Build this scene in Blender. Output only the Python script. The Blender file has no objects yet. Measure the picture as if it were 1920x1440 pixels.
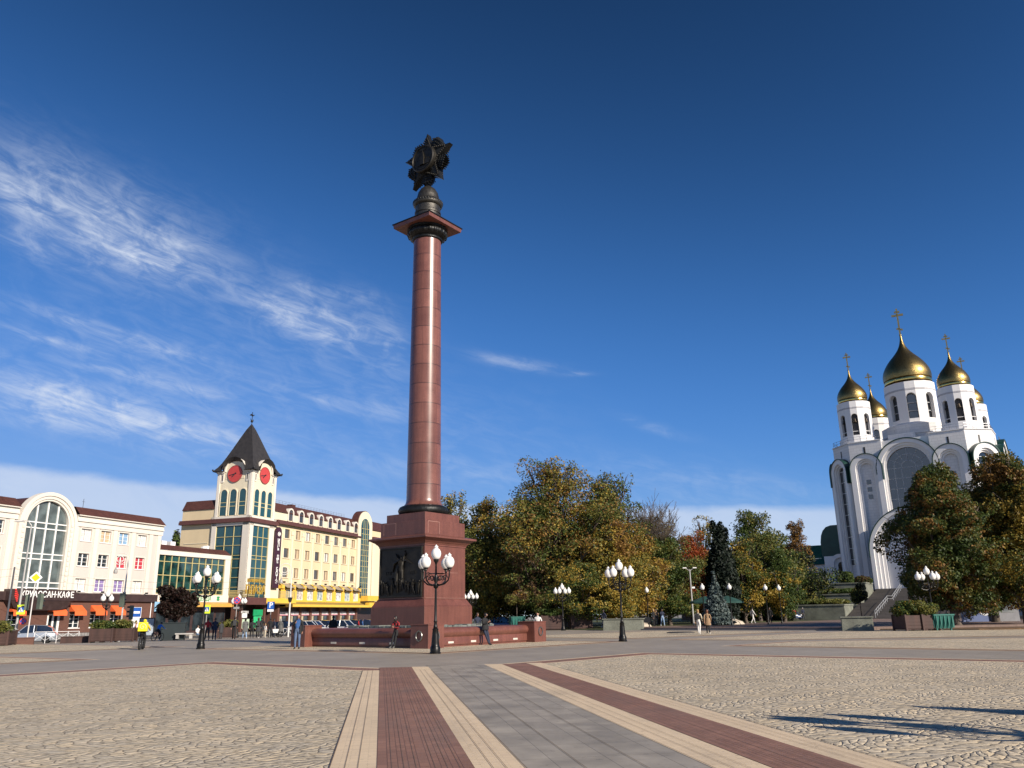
import bpy, bmesh, math, random
import numpy as np
from mathutils import Vector, Matrix, noise as mn
C = bpy.context.scene.collection
SC = bpy.context.scene
rad = math.radians
PI = math.pi
RND = random.Random(11)

# ------------------------------------------------------------------ scene, camera, light
CAM_H, PITCH, ROLL = 1.55, rad(16.14), -0.0165
cam = bpy.data.cameras.new('camera'); cam.sensor_width = 36; cam.lens = 28.125
cam.clip_start = 0.1; cam.clip_end = 5000
co = bpy.data.objects.new('camera', cam); C.objects.link(co)
co.matrix_world = Matrix.Translation((0, 0, CAM_H)) @ Matrix.Rotation(PI/2 + PITCH, 4, 'X') @ Matrix.Rotation(ROLL, 4, 'Z')
SC.camera = co
SC.cycles.max_bounces = 5; SC.cycles.diffuse_bounces = 2; SC.cycles.glossy_bounces = 2; SC.cycles.transmission_bounces = 2; SC.cycles.transparent_max_bounces = 4
SC.view_settings.view_transform = 'Standard'; SC.view_settings.look = 'None'
SC.view_settings.exposure = EXPOSURE = 0.5; SC.view_settings.gamma = 1.0
SUN_AZ, SUN_EL = 134.0, 27.0
sd = Vector((math.sin(rad(SUN_AZ))*math.cos(rad(SUN_EL)), math.cos(rad(SUN_AZ))*math.cos(rad(SUN_EL)), math.sin(rad(SUN_EL))))
sl = bpy.data.lights.new('sun', 'SUN'); sl.energy = 4.8; sl.angle = rad(0.5); sl.color = (1.0, 0.9, 0.77)
so = bpy.data.objects.new('sun', sl); C.objects.link(so)
so.rotation_euler = (-sd).to_track_quat('-Z', 'Y').to_euler(); so.location = (30, -40, 60)

def gz(x, y):
    'height of the ground: level square, falling a little towards the street on the left'
    s = -0.574*x + 0.819*y
    t = min(1, max(0, (s-66)/34)); t = t*t*(3-2*t)
    return -0.35*t

# ------------------------------------------------------------------ materials
MATS = {}
class NT:
    def __init__(s, tree): s.t = tree; s.n = tree.nodes; s.l = tree.links
    def node(s, typ, **kw):
        n = s.n.new(typ)
        for k, v in kw.items():
            if k == 'inp':
                for kk, vv in v.items():
                    if isinstance(vv, bpy.types.NodeSocket): s.l.new(vv, n.inputs[kk])
                    else: n.inputs[kk].default_value = vv
            else: setattr(n, k, v)
        return n
    def math(s, op, a, b=None, clamp=False):
        n = s.n.new('ShaderNodeMath'); n.operation = op; n.use_clamp = clamp
        for i, v in enumerate((a, b)):
            if v is None: continue
            if isinstance(v, bpy.types.NodeSocket): s.l.new(v, n.inputs[i])
            else: n.inputs[i].default_value = v
        return n.outputs[0]
    def mix(s, fac, a, b, blend='MIX'):
        n = s.n.new('ShaderNodeMix'); n.data_type = 'RGBA'; n.blend_type = blend
        for sock, v in ((n.inputs[0], fac), (n.inputs[6], a), (n.inputs[7], b)):
            if isinstance(v, bpy.types.NodeSocket): s.l.new(v, sock)
            else: sock.default_value = v if not isinstance(v, tuple) or len(v) == 4 else (*v, 1)
        return n.outputs[2]
    def ramp(s, fac, stops):
        n = s.n.new('ShaderNodeValToRGB'); s.l.new(fac, n.inputs[0])
        e = n.color_ramp.elements
        while len(e) < len(stops): e.new(0.5)
        for el, (p, c) in zip(e, stops):
            el.position = p; el.color = (*c, 1) if isinstance(c, tuple) else (c, c, c, 1)
        return n.outputs[0]

def newmat(name):
    m = bpy.data.materials.new(name); m.use_nodes = True
    nt = NT(m.node_tree); b = nt.n['Principled BSDF']
    MATS[name] = m
    return m, nt, b

def mat(name, col, rough=.6, metal=0., var=.12, scale=1.5, bump=0., bscale=20., spec=.5, fine=None, streak=False, coat=0.):
    'plain surface with soft tonal variation, optional fine grain and bump'
    if name in MATS: return MATS[name]
    m, nt, b = newmat(name)
    tc = nt.node('ShaderNodeTexCoord').outputs['Object']
    if streak:
        tc = nt.node('ShaderNodeMapping', inp={'Vector': tc, 'Scale': (1, 1, .12)}).outputs[0]
    n1 = nt.node('ShaderNodeTexNoise', inp={'Vector': tc, 'Scale': scale, 'Detail': 5., 'Roughness': .65}).outputs['Fac']
    lo = tuple(c*(1-var*1.6) for c in col); hi = tuple(min(1, c*(1+var*1.6)) for c in col)
    c = nt.ramp(n1, [(.28, lo), (.72, hi)])
    if fine:
        n2 = nt.node('ShaderNodeTexNoise', inp={'Vector': tc, 'Scale': fine, 'Detail': 2.}).outputs['Fac']
        c = nt.mix(nt.ramp(n2, [(.35, .0), (.65, 1.)]), c, nt.mix(.5, c, (0, 0, 0)), 'MIX') if False else nt.mix(.55, c, nt.ramp(n2, [(.3, .35), (.7, .75)]), 'OVERLAY')
    nt.l.new(c, b.inputs['Base Color'])
    r = nt.math('ADD', nt.math('MULTIPLY', n1, .2), rough-.1, True)
    nt.l.new(r, b.inputs['Roughness'])
    b.inputs['Metallic'].default_value = metal
    b.inputs['Specular IOR Level'].default_value = spec
    b.inputs['Coat Weight'].default_value = coat
    if bump:
        n3 = nt.node('ShaderNodeTexNoise', inp={'Vector': tc, 'Scale': bscale, 'Detail': 4.}).outputs['Fac']
        nt.l.new(nt.node('ShaderNodeBump', inp={'Height': n3, 'Strength': bump, 'Distance': .05}).outputs[0], b.inputs['Normal'])
    return m

def brickmat(name, c1, c2, mortar, bw, bh, ms=.01, rough=.7, axes='xz', rot=0., offset=.5, bump=.4, stain=.15, scale=.4, mixnoise=.0):
    'courses of blocks in object space; axes picks the plane'
    if name in MATS: return MATS[name]
    m, nt, b = newmat(name)
    tc = nt.node('ShaderNodeTexCoord').outputs['Object']
    if axes == 'xz+yz':
        sep = nt.node('ShaderNodeSeparateXYZ', inp={'Vector': tc}).outputs
        v = nt.node('ShaderNodeCombineXYZ', inp={'X': nt.math('ADD', sep[0], sep[1]), 'Y': sep[2]}).outputs[0]
    elif axes == 'xy':
        v = nt.node('ShaderNodeMapping', inp={'Vector': tc, 'Rotation': (0, 0, rot)}).outputs[0]
    else:
        sep = nt.node('ShaderNodeSeparateXYZ', inp={'Vector': tc}).outputs
        v = nt.node('ShaderNodeCombineXYZ', inp={'X': sep[0], 'Y': sep[2]}).outputs[0]
    br = nt.node('ShaderNodeTexBrick', offset=offset, inp={'Vector': v, 'Color1': (*c1, 1), 'Color2': (*c2, 1), 'Mortar': (*mortar, 1), 'Scale': 1.,
                 'Mortar Size': ms, 'Mortar Smooth': .1, 'Bias': 0., 'Brick Width': bw, 'Row Height': bh})
    n1 = nt.node('ShaderNodeTexNoise', inp={'Vector': tc, 'Scale': scale, 'Detail': 6., 'Roughness': .6}).outputs['Fac']
    c = nt.mix(1., br.outputs[0], nt.ramp(n1, [(.3, 1-stain), (.7, 1.)]), 'MULTIPLY')
    if axes == 'xy':      # trodden dirt: small dark spots and broad grey tracks
        n5 = nt.node('ShaderNodeTexNoise', inp={'Vector': tc, 'Scale': 11., 'Detail': 2.}).outputs['Fac']
        c = nt.mix(1., c, nt.ramp(n5, [(.66, 1.), (.74, .72)]), 'MULTIPLY')
        n6 = nt.node('ShaderNodeTexNoise', inp={'Vector': nt.node('ShaderNodeMapping', inp={'Vector': tc, 'Rotation': (0, 0, .6), 'Scale': (1., .25, 1.)}).outputs[0], 'Scale': .9, 'Detail': 6., 'Roughness': .7}).outputs['Fac']
        c = nt.mix(nt.ramp(n6, [(.5, 0.), (.75, .35)]), c, (.16, .145, .125, 1))
    nt.l.new(c, b.inputs['Base Color'])
    b.inputs['Roughness'].default_value = rough; b.inputs['Specular IOR Level'].default_value = .25
    nf = nt.node('ShaderNodeTexNoise', inp={'Vector': tc, 'Scale': 30., 'Detail': 3.}).outputs['Fac']
    h = nt.math('ADD', nt.math('MULTIPLY', br.outputs[1], -1.), nt.math('MULTIPLY', nf, .25))
    nt.l.new(nt.node('ShaderNodeBump', inp={'Height': h, 'Strength': bump, 'Distance': .02}).outputs[0], b.inputs['Normal'])
    return m

def cobblemat(name='cobblestone'):
    'granite setts laid in segmental arcs'
    m, nt, b = newmat(name)
    tc = nt.node('ShaderNodeTexCoord').outputs['Object']
    wob = nt.node('ShaderNodeTexNoise', inp={'Vector': tc, 'Scale': 1.7, 'Detail': 4., 'Roughness': .6}).outputs['Color']
    wv = nt.node('ShaderNodeVectorMath', operation='MULTIPLY_ADD', inp={0: wob, 1: (.22, .22, 0), 2: tc}).outputs[0]
    v = nt.node('ShaderNodeMapping', inp={'Vector': wv, 'Rotation': (0, 0, rad(57))}).outputs[0]
    sep = nt.node('ShaderNodeSeparateXYZ', inp={'Vector': v}).outputs
    W = 1.35
    k = nt.math('DIVIDE', sep[0], W)
    t = nt.math('SUBTRACT', nt.math('SUBTRACT', k, nt.math('FLOOR', k)), .5)
    arc = nt.math('MULTIPLY', nt.math('MULTIPLY', t, t), 1.5*W)
    yy = nt.math('SUBTRACT', sep[1], arc)
    vec = nt.node('ShaderNodeCombineXYZ', inp={'X': sep[0], 'Y': yy}).outputs[0]
    vec = nt.node('ShaderNodeMapping', inp={'Vector': vec, 'Scale': (5.8, 6.2, 1.)}).outputs[0]
    vo = nt.node('ShaderNodeTexVoronoi', voronoi_dimensions='2D', inp={'Vector': vec, 'Scale': 1., 'Randomness': .62}).outputs
    ed = nt.node('ShaderNodeTexVoronoi', voronoi_dimensions='2D', feature='DISTANCE_TO_EDGE', inp={'Vector': vec, 'Scale': 1., 'Randomness': .62}).outputs['Distance']
    rnd = nt.node('ShaderNodeSeparateColor', inp={0: vo['Color']}).outputs[0]
    n1 = nt.node('ShaderNodeTexNoise', inp={'Vector': tc, 'Scale': .3, 'Detail': 6., 'Roughness': .6}).outputs['Fac']
    n2 = nt.node('ShaderNodeTexNoise', inp={'Vector': tc, 'Scale': 9., 'Detail': 6., 'Roughness': .7}).outputs['Fac']
    c = nt.ramp(rnd, [(0., (.42, .36, .27)), (.3, (.60, .50, .355)), (.55, (.50, .435, .335)), (.8, (.68, .55, .37)), (1., (.59, .505, .38))])
    c = nt.mix(1., c, nt.ramp(n2, [(.3, .55), (.5, .95), (.72, 1.2)]), 'MULTIPLY')
    c = nt.mix(1., c, nt.ramp(n1, [(.3, .82), (.7, 1.05)]), 'MULTIPLY')
    joint_ = nt.ramp(ed, [(.02, 1.), (.07, 0.)])
    c = nt.mix(nt.math('MULTIPLY', joint_, .72), c, (.085, .066, .048, 1))
    nt.l.new(c, b.inputs['Base Color'])
    b.inputs['Roughness'].default_value = .75; b.inputs['Specular IOR Level'].default_value = .2
    # rounded heads of unequal height
    h = nt.math('ADD', nt.ramp(ed, [(0., 0.), (.12, .65), (.35, 1.)]), nt.math('MULTIPLY', n2, .55))
    h = nt.math('ADD', h, nt.math('MULTIPLY', rnd, .5))
    nt.l.new(nt.node('ShaderNodeBump', inp={'Height': h, 'Strength': .6, 'Distance': .026}).outputs[0], b.inputs['Normal'])
    return m

def leafmat(name, rough=.55, trans=.25):
    if name in MATS: return MATS[name]
    m, nt, b = newmat(name)
    a = nt.node('ShaderNodeAttribute', attribute_name='leaf').outputs['Color']
    nt.l.new(a, b.inputs['Base Color']); b.inputs['Roughness'].default_value = rough
    b.inputs['Specular IOR Level'].default_value = .3
    tr = nt.node('ShaderNodeBsdfTranslucent', inp={'Color': a}).outputs[0]
    mx = nt.node('ShaderNodeMixShader', inp={0: trans*1.3, 1: b.outputs[0], 2: tr}).outputs[0]
    nt.l.new(mx, nt.n['Material Output'].inputs[0])
    return m

def glassmat(name, col=(.02, .03, .035), rough=.04, var=.5):
    'window glass seen from outside: dark room behind, sky in front'
    if name in MATS: return MATS[name]
    m, nt, b = newmat(name)
    tc = nt.node('ShaderNodeTexCoord').outputs['Object']
    n1 = nt.node('ShaderNodeTexNoise', inp={'Vector': tc, 'Scale': .9, 'Detail': 2.}).outputs['Fac']
    c = nt.ramp(n1, [(.35, tuple(x*(1-var) for x in col)), (.65, tuple(x*(1+var) for x in col))])
    nt.l.new(c, b.inputs['Base Color']); b.inputs['Roughness'].default_value = rough
    b.inputs['IOR'].default_value = 1.7; b.inputs['Specular IOR Level'].default_value = .8
    n2 = nt.node('ShaderNodeTexNoise', inp={'Vector': tc, 'Scale': .5, 'Detail': 1.}).outputs['Fac']
    nt.l.new(nt.node('ShaderNodeBump', inp={'Height': n2, 'Strength': .04, 'Distance': .3}).outputs[0], b.inputs['Normal'])
    return m

# ------------------------------------------------------------------ mesh builder
def rotz(a): return Matrix.Rotation(a, 4, 'Z')
def tr(x, y, z=0): return Matrix.Translation((x, y, z))

class MB:
    def __init__(s): s.v = []; s.f = []; s.m = []
    def add(s, vs, fs, mi=0, M=None):
        o = len(s.v)
        if M is not None: vs = [tuple(M @ Vector(v)) for v in vs]
        s.v += [tuple(v) for v in vs]
        for f in fs: s.f.append([i+o for i in f]); s.m.append(mi)
        return s
    def box(s, x0, x1, y0, y1, z0, z1, mi=0, M=None):
        return s.add([(x0, y0, z0), (x1, y0, z0), (x1, y1, z0), (x0, y1, z0), (x0, y0, z1), (x1, y0, z1), (x1, y1, z1), (x0, y1, z1)],
                     [(3, 2, 1, 0), (4, 5, 6, 7), (0, 1, 5, 4), (1, 2, 6, 5), (2, 3, 7, 6), (3, 0, 4, 7)], mi, M)
    def frus(s, a, b, z0, z1, mi=0, M=None):
        'square frustum, half sizes a (bottom) and b (top)'
        return s.add([(-a, -a, z0), (a, -a, z0), (a, a, z0), (-a, a, z0), (-b, -b, z1), (b, -b, z1), (b, b, z1), (-b, b, z1)],
                     [(3, 2, 1, 0), (4, 5, 6, 7), (0, 1, 5, 4), (1, 2, 6, 5), (2, 3, 7, 6), (3, 0, 4, 7)], mi, M)
    def prism(s, poly, z0, z1, mi=0, M=None):
        n = len(poly)
        vs = [(x, y, z0) for x, y in poly] + [(x, y, z1) for x, y in poly]
        fs = [tuple(range(n-1, -1, -1)), tuple(range(n, 2*n))] + [(i, (i+1) % n, n+(i+1) % n, n+i) for i in range(n)]
        return s.add(vs, fs, mi, M)
    def slab(s, poly, y0, y1, mi=0, M=None):
        'polygon in the x-z plane extruded along y (outline counter-clockwise seen from -y)'
        n = len(poly)
        vs = [(x, y0, z) for x, z in poly] + [(x, y1, z) for x, z in poly]
        fs = [tuple(range(n)), tuple(range(2*n-1, n-1, -1))] + [((i+1) % n, i, n+i, n+(i+1) % n) for i in range(n)]
        return s.add(vs, fs, mi, M)
    def lathe(s, prof, n=24, mi=0, M=None, a0=0., a1=2*PI):
        full = abs(a1-a0-2*PI) < 1e-6
        m = n if full else n+1
        vs = []
        for r, z in prof:
            for i in range(m):
                a = a0+(a1-a0)*i/n; vs.append((r*math.cos(a), r*math.sin(a), z))
        fs = []
        for j in range(len(prof)-1):
            for i in range(n):
                i2 = (i+1) % m
                fs.append((j*m+i, j*m+i2, (j+1)*m+i2, (j+1)*m+i))
        if full:
            if prof[0][0] > 1e-4: fs.append(tuple(range(m-1, -1, -1)))
            if prof[-1][0] > 1e-4: fs.append(tuple((len(prof)-1)*m+i for i in range(m)))
        return s.add(vs, fs, mi, M)
    def tube(s, pts, rs, n=6, mi=0, M=None, cap=True):
        pts = [Vector(p) for p in pts]
        if not hasattr(rs, '__len__'): rs = [rs]*len(pts)
        vs = []; up = None
        for i, p in enumerate(pts):
            d = (pts[min(i+1, len(pts)-1)]-pts[max(i-1, 0)])
            if d.length < 1e-9: d = Vector((0, 0, 1))
            d.normalize()
            if up is None:
                up = d.orthogonal().normalized()
            else:
                up = (up-d*up.dot(d))
                up = up.normalized() if up.length > 1e-6 else d.orthogonal().normalized()
            w = d.cross(up)
            for k in range(n):
                a = 2*PI*k/n
                vs.append(tuple(p+(up*math.cos(a)+w*math.sin(a))*rs[i]))
        fs = []
        for j in range(len(pts)-1):
            for k in range(n):
                k2 = (k+1) % n
                fs.append((j*n+k, j*n+k2, (j+1)*n+k2, (j+1)*n+k))
        if cap:
            fs.append(tuple(range(n-1, -1, -1))); fs.append(tuple((len(pts)-1)*n+k for k in range(n)))
        return s.add(vs, fs, mi, M)
    def sphere(s, c, r, n=10, mi=0, M=None, sz=1.):
        prof = [(max(1e-5, r*math.sin(PI*i/n)), -r*sz*math.cos(PI*i/n)) for i in range(n+1)]
        T = tr(*c)
        return s.lathe(prof, n*2, mi, T if M is None else M @ T)
    def archband(s, R, r, zs, zb, y0, y1, xc=0., mi=0, M=None, n=20, zb2=None):
        'an upside-down U: outer radius R, inner r, spring height zs, feet at zb, from y0 (front) to y1'
        O = [(xc-R, zb)]+[(xc-R*math.cos(PI*i/n), zs+R*math.sin(PI*i/n)) for i in range(n+1)]+[(xc+R, zb)]
        I = [(xc-r, zb)]+[(xc-r*math.cos(PI*i/n), zs+r*math.sin(PI*i/n)) for i in range(n+1)]+[(xc+r, zb)]
        k = len(O); vs = [(x, y0, z) for x, z in O]+[(x, y0, z) for x, z in I]+[(x, y1, z) for x, z in O]+[(x, y1, z) for x, z in I]
        fs = []
        for i in range(k-1):
            fs.append((i, k+i, k+i+1, i+1)); fs.append((2*k+i, 2*k+i+1, 3*k+i+1, 3*k+i))
            fs.append((i, i+1, 2*k+i+1, 2*k+i)); fs.append((k+i+1, k+i, 3*k+i, 3*k+i+1))
        fs += [(0, 2*k, 3*k, k), (k-1, 2*k-1, 4*k-1, 3*k-1)]
        return s.add(vs, fs, mi, M)
    def archfill(s, r, zs, zb, y0, y1, xc=0., mi=0, M=None, n=20):
        P = [(xc-r, zb), (xc+r, zb)]+[(xc+r*math.cos(PI*i/n), zs+r*math.sin(PI*i/n)) for i in range(n+1)]
        return s.slab(P, y0, y1, mi, M)
    def holewall(s, x0, x1, z0, z1, holes, y0=0., d=.25, mi=0, M=None, back=True):
        'wall sheet in the x-z plane with rectangular openings and reveals of depth d'
        xs = sorted(set([x0, x1]+[h[0] for h in holes]+[h[1] for h in holes])); zs = sorted(set([z0, z1]+[h[2] for h in holes]+[h[3] for h in holes]))
        xs = [x for x in xs if x0-1e-6 <= x <= x1+1e-6]; zs = [z for z in zs if z0-1e-6 <= z <= z1+1e-6]
        for i in range(len(xs)-1):
            for j in range(len(zs)-1):
                cx = (xs[i]+xs[i+1])/2; cz = (zs[j]+zs[j+1])/2
                if any(h[0] < cx < h[1] and h[2] < cz < h[3] for h in holes): continue
                s.add([(xs[i], y0, zs[j]), (xs[i+1], y0, zs[j]), (xs[i+1], y0, zs[j+1]), (xs[i], y0, zs[j+1])], [(0, 1, 2, 3)], mi, M)
        for a, b, c, e in holes:
            s.add([(a, y0, c), (b, y0, c), (b, y0, e), (a, y0, e), (a, y0+d, c), (b, y0+d, c), (b, y0+d, e), (a, y0+d, e)],
                  [(0, 4, 5, 1), (1, 5, 6, 2), (2, 6, 7, 3), (3, 7, 4, 0)], mi, M)
        return s
    def build(s, name, mats, parent=None, smooth=None, bevel=0., loc=None, rz=None):
        me = bpy.data.meshes.new(name)
        me.from_pydata(s.v, [], s.f)
        if not isinstance(mats, (list, tuple)): mats = [mats]
        for m in mats: me.materials.append(m)
        if len(mats) > 1: me.polygons.foreach_set('material_index', s.m)
        if smooth is not None:
            me.polygons.foreach_set('use_smooth', [True]*len(me.polygons))
            me.set_sharp_from_angle(angle=rad(smooth))
        me.update()
        o = bpy.data.objects.new(name, me); C.objects.link(o)
        if parent is not None: o.parent = parent
        if loc is not None: o.location = loc
        if rz is not None: o.rotation_euler = (0, 0, rz)
        if bevel:
            b = o.modifiers.new('bevel', 'BEVEL'); b.width = bevel; b.segments = 2; b.limit_method = 'ANGLE'; b.angle_limit = rad(40)
        return o

def tag(o, label=None, cat=None, group=None, kind=None):
    for k, v in (('label', label), ('category', cat), ('group', group), ('kind', kind)):
        if v: o[k] = v
    return o
def thing(name, label, cat, loc=(0, 0, 0), rz=0., group=None):
    o = bpy.data.objects.new(name, None); C.objects.link(o); o.empty_display_size = .3
    o.location = loc; o.rotation_euler = (0, 0, rz)
    return tag(o, label, cat, group)
def az2rz(az): return rad(90-az)
def copy_tree(o, parent=None):
    c = o.copy(); C.objects.link(c)
    if parent is not None: c.parent = parent
    for ch in list(o.children): copy_tree(ch, c)
    return c
def place(o, x, y, z=None, rz=None, sc=None, label=None, group=None):
    o.location = (x, y, gz(x, y) if z is None else z)
    if rz is not None: o.rotation_euler = (0, 0, rz)
    if sc: o.scale = (sc, sc, sc)
    if label: o['label'] = label
    if group: o['group'] = group
    return o
def dup(o, x, y, z=None, rz=None, sc=None, label=None, group=None):
    return place(copy_tree(o), x, y, z, rz, sc, label, group)

def textmesh(txt, size, mats, parent, loc, rot, name='lettering', depth=.02, align='CENTER', sx=1., spacing=1.):
    cu = bpy.data.curves.new(name, 'FONT'); cu.body = txt; cu.size = size; cu.extrude = depth; cu.align_x = align; cu.align_y = 'CENTER'
    cu.resolution_u = 3; cu.space_character = spacing; cu.offset = .012*size
    to = bpy.data.objects.new(name, cu); C.objects.link(to)
    bpy.context.view_layer.update()
    dg = bpy.context.evaluated_depsgraph_get()
    me = bpy.data.meshes.new_from_object(to.evaluated_get(dg), depsgraph=dg)
    bpy.data.objects.remove(to); bpy.data.curves.remove(cu)
    me.name = name; me.materials.clear(); me.materials.append(mats)
    o = bpy.data.objects.new(name, me); C.objects.link(o); o.parent = parent
    o.location = loc; o.rotation_euler = rot; o.scale = (sx, 1, 1)
    return o

# ------------------------------------------------------------------ sky: physical daylight plus a layer of thin high cloud
def make_world():
    w = bpy.data.worlds.new('World'); SC.world = w; w.use_nodes = True
    nt = NT(w.node_tree); bg = nt.n['Background']
    sky = nt.node('ShaderNodeTexSky', sky_type='NISHITA'); sky.sun_disc = False
    sky.sun_elevation = rad(SUN_EL); sky.sun_rotation = rad(SUN_AZ)
    sky.altitude = 20; sky.air_density = .6; sky.dust_density = 0.; sky.ozone_density = 6.
    d = nt.node('ShaderNodeTexCoord').outputs['Generated']
    sp = nt.node('ShaderNodeSeparateXYZ', inp={'Vector': d}).outputs
    az = nt.math('MULTIPLY', nt.math('ARCTAN2', sp[0], sp[1]), 180/PI)
    el = nt.math('MULTIPLY', nt.math('ARCSINE', sp[2]), 180/PI)
    def nz(sx, sy, tilt, scale, detail=6., rough=.62, off=0., dist=0.):
        e2 = nt.math('SUBTRACT', el, nt.math('MULTIPLY', az, tilt))
        v = nt.node('ShaderNodeCombineXYZ', inp={'X': nt.math('MULTIPLY', az, sx), 'Y': nt.math('MULTIPLY', e2, sy), 'Z': off}).outputs[0]
        return nt.node('ShaderNodeTexNoise', inp={'Vector': v, 'Scale': scale, 'Detail': detail, 'Roughness': rough, 'Distortion': dist}).outputs['Fac']
    wob = nz(.06, .10, 0., 2., off=3.)
    streak = nz(.13, .42, -.2, 1.1, 8., .66, 7., .9)
    fibre = nz(.16, 1.5, -.24, 1.4, 9., .68, 1., .7)
    patchy = nz(.30, .62, -.22, 1.3, 9., .62, 5., .8)
    tex = nt.math('ADD', nt.math('MULTIPLY', fibre, .36), nt.math('MULTIPLY', patchy, .64))
    tex = nt.node('ShaderNodeMapRange', clamp=True, interpolation_type='SMOOTHSTEP', inp={'Value': tex, 'From Min': .37, 'From Max': .70}).outputs[0]
    patches = [(-27, 24, 7, 2.6, -.27, .20), (-14, 20, 4.5, 1.9, -.25, .22), (-26, 12.8, 9, 1.9, -.17, .26), (-25, 16.8, 8, 1.7, -.15, .16), (-8, 14, 8, 2.5, -.15, .10), (8, 8, 14, 1.6, -.12, .12),
               (-31, 25.0, 3.6, 1.9, -.22, .50), (-25.5, 23.9, 2.6, 1.1, -.12, .42), (-26, 22.7, 1.8, .6, -.15, .45), (-35.5, 26.0, 1.5, .7, -.5, .55), (-33.5, 22.5, 1.5, .6, -.4, .25),
               (-16.5, 20.5, 2.2, .7, -.28, .55), (-13.3, 19.8, 1.7, .9, -.2, .45), (-15.5, 22.4, 1.1, .45, -.4, .25), (-9.4, 19.2, 1.1, 1.3, -.4, .28), (-12, 22.2, 2.2, .4, -.1, .18),
               (-29.5, 18.4, 3.0, .35, -.14, .32), (-25, 17.4, 2.6, .35, -.17, .30), (-31.5, 17.2, 2.2, .22, -.17, .42), (-27, 15.6, 1.8, .25, -.12, .40), (-22.5, 14.9, 2.2, .25, -.14, .30),
               (-30, 13.6, 3.6, .8, -.17, .55), (-23, 12.2, 4.2, .55, -.19, .50), (-31, 12.2, 3., .5, -.1, .40), (-14.0, 14.9, 2.6, .35, -.13, .22), (-9.5, 14.2, 2.2, .4, -.1, .18),
               (1.2, 17.5, 1.9, .3, -.16, .32), (-1.5, 18.0, 1.2, .3, -.2, .18), (5., 16.7, .8, .12, -.05, .3), (10.5, 12.6, 1.9, .3, -.33, .16), (-5, 10, 4, .6, -.1, .16), (14, 9, 6, .7, -.2, .10)]
    tot = None
    for a0, e0, L, Wd, t, s in patches:
        da = nt.math('SUBTRACT', az, a0)
        de = nt.math('SUBTRACT', nt.math('SUBTRACT', el, e0), nt.math('MULTIPLY', da, t))
        de = nt.math('ADD', de, nt.math('MULTIPLY', nt.math('SUBTRACT', wob, .5), Wd*1.6))
        q = nt.math('ADD', nt.math('POWER', nt.math('ABSOLUTE', nt.math('DIVIDE', da, L)), 2.), nt.math('POWER', nt.math('ABSOLUTE', nt.math('DIVIDE', de, Wd)), 2.))
        g = nt.math('MULTIPLY', nt.math('EXPONENT', nt.math('MULTIPLY', q, -.6)), s)
        tot = g if tot is None else nt.math('ADD', tot, g)
    cl = nt.math('MULTIPLY', tot, nt.math('ADD', nt.math('MULTIPLY', tex, .95), .16))
    # a flat sheet of cloud low over the horizon, its upper edge sloping down to the right
    edge = nt.math('ADD', nt.math('MULTIPLY', az, -.05), 7.65)
    edge = nt.math('ADD', edge, nt.math('MULTIPLY', nt.math('SUBTRACT', wob, .5), 1.5))
    bank = nt.node('ShaderNodeMapRange', clamp=True, interpolation_type='SMOOTHSTEP', inp={'Value': nt.math('SUBTRACT', edge, el), 'From Min': -.25, 'From Max': .55}).outputs[0]
    bank = nt.math('MULTIPLY', bank, nt.math('ADD', .42, nt.math('MULTIPLY', streak, .3)))
    cl = nt.math('MAXIMUM', nt.math('MINIMUM', cl, .85), bank)
    hsv = nt.node('ShaderNodeSeparateColor', mode='HSV', inp={0: sky.outputs[0]}).outputs   # the phone's deep blue rendering of a clear sky
    x3 = nt.math('POWER', hsv[2], 3.)
    val = nt.math('MULTIPLY', nt.math('DIVIDE', x3, nt.math('ADD', 1., nt.math('MULTIPLY', x3, .047))), .288*.95/SKYS*.1)
    dx = nt.math('SUBTRACT', nt.math('MINIMUM', hsv[2], 9.), 1.77)
    sat = nt.math('MULTIPLY', hsv[1], nt.math('MULTIPLY', nt.math('SUBTRACT', 1., nt.math('MULTIPLY', nt.math('MULTIPLY', dx, dx), .0040)), 1.12))
    base = nt.node('ShaderNodeCombineColor', mode='HSV', inp={0: hsv[0], 1: nt.math('MINIMUM', sat, 1.), 2: val}).outputs[0]
    col = nt.mix(cl, base, CLOUDCOL)
    nt.l.new(col, bg.inputs['Color']); bg.inputs['Strength'].default_value = SKYS
CLOUDCOL = (5.4, 5.9, 6.8); SKYS = 0.095
make_world()

# ------------------------------------------------------------------ ground
def inset(poly, d):
    n = len(poly); out = []
    for i in range(n):
        p0, p1, p2 = Vector(poly[i-1]), Vector(poly[i]), Vector(poly[(i+1) % n])
        d1 = (p1-p0).normalized(); d2 = (p2-p1).normalized()
        n1 = Vector((-d1.y, d1.x)); n2 = Vector((-d2.y, d2.x))
        b = (n1+n2); b = b/max(.3, b.dot(n1))
        out.append(tuple(p1+b*d))
    return out
def sheet(name, poly, z, m):
    poly = list(poly)
    if sum(poly[i-1][0]*poly[i][1]-poly[i][0]*poly[i-1][1] for i in range(len(poly))) < 0: poly = poly[::-1]
    o = MB().add([(x, y, z) for x, y in poly], [tuple(range(len(poly)))]).build(name, m)
    return tag(o, kind='structure')
ALONG = rad(9.2)
paving = brickmat('grey_paving', (.345, .30, .245), (.31, .27, .222), (.225, .195, .16), .62, .62, .006, .6, 'xy', rad(36), .0, .15, .22, .22)
slabs = brickmat('grey_slabs', (.41, .36, .29), (.345, .305, .248), (.15, .13, .105), .95, .63, .004, .55, 'xy', rad(80.8), .0, .2, .42, 1.3)
beige = brickmat('beige_pavers', (.74, .575, .38), (.66, .51, .34), (.54, .42, .28), .20, .062, .004, .6, 'xy', -ALONG, .5, .15, .12, .5)
redp = brickmat('red_pavers', (.31, .165, .115), (.26, .14, .098), (.15, .08, .058), .22, .113, .005, .65, 'xy', rad(80.8), .5, .25, .3, .9)
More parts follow.
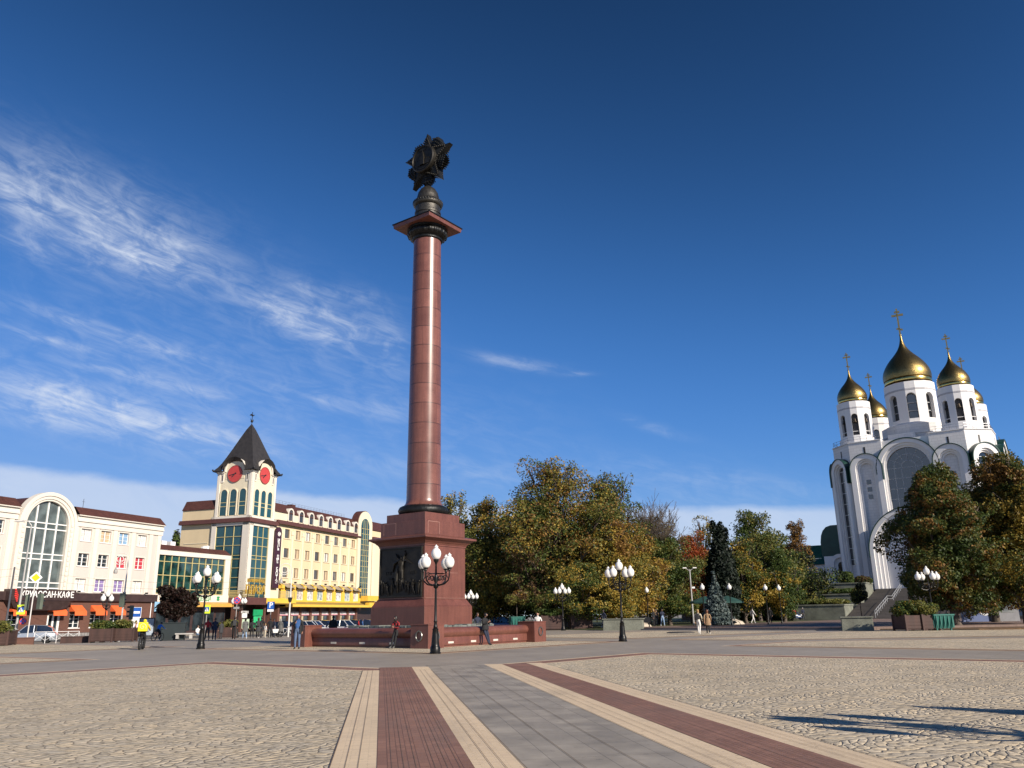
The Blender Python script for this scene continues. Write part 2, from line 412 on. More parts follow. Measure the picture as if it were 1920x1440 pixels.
joint = mat('joint_line', (.13, .09, .065), .8)
cobble = cobblemat()
def build_ground():
    mb = MB(); n = 90; xs = [-1500, -700, -400, -260]+[-180+4*i for i in range(n+1)]+[260, 400, 700, 1500]; ys = [-600, -200, -60]+[-20+4*i for i in range(60)]+[240, 300, 450, 800, 2500]
    vs = [(x, y, gz(x, y)) for y in ys for x in xs]; m = len(xs)
    mb.add(vs, [(j*m+i, j*m+i+1, (j+1)*m+i+1, (j+1)*m+i) for j in range(len(ys)-1) for i in range(m-1)])
    tag(mb.build('ground', paving), kind='structure')
    def field(poly, red=.9, out=.28):
        if sum(poly[i-1][0]*poly[i][1]-poly[i][0]*poly[i-1][1] for i in range(len(poly))) < 0: poly = poly[::-1]
        sheet('pavement_border', poly, .004, beige); sheet('pavement_band', inset(poly, out), .008, redp)
        sheet('pavement_border', inset(poly, out+red), .012, beige); sheet('cobbled_pavement', inset(poly, out+red+.22), .016, cobble)
    cx = lambda c, y: (c-.162*y, y)
    # the two large cobbled fields on either side of the walkway
    field([cx(.95, -8), cx(.95, 26.3), (-11.75, 33.0), (-34.7, 3.2), (-36, -8)])
    field([cx(3.95, 28.2), cx(3.95, -8), (40, -8), (40, 4.6), (5.15, 34.6)])
    # the field round the monument, and the fields beyond
    field([(-3.54, 36.3), (6.5, 48.7), (-8.0, 60.2), (-18.4, 47.8)], .5, .25)
    field([(-18.04, 36.63), (-48.3, 57.1), (-60, 42), (-23.5, 30.1)], .45, .2)
    field([(-20.66, 52.64), (-42.6, 68.4), (-54, 54), (-31.5, 39.8)], .45, .2)
    field([(9.66, 39.95), (14.3, 44.4), (52, 44.0), (52, 4), (46, 2.8)], .45, .2)
    field([(8.6, 50.2), (13.8, 46.6), (52, 46.3), (52, 58.5), (24, 63)], .4, .2)
    field([(-2.5, 63.5), (7.5, 53.5), (22.5, 65), (13, 76)], .4, .2)
    # walkway: strips of paving running to the monument
    def strip(name, c0, c1, m, z, y1, y0=-8): return sheet(name, [cx(c0, y0), cx(c1, y0), cx(c1, y1), cx(c0, y1)], z, m)
    strip('walkway_border', -.5, 0, beige, .020, 25.7); strip('walkway_band', 0, 1.03, redp, .024, 27.0); strip('walkway_border', 1.03, 1.56, beige, .020, 27.2)
    strip('walkway', 1.56, 3.45, slabs, .020, 28.0)
    strip('walkway_border', 3.45, 4.03, beige, .020, 28.0); strip('walkway_band', 4.03, 4.9, redp, .024, 27.9); strip('walkway_border', 4.9, 5.4, beige, .020, 28.3)
    for c, w in ((-.34, .003), (-.20, .003), (1.22, .003), (1.36, .003), (3.64, .003), (3.80, .003), (5.08, .003), (5.22, .003), (-.505, .006), (1.562, .005), (3.45, .005), (5.405, .007), (2.17, .004), (2.80, .004)):
        strip('pavement_joint', c-w, c+w, joint, .0285, 25.6)
    # darker longitudinal joints in the red bands
    for c in (.16, .29, .42, .62, .75, .88, 4.16, 4.30, 4.46, 4.62, 4.76): strip('pavement_joint', c-.0025, c+.0025, joint, .0285, 25.6)
    # raised esplanade in front of the park and the church
    edge = brickmat('esplanade_paving', (.23, .16, .13), (.20, .14, .115), (.11, .08, .07), .4, .4, .006, .6, 'xy', rad(40), .5, .15, .15, .3)
    kerb = mat('step_granite', (.20, .185, .17), .6, fine=60)
    a, b = Vector((9.8, 83.0)), Vector((26.8, 66.0)); d = (b-a).normalized(); nn = Vector((-d.y, d.x))*-1
    if nn.y < 0: nn = -nn
    for i, (s0, z) in enumerate(((0, .11), (.42, .22))):
        P = [a+nn*s0, b+nn*s0, b+nn*60, a+nn*60]
        if i == 1: P[2] = b+nn*46+d*40; P[1] = b+nn*s0
        mb = MB().prism([tuple(p) for p in P], -.6, z)
        tag(mb.build('esplanade_step', edge if i else kerb), kind='structure')
    # park lawn under the trees, and the strip of earth under the right-hand trees
    lawn = mat('lawn', (.065, .075, .022), .9, var=.4, scale=.35, fine=25, bump=.6, bscale=40)
    tag(MB().prism([(-6, 104), (8.9, 84), (32, 108), (60, 140), (60, 260), (-40, 260), (-25, 150)], -.6, .06).build('lawn', lawn), kind='structure')
    earth = mat('fallen_leaf_earth', (.13, .075, .035), .95, var=.5, scale=.6, fine=18, bump=.7, bscale=30)
    tag(MB().prism([(28.4, 66.8), (34, 61.6), (60, 58), (110, 60), (110, 110), (52, 86)], -.6, .07).build('leafy_ground', earth), kind='structure')
    road = mat('asphalt_road', (.055, .055, .055), .85, fine=40)
    A = Vector((-70, 75)); B = Vector((-8, 112)); dd = (B-A).normalized(); n2 = Vector((-dd.y, dd.x))
    P = [A-dd*60, B+dd*60, B+dd*60+n2*15, A-dd*60+n2*15]
    vs = []; fs = []
    for i in range(41):
        for j in range(5):
            p = A-dd*60+dd*(B-A+dd*120).length*i/40+n2*15*j/4
            vs.append((p.x, p.y, gz(p.x, p.y)+.006))
    for i in range(40):
        for j in range(4): fs.append((i*5+j, (i+1)*5+j, (i+1)*5+j+1, i*5+j+1))
    tag(MB().add(vs, fs).build('road', road), kind='structure')
build_ground()

# ------------------------------------------------------------------ monument
def granitemat(name, c, rough, joints=None):
    m, nt, b = newmat(name)
    tc = nt.node('ShaderNodeTexCoord').outputs['Object']
    n1 = nt.node('ShaderNodeTexNoise', inp={'Vector': tc, 'Scale': 55., 'Detail': 3.}).outputs['Fac']
    n2 = nt.node('ShaderNodeTexNoise', inp={'Vector': tc, 'Scale': 1.1, 'Detail': 5.}).outputs['Fac']
    col = nt.ramp(n1, [(.3, tuple(x*.62 for x in c)), (.5, c), (.72, tuple(min(1, x*1.5) for x in c))])
    col = nt.mix(1., col, nt.ramp(n2, [(.3, .78), (.7, 1.)]), 'MULTIPLY')
    # upright runs of weather
    st = nt.node('ShaderNodeTexNoise', inp={'Vector': nt.node('ShaderNodeMapping', inp={'Vector': tc, 'Scale': (4., 4., .25)}).outputs[0], 'Scale': 1.4, 'Detail': 4.}).outputs['Fac']
    col = nt.mix(1., col, nt.ramp(st, [(.35, .82), (.6, 1.)]), 'MULTIPLY')
    sep = nt.node('ShaderNodeSeparateXYZ', inp={'Vector': tc}).outputs
    if joints:
        z0, dz, w = joints
        k = nt.math('DIVIDE', nt.math('SUBTRACT', sep[2], z0), dz); fl = nt.math('FLOOR', k); fr = nt.math('SUBTRACT', k, fl)
        jl = nt.math('LESS_THAN', nt.math('ABSOLUTE', nt.math('SUBTRACT', fr, .5)), w/dz)   # lines at half steps
        ang = nt.math('ARCTAN2', sep[1], sep[0])
        kk = nt.math('ADD', nt.math('DIVIDE', ang, PI/3), nt.math('MULTIPLY', nt.math('MODULO', nt.math('FLOOR', nt.math('ADD', k, .5)), 2.), .5))
        fr2 = nt.math('SUBTRACT', kk, nt.math('FLOOR', kk))
        jv = nt.math('LESS_THAN', nt.math('ABSOLUTE', nt.math('SUBTRACT', fr2, .5)), .008)
        drum = nt.node('ShaderNodeTexWhiteNoise', noise_dimensions='2D', inp={'Vector': nt.node('ShaderNodeCombineXYZ', inp={'X': nt.math('FLOOR', nt.math('ADD', k, .5)), 'Y': nt.math('FLOOR', nt.math('ADD', kk, .5))}).outputs[0]}).outputs[0]
        col = nt.mix(1., col, nt.ramp(drum, [(0., .78), (1., 1.08)]), 'MULTIPLY')
        col = nt.mix(nt.math('MULTIPLY', nt.math('MAXIMUM', jl, nt.math('MULTIPLY', jv, .6)), .88), col, (.045, .02, .016, 1))
    nt.l.new(col, b.inputs['Base Color'])
    r = nt.math('ADD', rough, nt.math('MULTIPLY', nt.math('SUBTRACT', n2, .5), .15))
    nt.l.new(r, b.inputs['Roughness'])
    return m
def build_monument():
    red = granitemat('polished_red_granite', (.172, .064, .046), .38)
    shaftm = granitemat('red_granite_drums', (.205, .083, .062), .30, (8.1+1.285/2, 1.285, .024))
    bronze = mat('dark_bronze', (.021, .022, .022), .45, .65, var=.3, scale=2.5, bump=.2, bscale=12)
    bronze2 = mat('dark_bronze_relief', (.030, .027, .022), .5, .6, var=.3, scale=3)
    greyg = mat('grey_green_granite', (.13, .14, .125), .7, var=.3, scale=3, fine=30, bump=.6, bscale=9)
    root = thing('monument_column', 'tall red granite column with a black star order on top, standing in a square fountain basin', 'monument', (-5.6, 49.6, 0), rad(54))
    # plinth blocks
    mb = MB().frus(2.13, 2.13, .3, 2.12).frus(2.13, 2.10, 2.12, 2.17).frus(2.10, 1.90, 2.17, 2.50).frus(1.90, 1.86, 2.50, 2.57)
    mb.build('base_block', red, root, bevel=.015)
    mb = MB().frus(1.83, 1.83, 2.575, 5.56).frus(1.87, 1.87, 5.56, 5.66)
    pd = mb.build('pedestal', red, root, bevel=.012)
    gold = mat('pale_joint', (.36, .2, .16), .6)
    mb = MB().frus(1.89, 1.93, 5.66, 5.74).frus(1.95, 2.06, 5.74, 5.86).frus(2.08, 2.27, 5.86, 5.98).frus(2.33, 2.33, 5.98, 6.09).frus(2.33, 1.85, 6.09, 6.2)
    mb.build('cornice', red, root, bevel=.008)
    mb = MB().frus(1.81, 1.81, 6.2, 7.05).frus(1.57, 1.57, 7.05, 7.54)
    mb.build('upper_block', red, root, bevel=.012)
    # pale inlaid joints on the upper block faces, 3 mm proud
    mb = MB()
    for k in range(4):
        M = rotz(k*PI/2)
        for x in (-1.55, -.55): mb.box(x-.012, x+.012, -1.814, -1.805, 6.28, 6.98, 0, M)
        mb.box(-1.55, -.55, -1.814, -1.805, 6.96, 6.984, 0, M)
        mb.box(-.2, 1.1, -1.834, -1.825, 4.05, 4.064, 0, M); mb.box(-1.8, 1.8, -1.894, -1.86, 2.585, 2.6, 0, M)
    mb.build('joint_inlay', gold, root)
    # wreath ring
    mb = MB(); n = 96; k = 14; vs = []; fs = []
    for i in range(n):
        a = 2*PI*i/n
        for j in range(k):
            t = 2*PI*j/k; rr = .285*(1+.05*math.sin(9*t*0+30*a+t*3)); vs.append(((1.26+rr*math.cos(t))*math.cos(a), (1.26+rr*math.cos(t))*math.sin(a), 7.80+rr*math.sin(t)))
    for i in range(n):
        for j in range(k): fs.append((i*k+j, ((i+1) % n)*k+j, ((i+1) % n)*k+(j+1) % k, i*k+(j+1) % k))
    mb.add(vs, fs); mb.build('wreath', bronze, root, smooth=50)
    prof = [(1.24, 7.95), (1.24, 8.10), (1.19, 8.16), (1.12, 8.24), (1.08, 8.36), (1.06, 8.5)]+[(1.06-.14*((z-8.5)/17.6)**1.15, z) for z in [8.5+17.6*i/14 for i in range(1, 15)]]
    MB().lathe(prof, 64).build('shaft', shaftm, root, smooth=40)
    # capital
    prof = [(.93, 26.0), (1.02, 26.06), (1.03, 26.13), (.98, 26.18), (1.0, 26.22), (1.1, 26.26), (1.24, 26.34), (1.33, 26.46), (1.34, 26.58), (1.28, 26.68), (1.26, 26.72), (1.36, 26.76), (1.36, 26.9)]
    cp = MB().lathe(prof, 48).build('capital', bronze, root, smooth=40)
    mb = MB()
    for i in range(22):
        a = 2*PI*i/22; M = rotz(a)
        mb.sphere((1.24, 0, 26.52), .15, 5, 0, M, 1.35)
    mb.build('egg_moulding', bronze, cp, smooth=60)
    ab = MB().frus(1.62, 1.65, 26.9, 27.16).build('abacus', red, root, bevel=.01)
    MB().frus(1.70, 1.70, 27.16, 27.22).build('abacus_cap', bronze, ab)
    prof = [(1.0, 27.22), (.86, 27.27), (.86, 28.05), (.90, 28.08), (.90, 28.2), (.84, 28.24), (.86, 28.3), (.86, 28.62), (.96, 28.68), (1.02, 28.8), (1.02, 28.92), (.94, 29.02), (.82, 29.12), (.78, 29.2), (.76, 29.4), (.68, 29.72), (.52, 30.0), (.3, 30.2), (.12, 30.28), (.11, 30.7)]
    dr = MB().lathe(prof, 40).build('pedestal_drum', mat('bronze_drum', (.05, .046, .04), .42, .6, var=.25, scale=6, bump=.35, bscale=26), root, smooth=45)
    mb = MB()
    for i in range(34): mb.sphere((.98, 0, 28.92), .075, 4, 0, rotz(2*PI*i/34), 1.5)
    mb.build('bead_band', bronze, dr, smooth=60)
    # the order: five-pointed star with rays between the points, round medallion with a tower and a wall
    cz = 32.2; T = tr(0, 0, cz) @ rotz(-PI/2)     # built facing -y, turned to face -x of the monument
    mb = MB()
    P = []
    for i in range(10):
        a = PI/2+i*PI/5+.0; r = 2.2 if i % 2 == 0 else .9; P.append((r*math.cos(a), r*math.sin(a)))
    n = len(P)
    vs = [(x, -.24, z) for x, z in P]+[(x, .24, z) for x, z in P]+[(0, -.62, 0), (0, .62, 0)]
    vs = [(x, y*(.75 if abs(y) < .3 and i % 2 == 0 else 1.), z) for i, (x, y, z) in enumerate(vs)]
    fs = []
    for i in range(n):
        j = (i+1) % n; fs += [(20, i, j), (21, n+j, n+i), (i, n+i, n+j, j)]
    st = MB().add(vs, fs, 0, T).build('star', bronze, root)
    mb = MB()      # beaded border along the star arms
    for i in range(5):
        a = PI/2+i*2*PI/5
        for sgn in (-1, 1):
            p0 = Vector((2.0*math.cos(a), 2.0*math.sin(a))); b = a+sgn*PI/5; p1 = Vector((1.0*math.cos(b), 1.0*math.sin(b)))
            for k in range(1, 8):
                p = p0.lerp(p1, k/8)*.95; yy = .2+.36*(1-p.length/2.1)
                for s in (-1, 1): mb.sphere((p.x, s*yy, p.y), .062, 4, 0, T)
    mb.build('star_beads', bronze2, st, smooth=60)
    for i in range(5):   # bundles of rays
        mb = MB(); a = PI/2+PI/5+i*2*PI/5
        for k in range(-3, 4):
            b = a+k*.095; L = 1.86-.04*abs(k)**1.5; w = .075
            dv = Vector((math.cos(b), math.sin(b))); pv = Vector((-dv.y, dv.x)); h = .26-.03*abs(k)
            q = [dv*.5-pv*w*.6, dv*.5+pv*w*.6, dv*(L-.16)+pv*w, dv*L, dv*(L-.16)-pv*w]
            vs = [(v.x, -h, v.y) for v in q]+[(v.x, h, v.y) for v in q]
            mb.add(vs, [(4, 3, 2, 1, 0), (5, 6, 7, 8, 9)]+[(i2, (i2+1) % 5, 5+(i2+1) % 5, 5+i2) for i2 in range(5)], 0, T)
            for t in range(4):
                pp = dv*(1.02+t*.22)
                for s in (-1, 1): mb.sphere((pp.x, s*(h+.01), pp.y), .055, 4, 0, T)
        mb.build('ray_bundle', bronze, st)
    for s, nm in ((-1, 'medallion'), (1, 'medallion')):
        M = T @ (Matrix.Identity(4) if s < 0 else rotz(PI)) @ Matrix.Rotation(PI/2, 4, 'X')
        mb = MB().lathe([(1.02, .0), (1.02, .62), (.97, .68), (.90, .68), (.88, .62), (.0, .60)], 48, 0, M)
        md = mb.build(nm, bronze2, st, smooth=35)
        # relief: wall and tower with a star tip, leaf wreath below
        mb = MB(); S = T if s < 0 else T @ rotz(PI)
        mb.box(-.62, .62, -.66, -.6, -.5, -.12, 0, S)
        for x in (-.5, -.34, -.18, .18, .34, .5): mb.box(x-.05, x+.05, -.66, -.6, -.12, -.04, 0, S)
        mb.box(-.17, .17, -.74, -.6, -.5, .08, 0, S); mb.box(-.12, .12, -.72, -.6, .08, .3, 0, S)
        mb.add([(-.1, -.71, .3), (.1, -.71, .3), (.1, -.6, .3), (-.1, -.6, .3), (0, -.65, .72)], [(0, 1, 4), (1, 2, 4), (2, 3, 4), (3, 0, 4)], 0, S)
        for sg in (-1, 1):
            for k in range(9):
                a = -PI/2+sg*(.15+k*.17); M2 = S @ tr(.76*math.cos(a), -.62, .76*math.sin(a)) @ Matrix.Rotation(-(a+sg*PI/2*.7), 4, 'Y')
                mb.add([(-.11, 0, 0), (0, -.05, -.045), (.11, 0, 0), (0, -.05, .045), (0, 0, 0)], [(0, 1, 3), (1, 2, 3)], 0, M2)
        mb.box(-.3, .3, -.65, -.6, .62, .76, 0, S)
        mb.build('tower_relief', bronze2, md)
    # bronze relief on the left face of the pedestal (local -x)
    F = rotz(-PI/2)
    mb = MB().box(-1.62, 1.62, -1.9, -1.83, 2.72, 5.44, 0, F)
    for a in ((-1.7, -1.62, 2.66, 5.5), (1.62, 1.7, 2.66, 5.5), (-1.62, 1.62, 2.66, 2.76), (-1.62, 1.62, 5.42, 5.5)): mb.box(a[0], a[1], -1.95, -1.83, a[2], a[3], 0, F)
    rp = mb.build('relief_panel', bronze2, root, bevel=.01)
    def figure(x, z, h, lean=0., arms=((-.3, .2), (.3, .1)), yy=-1.9):
        m = MB(); S = F @ tr(x, yy, z) @ Matrix.Rotation(lean, 4, 'Y')
        m.tube([(-.06*h, 0, 0), (-.05*h, -.03, .25*h), (-.03*h, -.04, .5*h)], [.055*h, .06*h, .08*h], 6, 0, S)
        m.tube([(.09*h, 0, 0), (.06*h, -.04, .25*h), (.03*h, -.04, .5*h)], [.055*h, .06*h, .08*h], 6, 0, S)
        m.tube([(0, -.04, .45*h), (0, -.06, .62*h), (0, -.06, .8*h), (0, -.05, .86*h)], [.1*h, .1*h, .13*h, .05*h], 8, 0, S)
        m.sphere((0, -.06, .93*h), .07*h, 5, 0, S, 1.2)
        for ax, az_ in arms: m.tube([(math.copysign(.11*h, ax), -.06, .8*h), (ax*h*.6, -.09, .8*h+az_*h*.45), (ax*h, -.08, .8*h+az_*h)], [.045*h, .04*h, .03*h], 6, 0, S)
        return m
    figure(.05, 3.45, 1.55, .06, ((-.32, .28), (.18, .34))).build('relief_figure', bronze2, rp, smooth=60)
    mb = MB().box(-.035, .035, -1.97, -1.9, 4.9, 5.32, 0, F @ tr(.33, 0, 0)); mb.box(-.62, -.1, -1.95, -1.9, 4.72, 4.98, 0, F); mb.tube([(-.6, -1.93, 4.1), (-.45, -1.97, 4.6), (-.05, -1.94, 4.8), (.5, -1.93, 4.75), (.95, -1.93, 4.55)], [.03, .09, .1, .09, .03], 6, 0, F)
    mb.tube([(-.25, -1.92, 3.4), (-.2, -2.0, 4.0), (-.1, -2.0, 4.5)], [.14, .12, .05], 6, 0, F)
    mb.build('relief_banner', bronze2, rp, smooth=60)
    r2 = random.Random(5)
    for i in range(13):
        x = -1.42+i*.235; figure(x, 2.82+.16*math.sin(i*2.1)*.5+(.18 if abs(x) < .6 else 0), .66+.14*r2.random(), r2.uniform(-.25, .25), ((r2.uniform(-.4, -.2), r2.uniform(-.2, .35)), (r2.uniform(.2, .4), r2.uniform(-.2, .35)))).build('relief_figure', bronze2, rp, smooth=60)
    for i, t in enumerate(('1941', '1945')):
        textmesh(t, .26, bronze2, rp, (-1.905, .95 if i == 0 else -1.0, 4.05), (PI/2, 0, -PI/2), 'year_numerals', .02)
    return root
MON = build_monument()

def build_fountain():
    red = MATS['polished_red_granite']; greyg = MATS['grey_green_granite']; bronze = MATS['dark_bronze']
    root = thing('fountain_basin', 'square red granite fountain basin with rolled rim and corner posts round the column', 'fountain', (-5.6, 49.6, 0), rad(54))
    S = 4.75
    prof = [(d, z*1.17) for d, z in [(0.06, 0), (0.06, .08), (0, .10), (0, .40), (.03, .44), (-.05, .50), (-.12, .60), (-.12, .68), (-.06, .78), (.05, .84), (.2, .86), (.5, .86), (.5, .35)]]
    for k in range(4):
        M = rotz(k*PI/2); L = S-.45
        vs = []; 
        for x in (-L, L):
            for d, z in prof: vs.append((x, -S+d, z))
        n = len(prof); fs = [(i, n+i, n+i+1, i+1) for i in range(n-1)]
        MB().add(vs, fs, 0, M).build('rim_wall', red, root, smooth=35)
        mb = MB().frus(.61, .61, 0, 1.14, 0, M @ tr(-S+.05, -S+.05)).frus(.63, .63, 1.14, 1.2, 0, M @ tr(-S+.05, -S+.05))
        po = mb.build('corner_post', red, root, bevel=.015)
        for j in range(2):
            Q = M @ tr(-S+.05, -S+.05, .62) @ rotz(-j*PI/2) @ tr(0, -.63, 0)
            pts = [(.20*math.cos(a), 0, .24*math.sin(a)) for a in [2*PI*i/20 for i in range(21)]]
            MB().tube(pts, .042, 6, 0, Q, cap=False).build('ring', mat('grey_metal', (.22, .22, .21), .35, .8), po, smooth=60)
    MB().box(-S+.4, S-.4, -S+.4, S-.4, .05, .34).build('pool_floor', greyg, root)
    wat = mat('still_water', (.035, .05, .05), .06, var=.2)
    MB().add([(-S+.45, -S+.45, .8), (S-.45, -S+.45, .8), (S-.45, S-.45, .8), (-S+.45, S-.45, .8)], [(0, 1, 2, 3)]).build('water', wat, root)
    mb = MB(); rr = random.Random(3)
    for k in range(4):
        for i in range(14):
            x = -2.9+i*.42; mb.box(x, x+.40, -3.1-.05*rr.random(), -2.15, .5, 1.06+.08*rr.random(), 0, rotz(k*PI/2))
    mb.build('rough_stone_shelf', greyg, root, bevel=.03)
    # square floodlight plates set in the front wall
    pale = mat('pale_plate', (.6, .55, .48), .4)
    for k, xs in ((3, (-2.3, 0., 2.3)), (0, (-2.9, -1., 1., 2.9))):
        for x in xs: MB().box(x-.22, x+.22, -S-.012, -S, .19, .29, 0, rotz(k*PI/2)).build('plate', pale, root)
build_fountain()

# ------------------------------------------------------------------ street lamps
iron = mat('black_cast_iron', (.012, .011, .010), .38, .5, var=.3, scale=4)
opal = mat('opal_glass', (.80, .78, .73), .25, var=.03)
GLOBE0 = [(.09, 0), (.13, .03), (.17, .09), (.195, .17), (.2, .24), (.185, .32), (.15, .39), (.10, .44), (.07, .455), (.065, .48), (.09, .50), (.085, .52), (.05, .55), (.015, .60), (.0, .61)]
GLOBE = [(a*1.12, b*1.08) for a, b in GLOBE0]
def lamp(arms=4, H=4.71, label='', rot=0., spread=.74, side=.40):
    root = thing('street_lamp', label, 'street lamp', group='ornate globe lamps on the square')
    MB().lathe([(.25, 0), (.25, .06), (.22, .09), (.225, .26), (.2, .30), (.185, .34), (.175, .42), (.17, .50), (.145, .8), (.125, .98), (.135, 1.0), (.135, 1.04), (.10, 1.07)], 20).build('base', iron, root, smooth=35)
    zt = H-.68-.12
    mb = MB().lathe([(.075, 1.05), (.10, 1.12), (.075, 1.18), (.065, 1.3), (.085, 1.36), (.06, 1.42), (.055, 2.2), (.048, 2.75), (.10, 2.8), (.12, 2.86), (.08, 2.92), (.06, 3.0), (.10, 3.1), (.07, 3.3), (.045, 3.42), (.04, zt-.1), (.07, zt-.02), (.12, zt+.06), (.12, zt+.12), (.08, zt+.125)], 14)
    mb.build('post', iron, root, smooth=40)
    zb = H-.68-side-.6+.0
    def globe(M, z):
        g = MB().lathe(GLOBE, 20, 0, M @ tr(0, 0, z)).build('globe', opal, root, smooth=60)
        return g
    globe(Matrix.Identity(4), H-.68)
    for i in range(arms):
        a = 2*PI*(i+.5)/arms+rot; M = rotz(a); zg = H-.68-side
        mb = MB()
        mb.tube([(.05, 0, 2.95), (.2, 0, 2.9), (.48, 0, 2.95), (.68, 0, 3.1), (.74, 0, 3.3), (spread, 0, zg-.1)], [.04, .04, .036, .034, .032, .032], 6, 0, M)
        for cx, cz, r0 in ((.24, 3.18, .16), (.50, 3.2, .15)):
            mb.tube([(cx+r0*(1-.07*k)*math.cos(k*.6), 0, cz+r0*(1-.07*k)*math.sin(k*.6)) for k in range(13)], .018, 5, 0, M)
        mb.tube([(.04, 0, 3.42), (.25, 0, 3.4), (.45, 0, 3.4), (.6, 0, 3.44)], .02, 5, 0, M)
        mb.lathe([(.03, zg-.14), (.07, zg-.1), (.06, zg-.06), (.12, zg-.02), (.12, zg+.01), (.08, zg+.012)], 12, 0, M @ tr(spread, 0, 0))
        mb.build('arm', iron, root, smooth=40)
        globe(M @ tr(spread, 0, 0), zg)
    return root
L5 = lamp(4, 4.71, 'ornate black lamp with five white globes in front of the column, nearest the camera', rad(13))
place(L5, -3.54, 36.72)
dup(L5, -17.96, 47.8, rz=rad(12), label='ornate five-globe lamp on the left in front of the glass-fronted link building')
dup(L5, 6.17, 48.65, rz=rad(-4), label='ornate five-globe lamp standing alone right of the fountain before the autumn trees')
dup(L5, -30.9, 92.5, rz=rad(20), label='ornate globe lamp under the gold lettering of the clock tower building')
dup(L5, -5.2, 96, rz=rad(15), label='ornate globe lamp half hidden just behind the right edge of the pedestal')
dup(L5, 4.8, 85, rz=rad(6), label='ornate globe lamp between two brown planters below the big autumn trees')
dup(L5, 31.3, 62.6, rz=rad(35), label='ornate globe lamp behind the teal box, in front of the church stairs')
dup(L5, 10.38, 6.85, rz=rad(5), label='ornate globe lamp beside the camera, known here only by its long shadow on the cobbles')
L3 = lamp(2, 4.6, 'ornate lamp with three white globes in front of the brown cafe ground floor', rad(100))
place(L3, -36.8, 74.5, rz=rad(80))
def parklamp(x, y, label, h=4.3):
    r = thing('park_lamp', label, 'park lamp', (x, y, gz(x, y)), 0, 'single globe lamps in the park')
    MB().lathe([(.13, 0), (.12, .4), (.06, .5), (.045, h-.6), (.09, h-.52), (.05, h-.5)], 10).build('post', iron, r, smooth=40)
    MB().lathe([(a*1.05, h-.55+b) for a, b in GLOBE], 14).build('globe', opal, r, smooth=60)
for px, Y, lb in (((19.0), 84, 'white globe park lamp left of the pair near the blue spruce'), (22.0, 85, 'white globe park lamp just left of the blue spruce'), (27.2, 90, 'white globe park lamp before the green trees, left of two'), (29.3, 92, 'white globe park lamp before the green trees, right of two'), (14.6, 92, 'white globe park lamp showing against the orange autumn foliage')):
    parklamp(px, Y, lb)

# ------------------------------------------------------------------ buildings
cream = mat('cream_plaster', (.67, .615, .53), .75, var=.05, scale=.25, streak=True)
rose = mat('pale_rose_plaster', (.57, .50, .445), .78, var=.05, scale=.25, streak=True)
yellow = mat('yellow_plaster', (.66, .53, .33), .75, var=.05, scale=.25, streak=True)
paleyel = mat('pale_yellow_plaster', (.70, .62, .45), .75, var=.05, scale=.3, streak=True)
brownroof = brickmat('brown_roof_tiles', (.115, .045, .035), (.085, .035, .028), (.05, .02, .018), .35, .22, .015, .6, 'xz+yz', 0, .5, .5, .25, .3)
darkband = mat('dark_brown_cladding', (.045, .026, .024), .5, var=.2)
brick = brickmat('red_brown_brick', (.17, .075, .052), (.135, .058, .042), (.12, .075, .06), .27, .085, .012, .8, 'xz+yz', 0, .5, .3, .25, .3)
whitepvc = mat('white_frame', (.78, .77, .73), .4, var=.03)
yframe = mat('pale_yellow_mullion', (.52, .44, .20), .45, var=.05)
glass = glassmat('dark_glass', (.022, .03, .036), .05)
gglass = glassmat('green_glass', (.012, .045, .038), .05, .7)
bglass = glassmat('blue_grey_glass', (.10, .125, .125), .04, .3)
orange = mat('orange_awning', (.75, .13, .03), .7, var=.06)
white = mat('white_paint', (.80, .79, .77), .5, var=.04)
black = mat('black_paint', (.015, .015, .016), .5)
amber = mat('golden_yellow_panel', (.72, .42, .05), .5, var=.06, scale=.8)
goldm = mat('gold_lettering', (.80, .50, .08), .3, .6)
curtains = {k: mat('curtain_'+k, c, .85, var=.12, scale=3) for k, c in dict(white=(.6, .58, .54), red=(.42, .03, .05), violet=(.23, .17, .36), sand=(.5, .38, .24), blue=(.2, .34, .5)).items()}

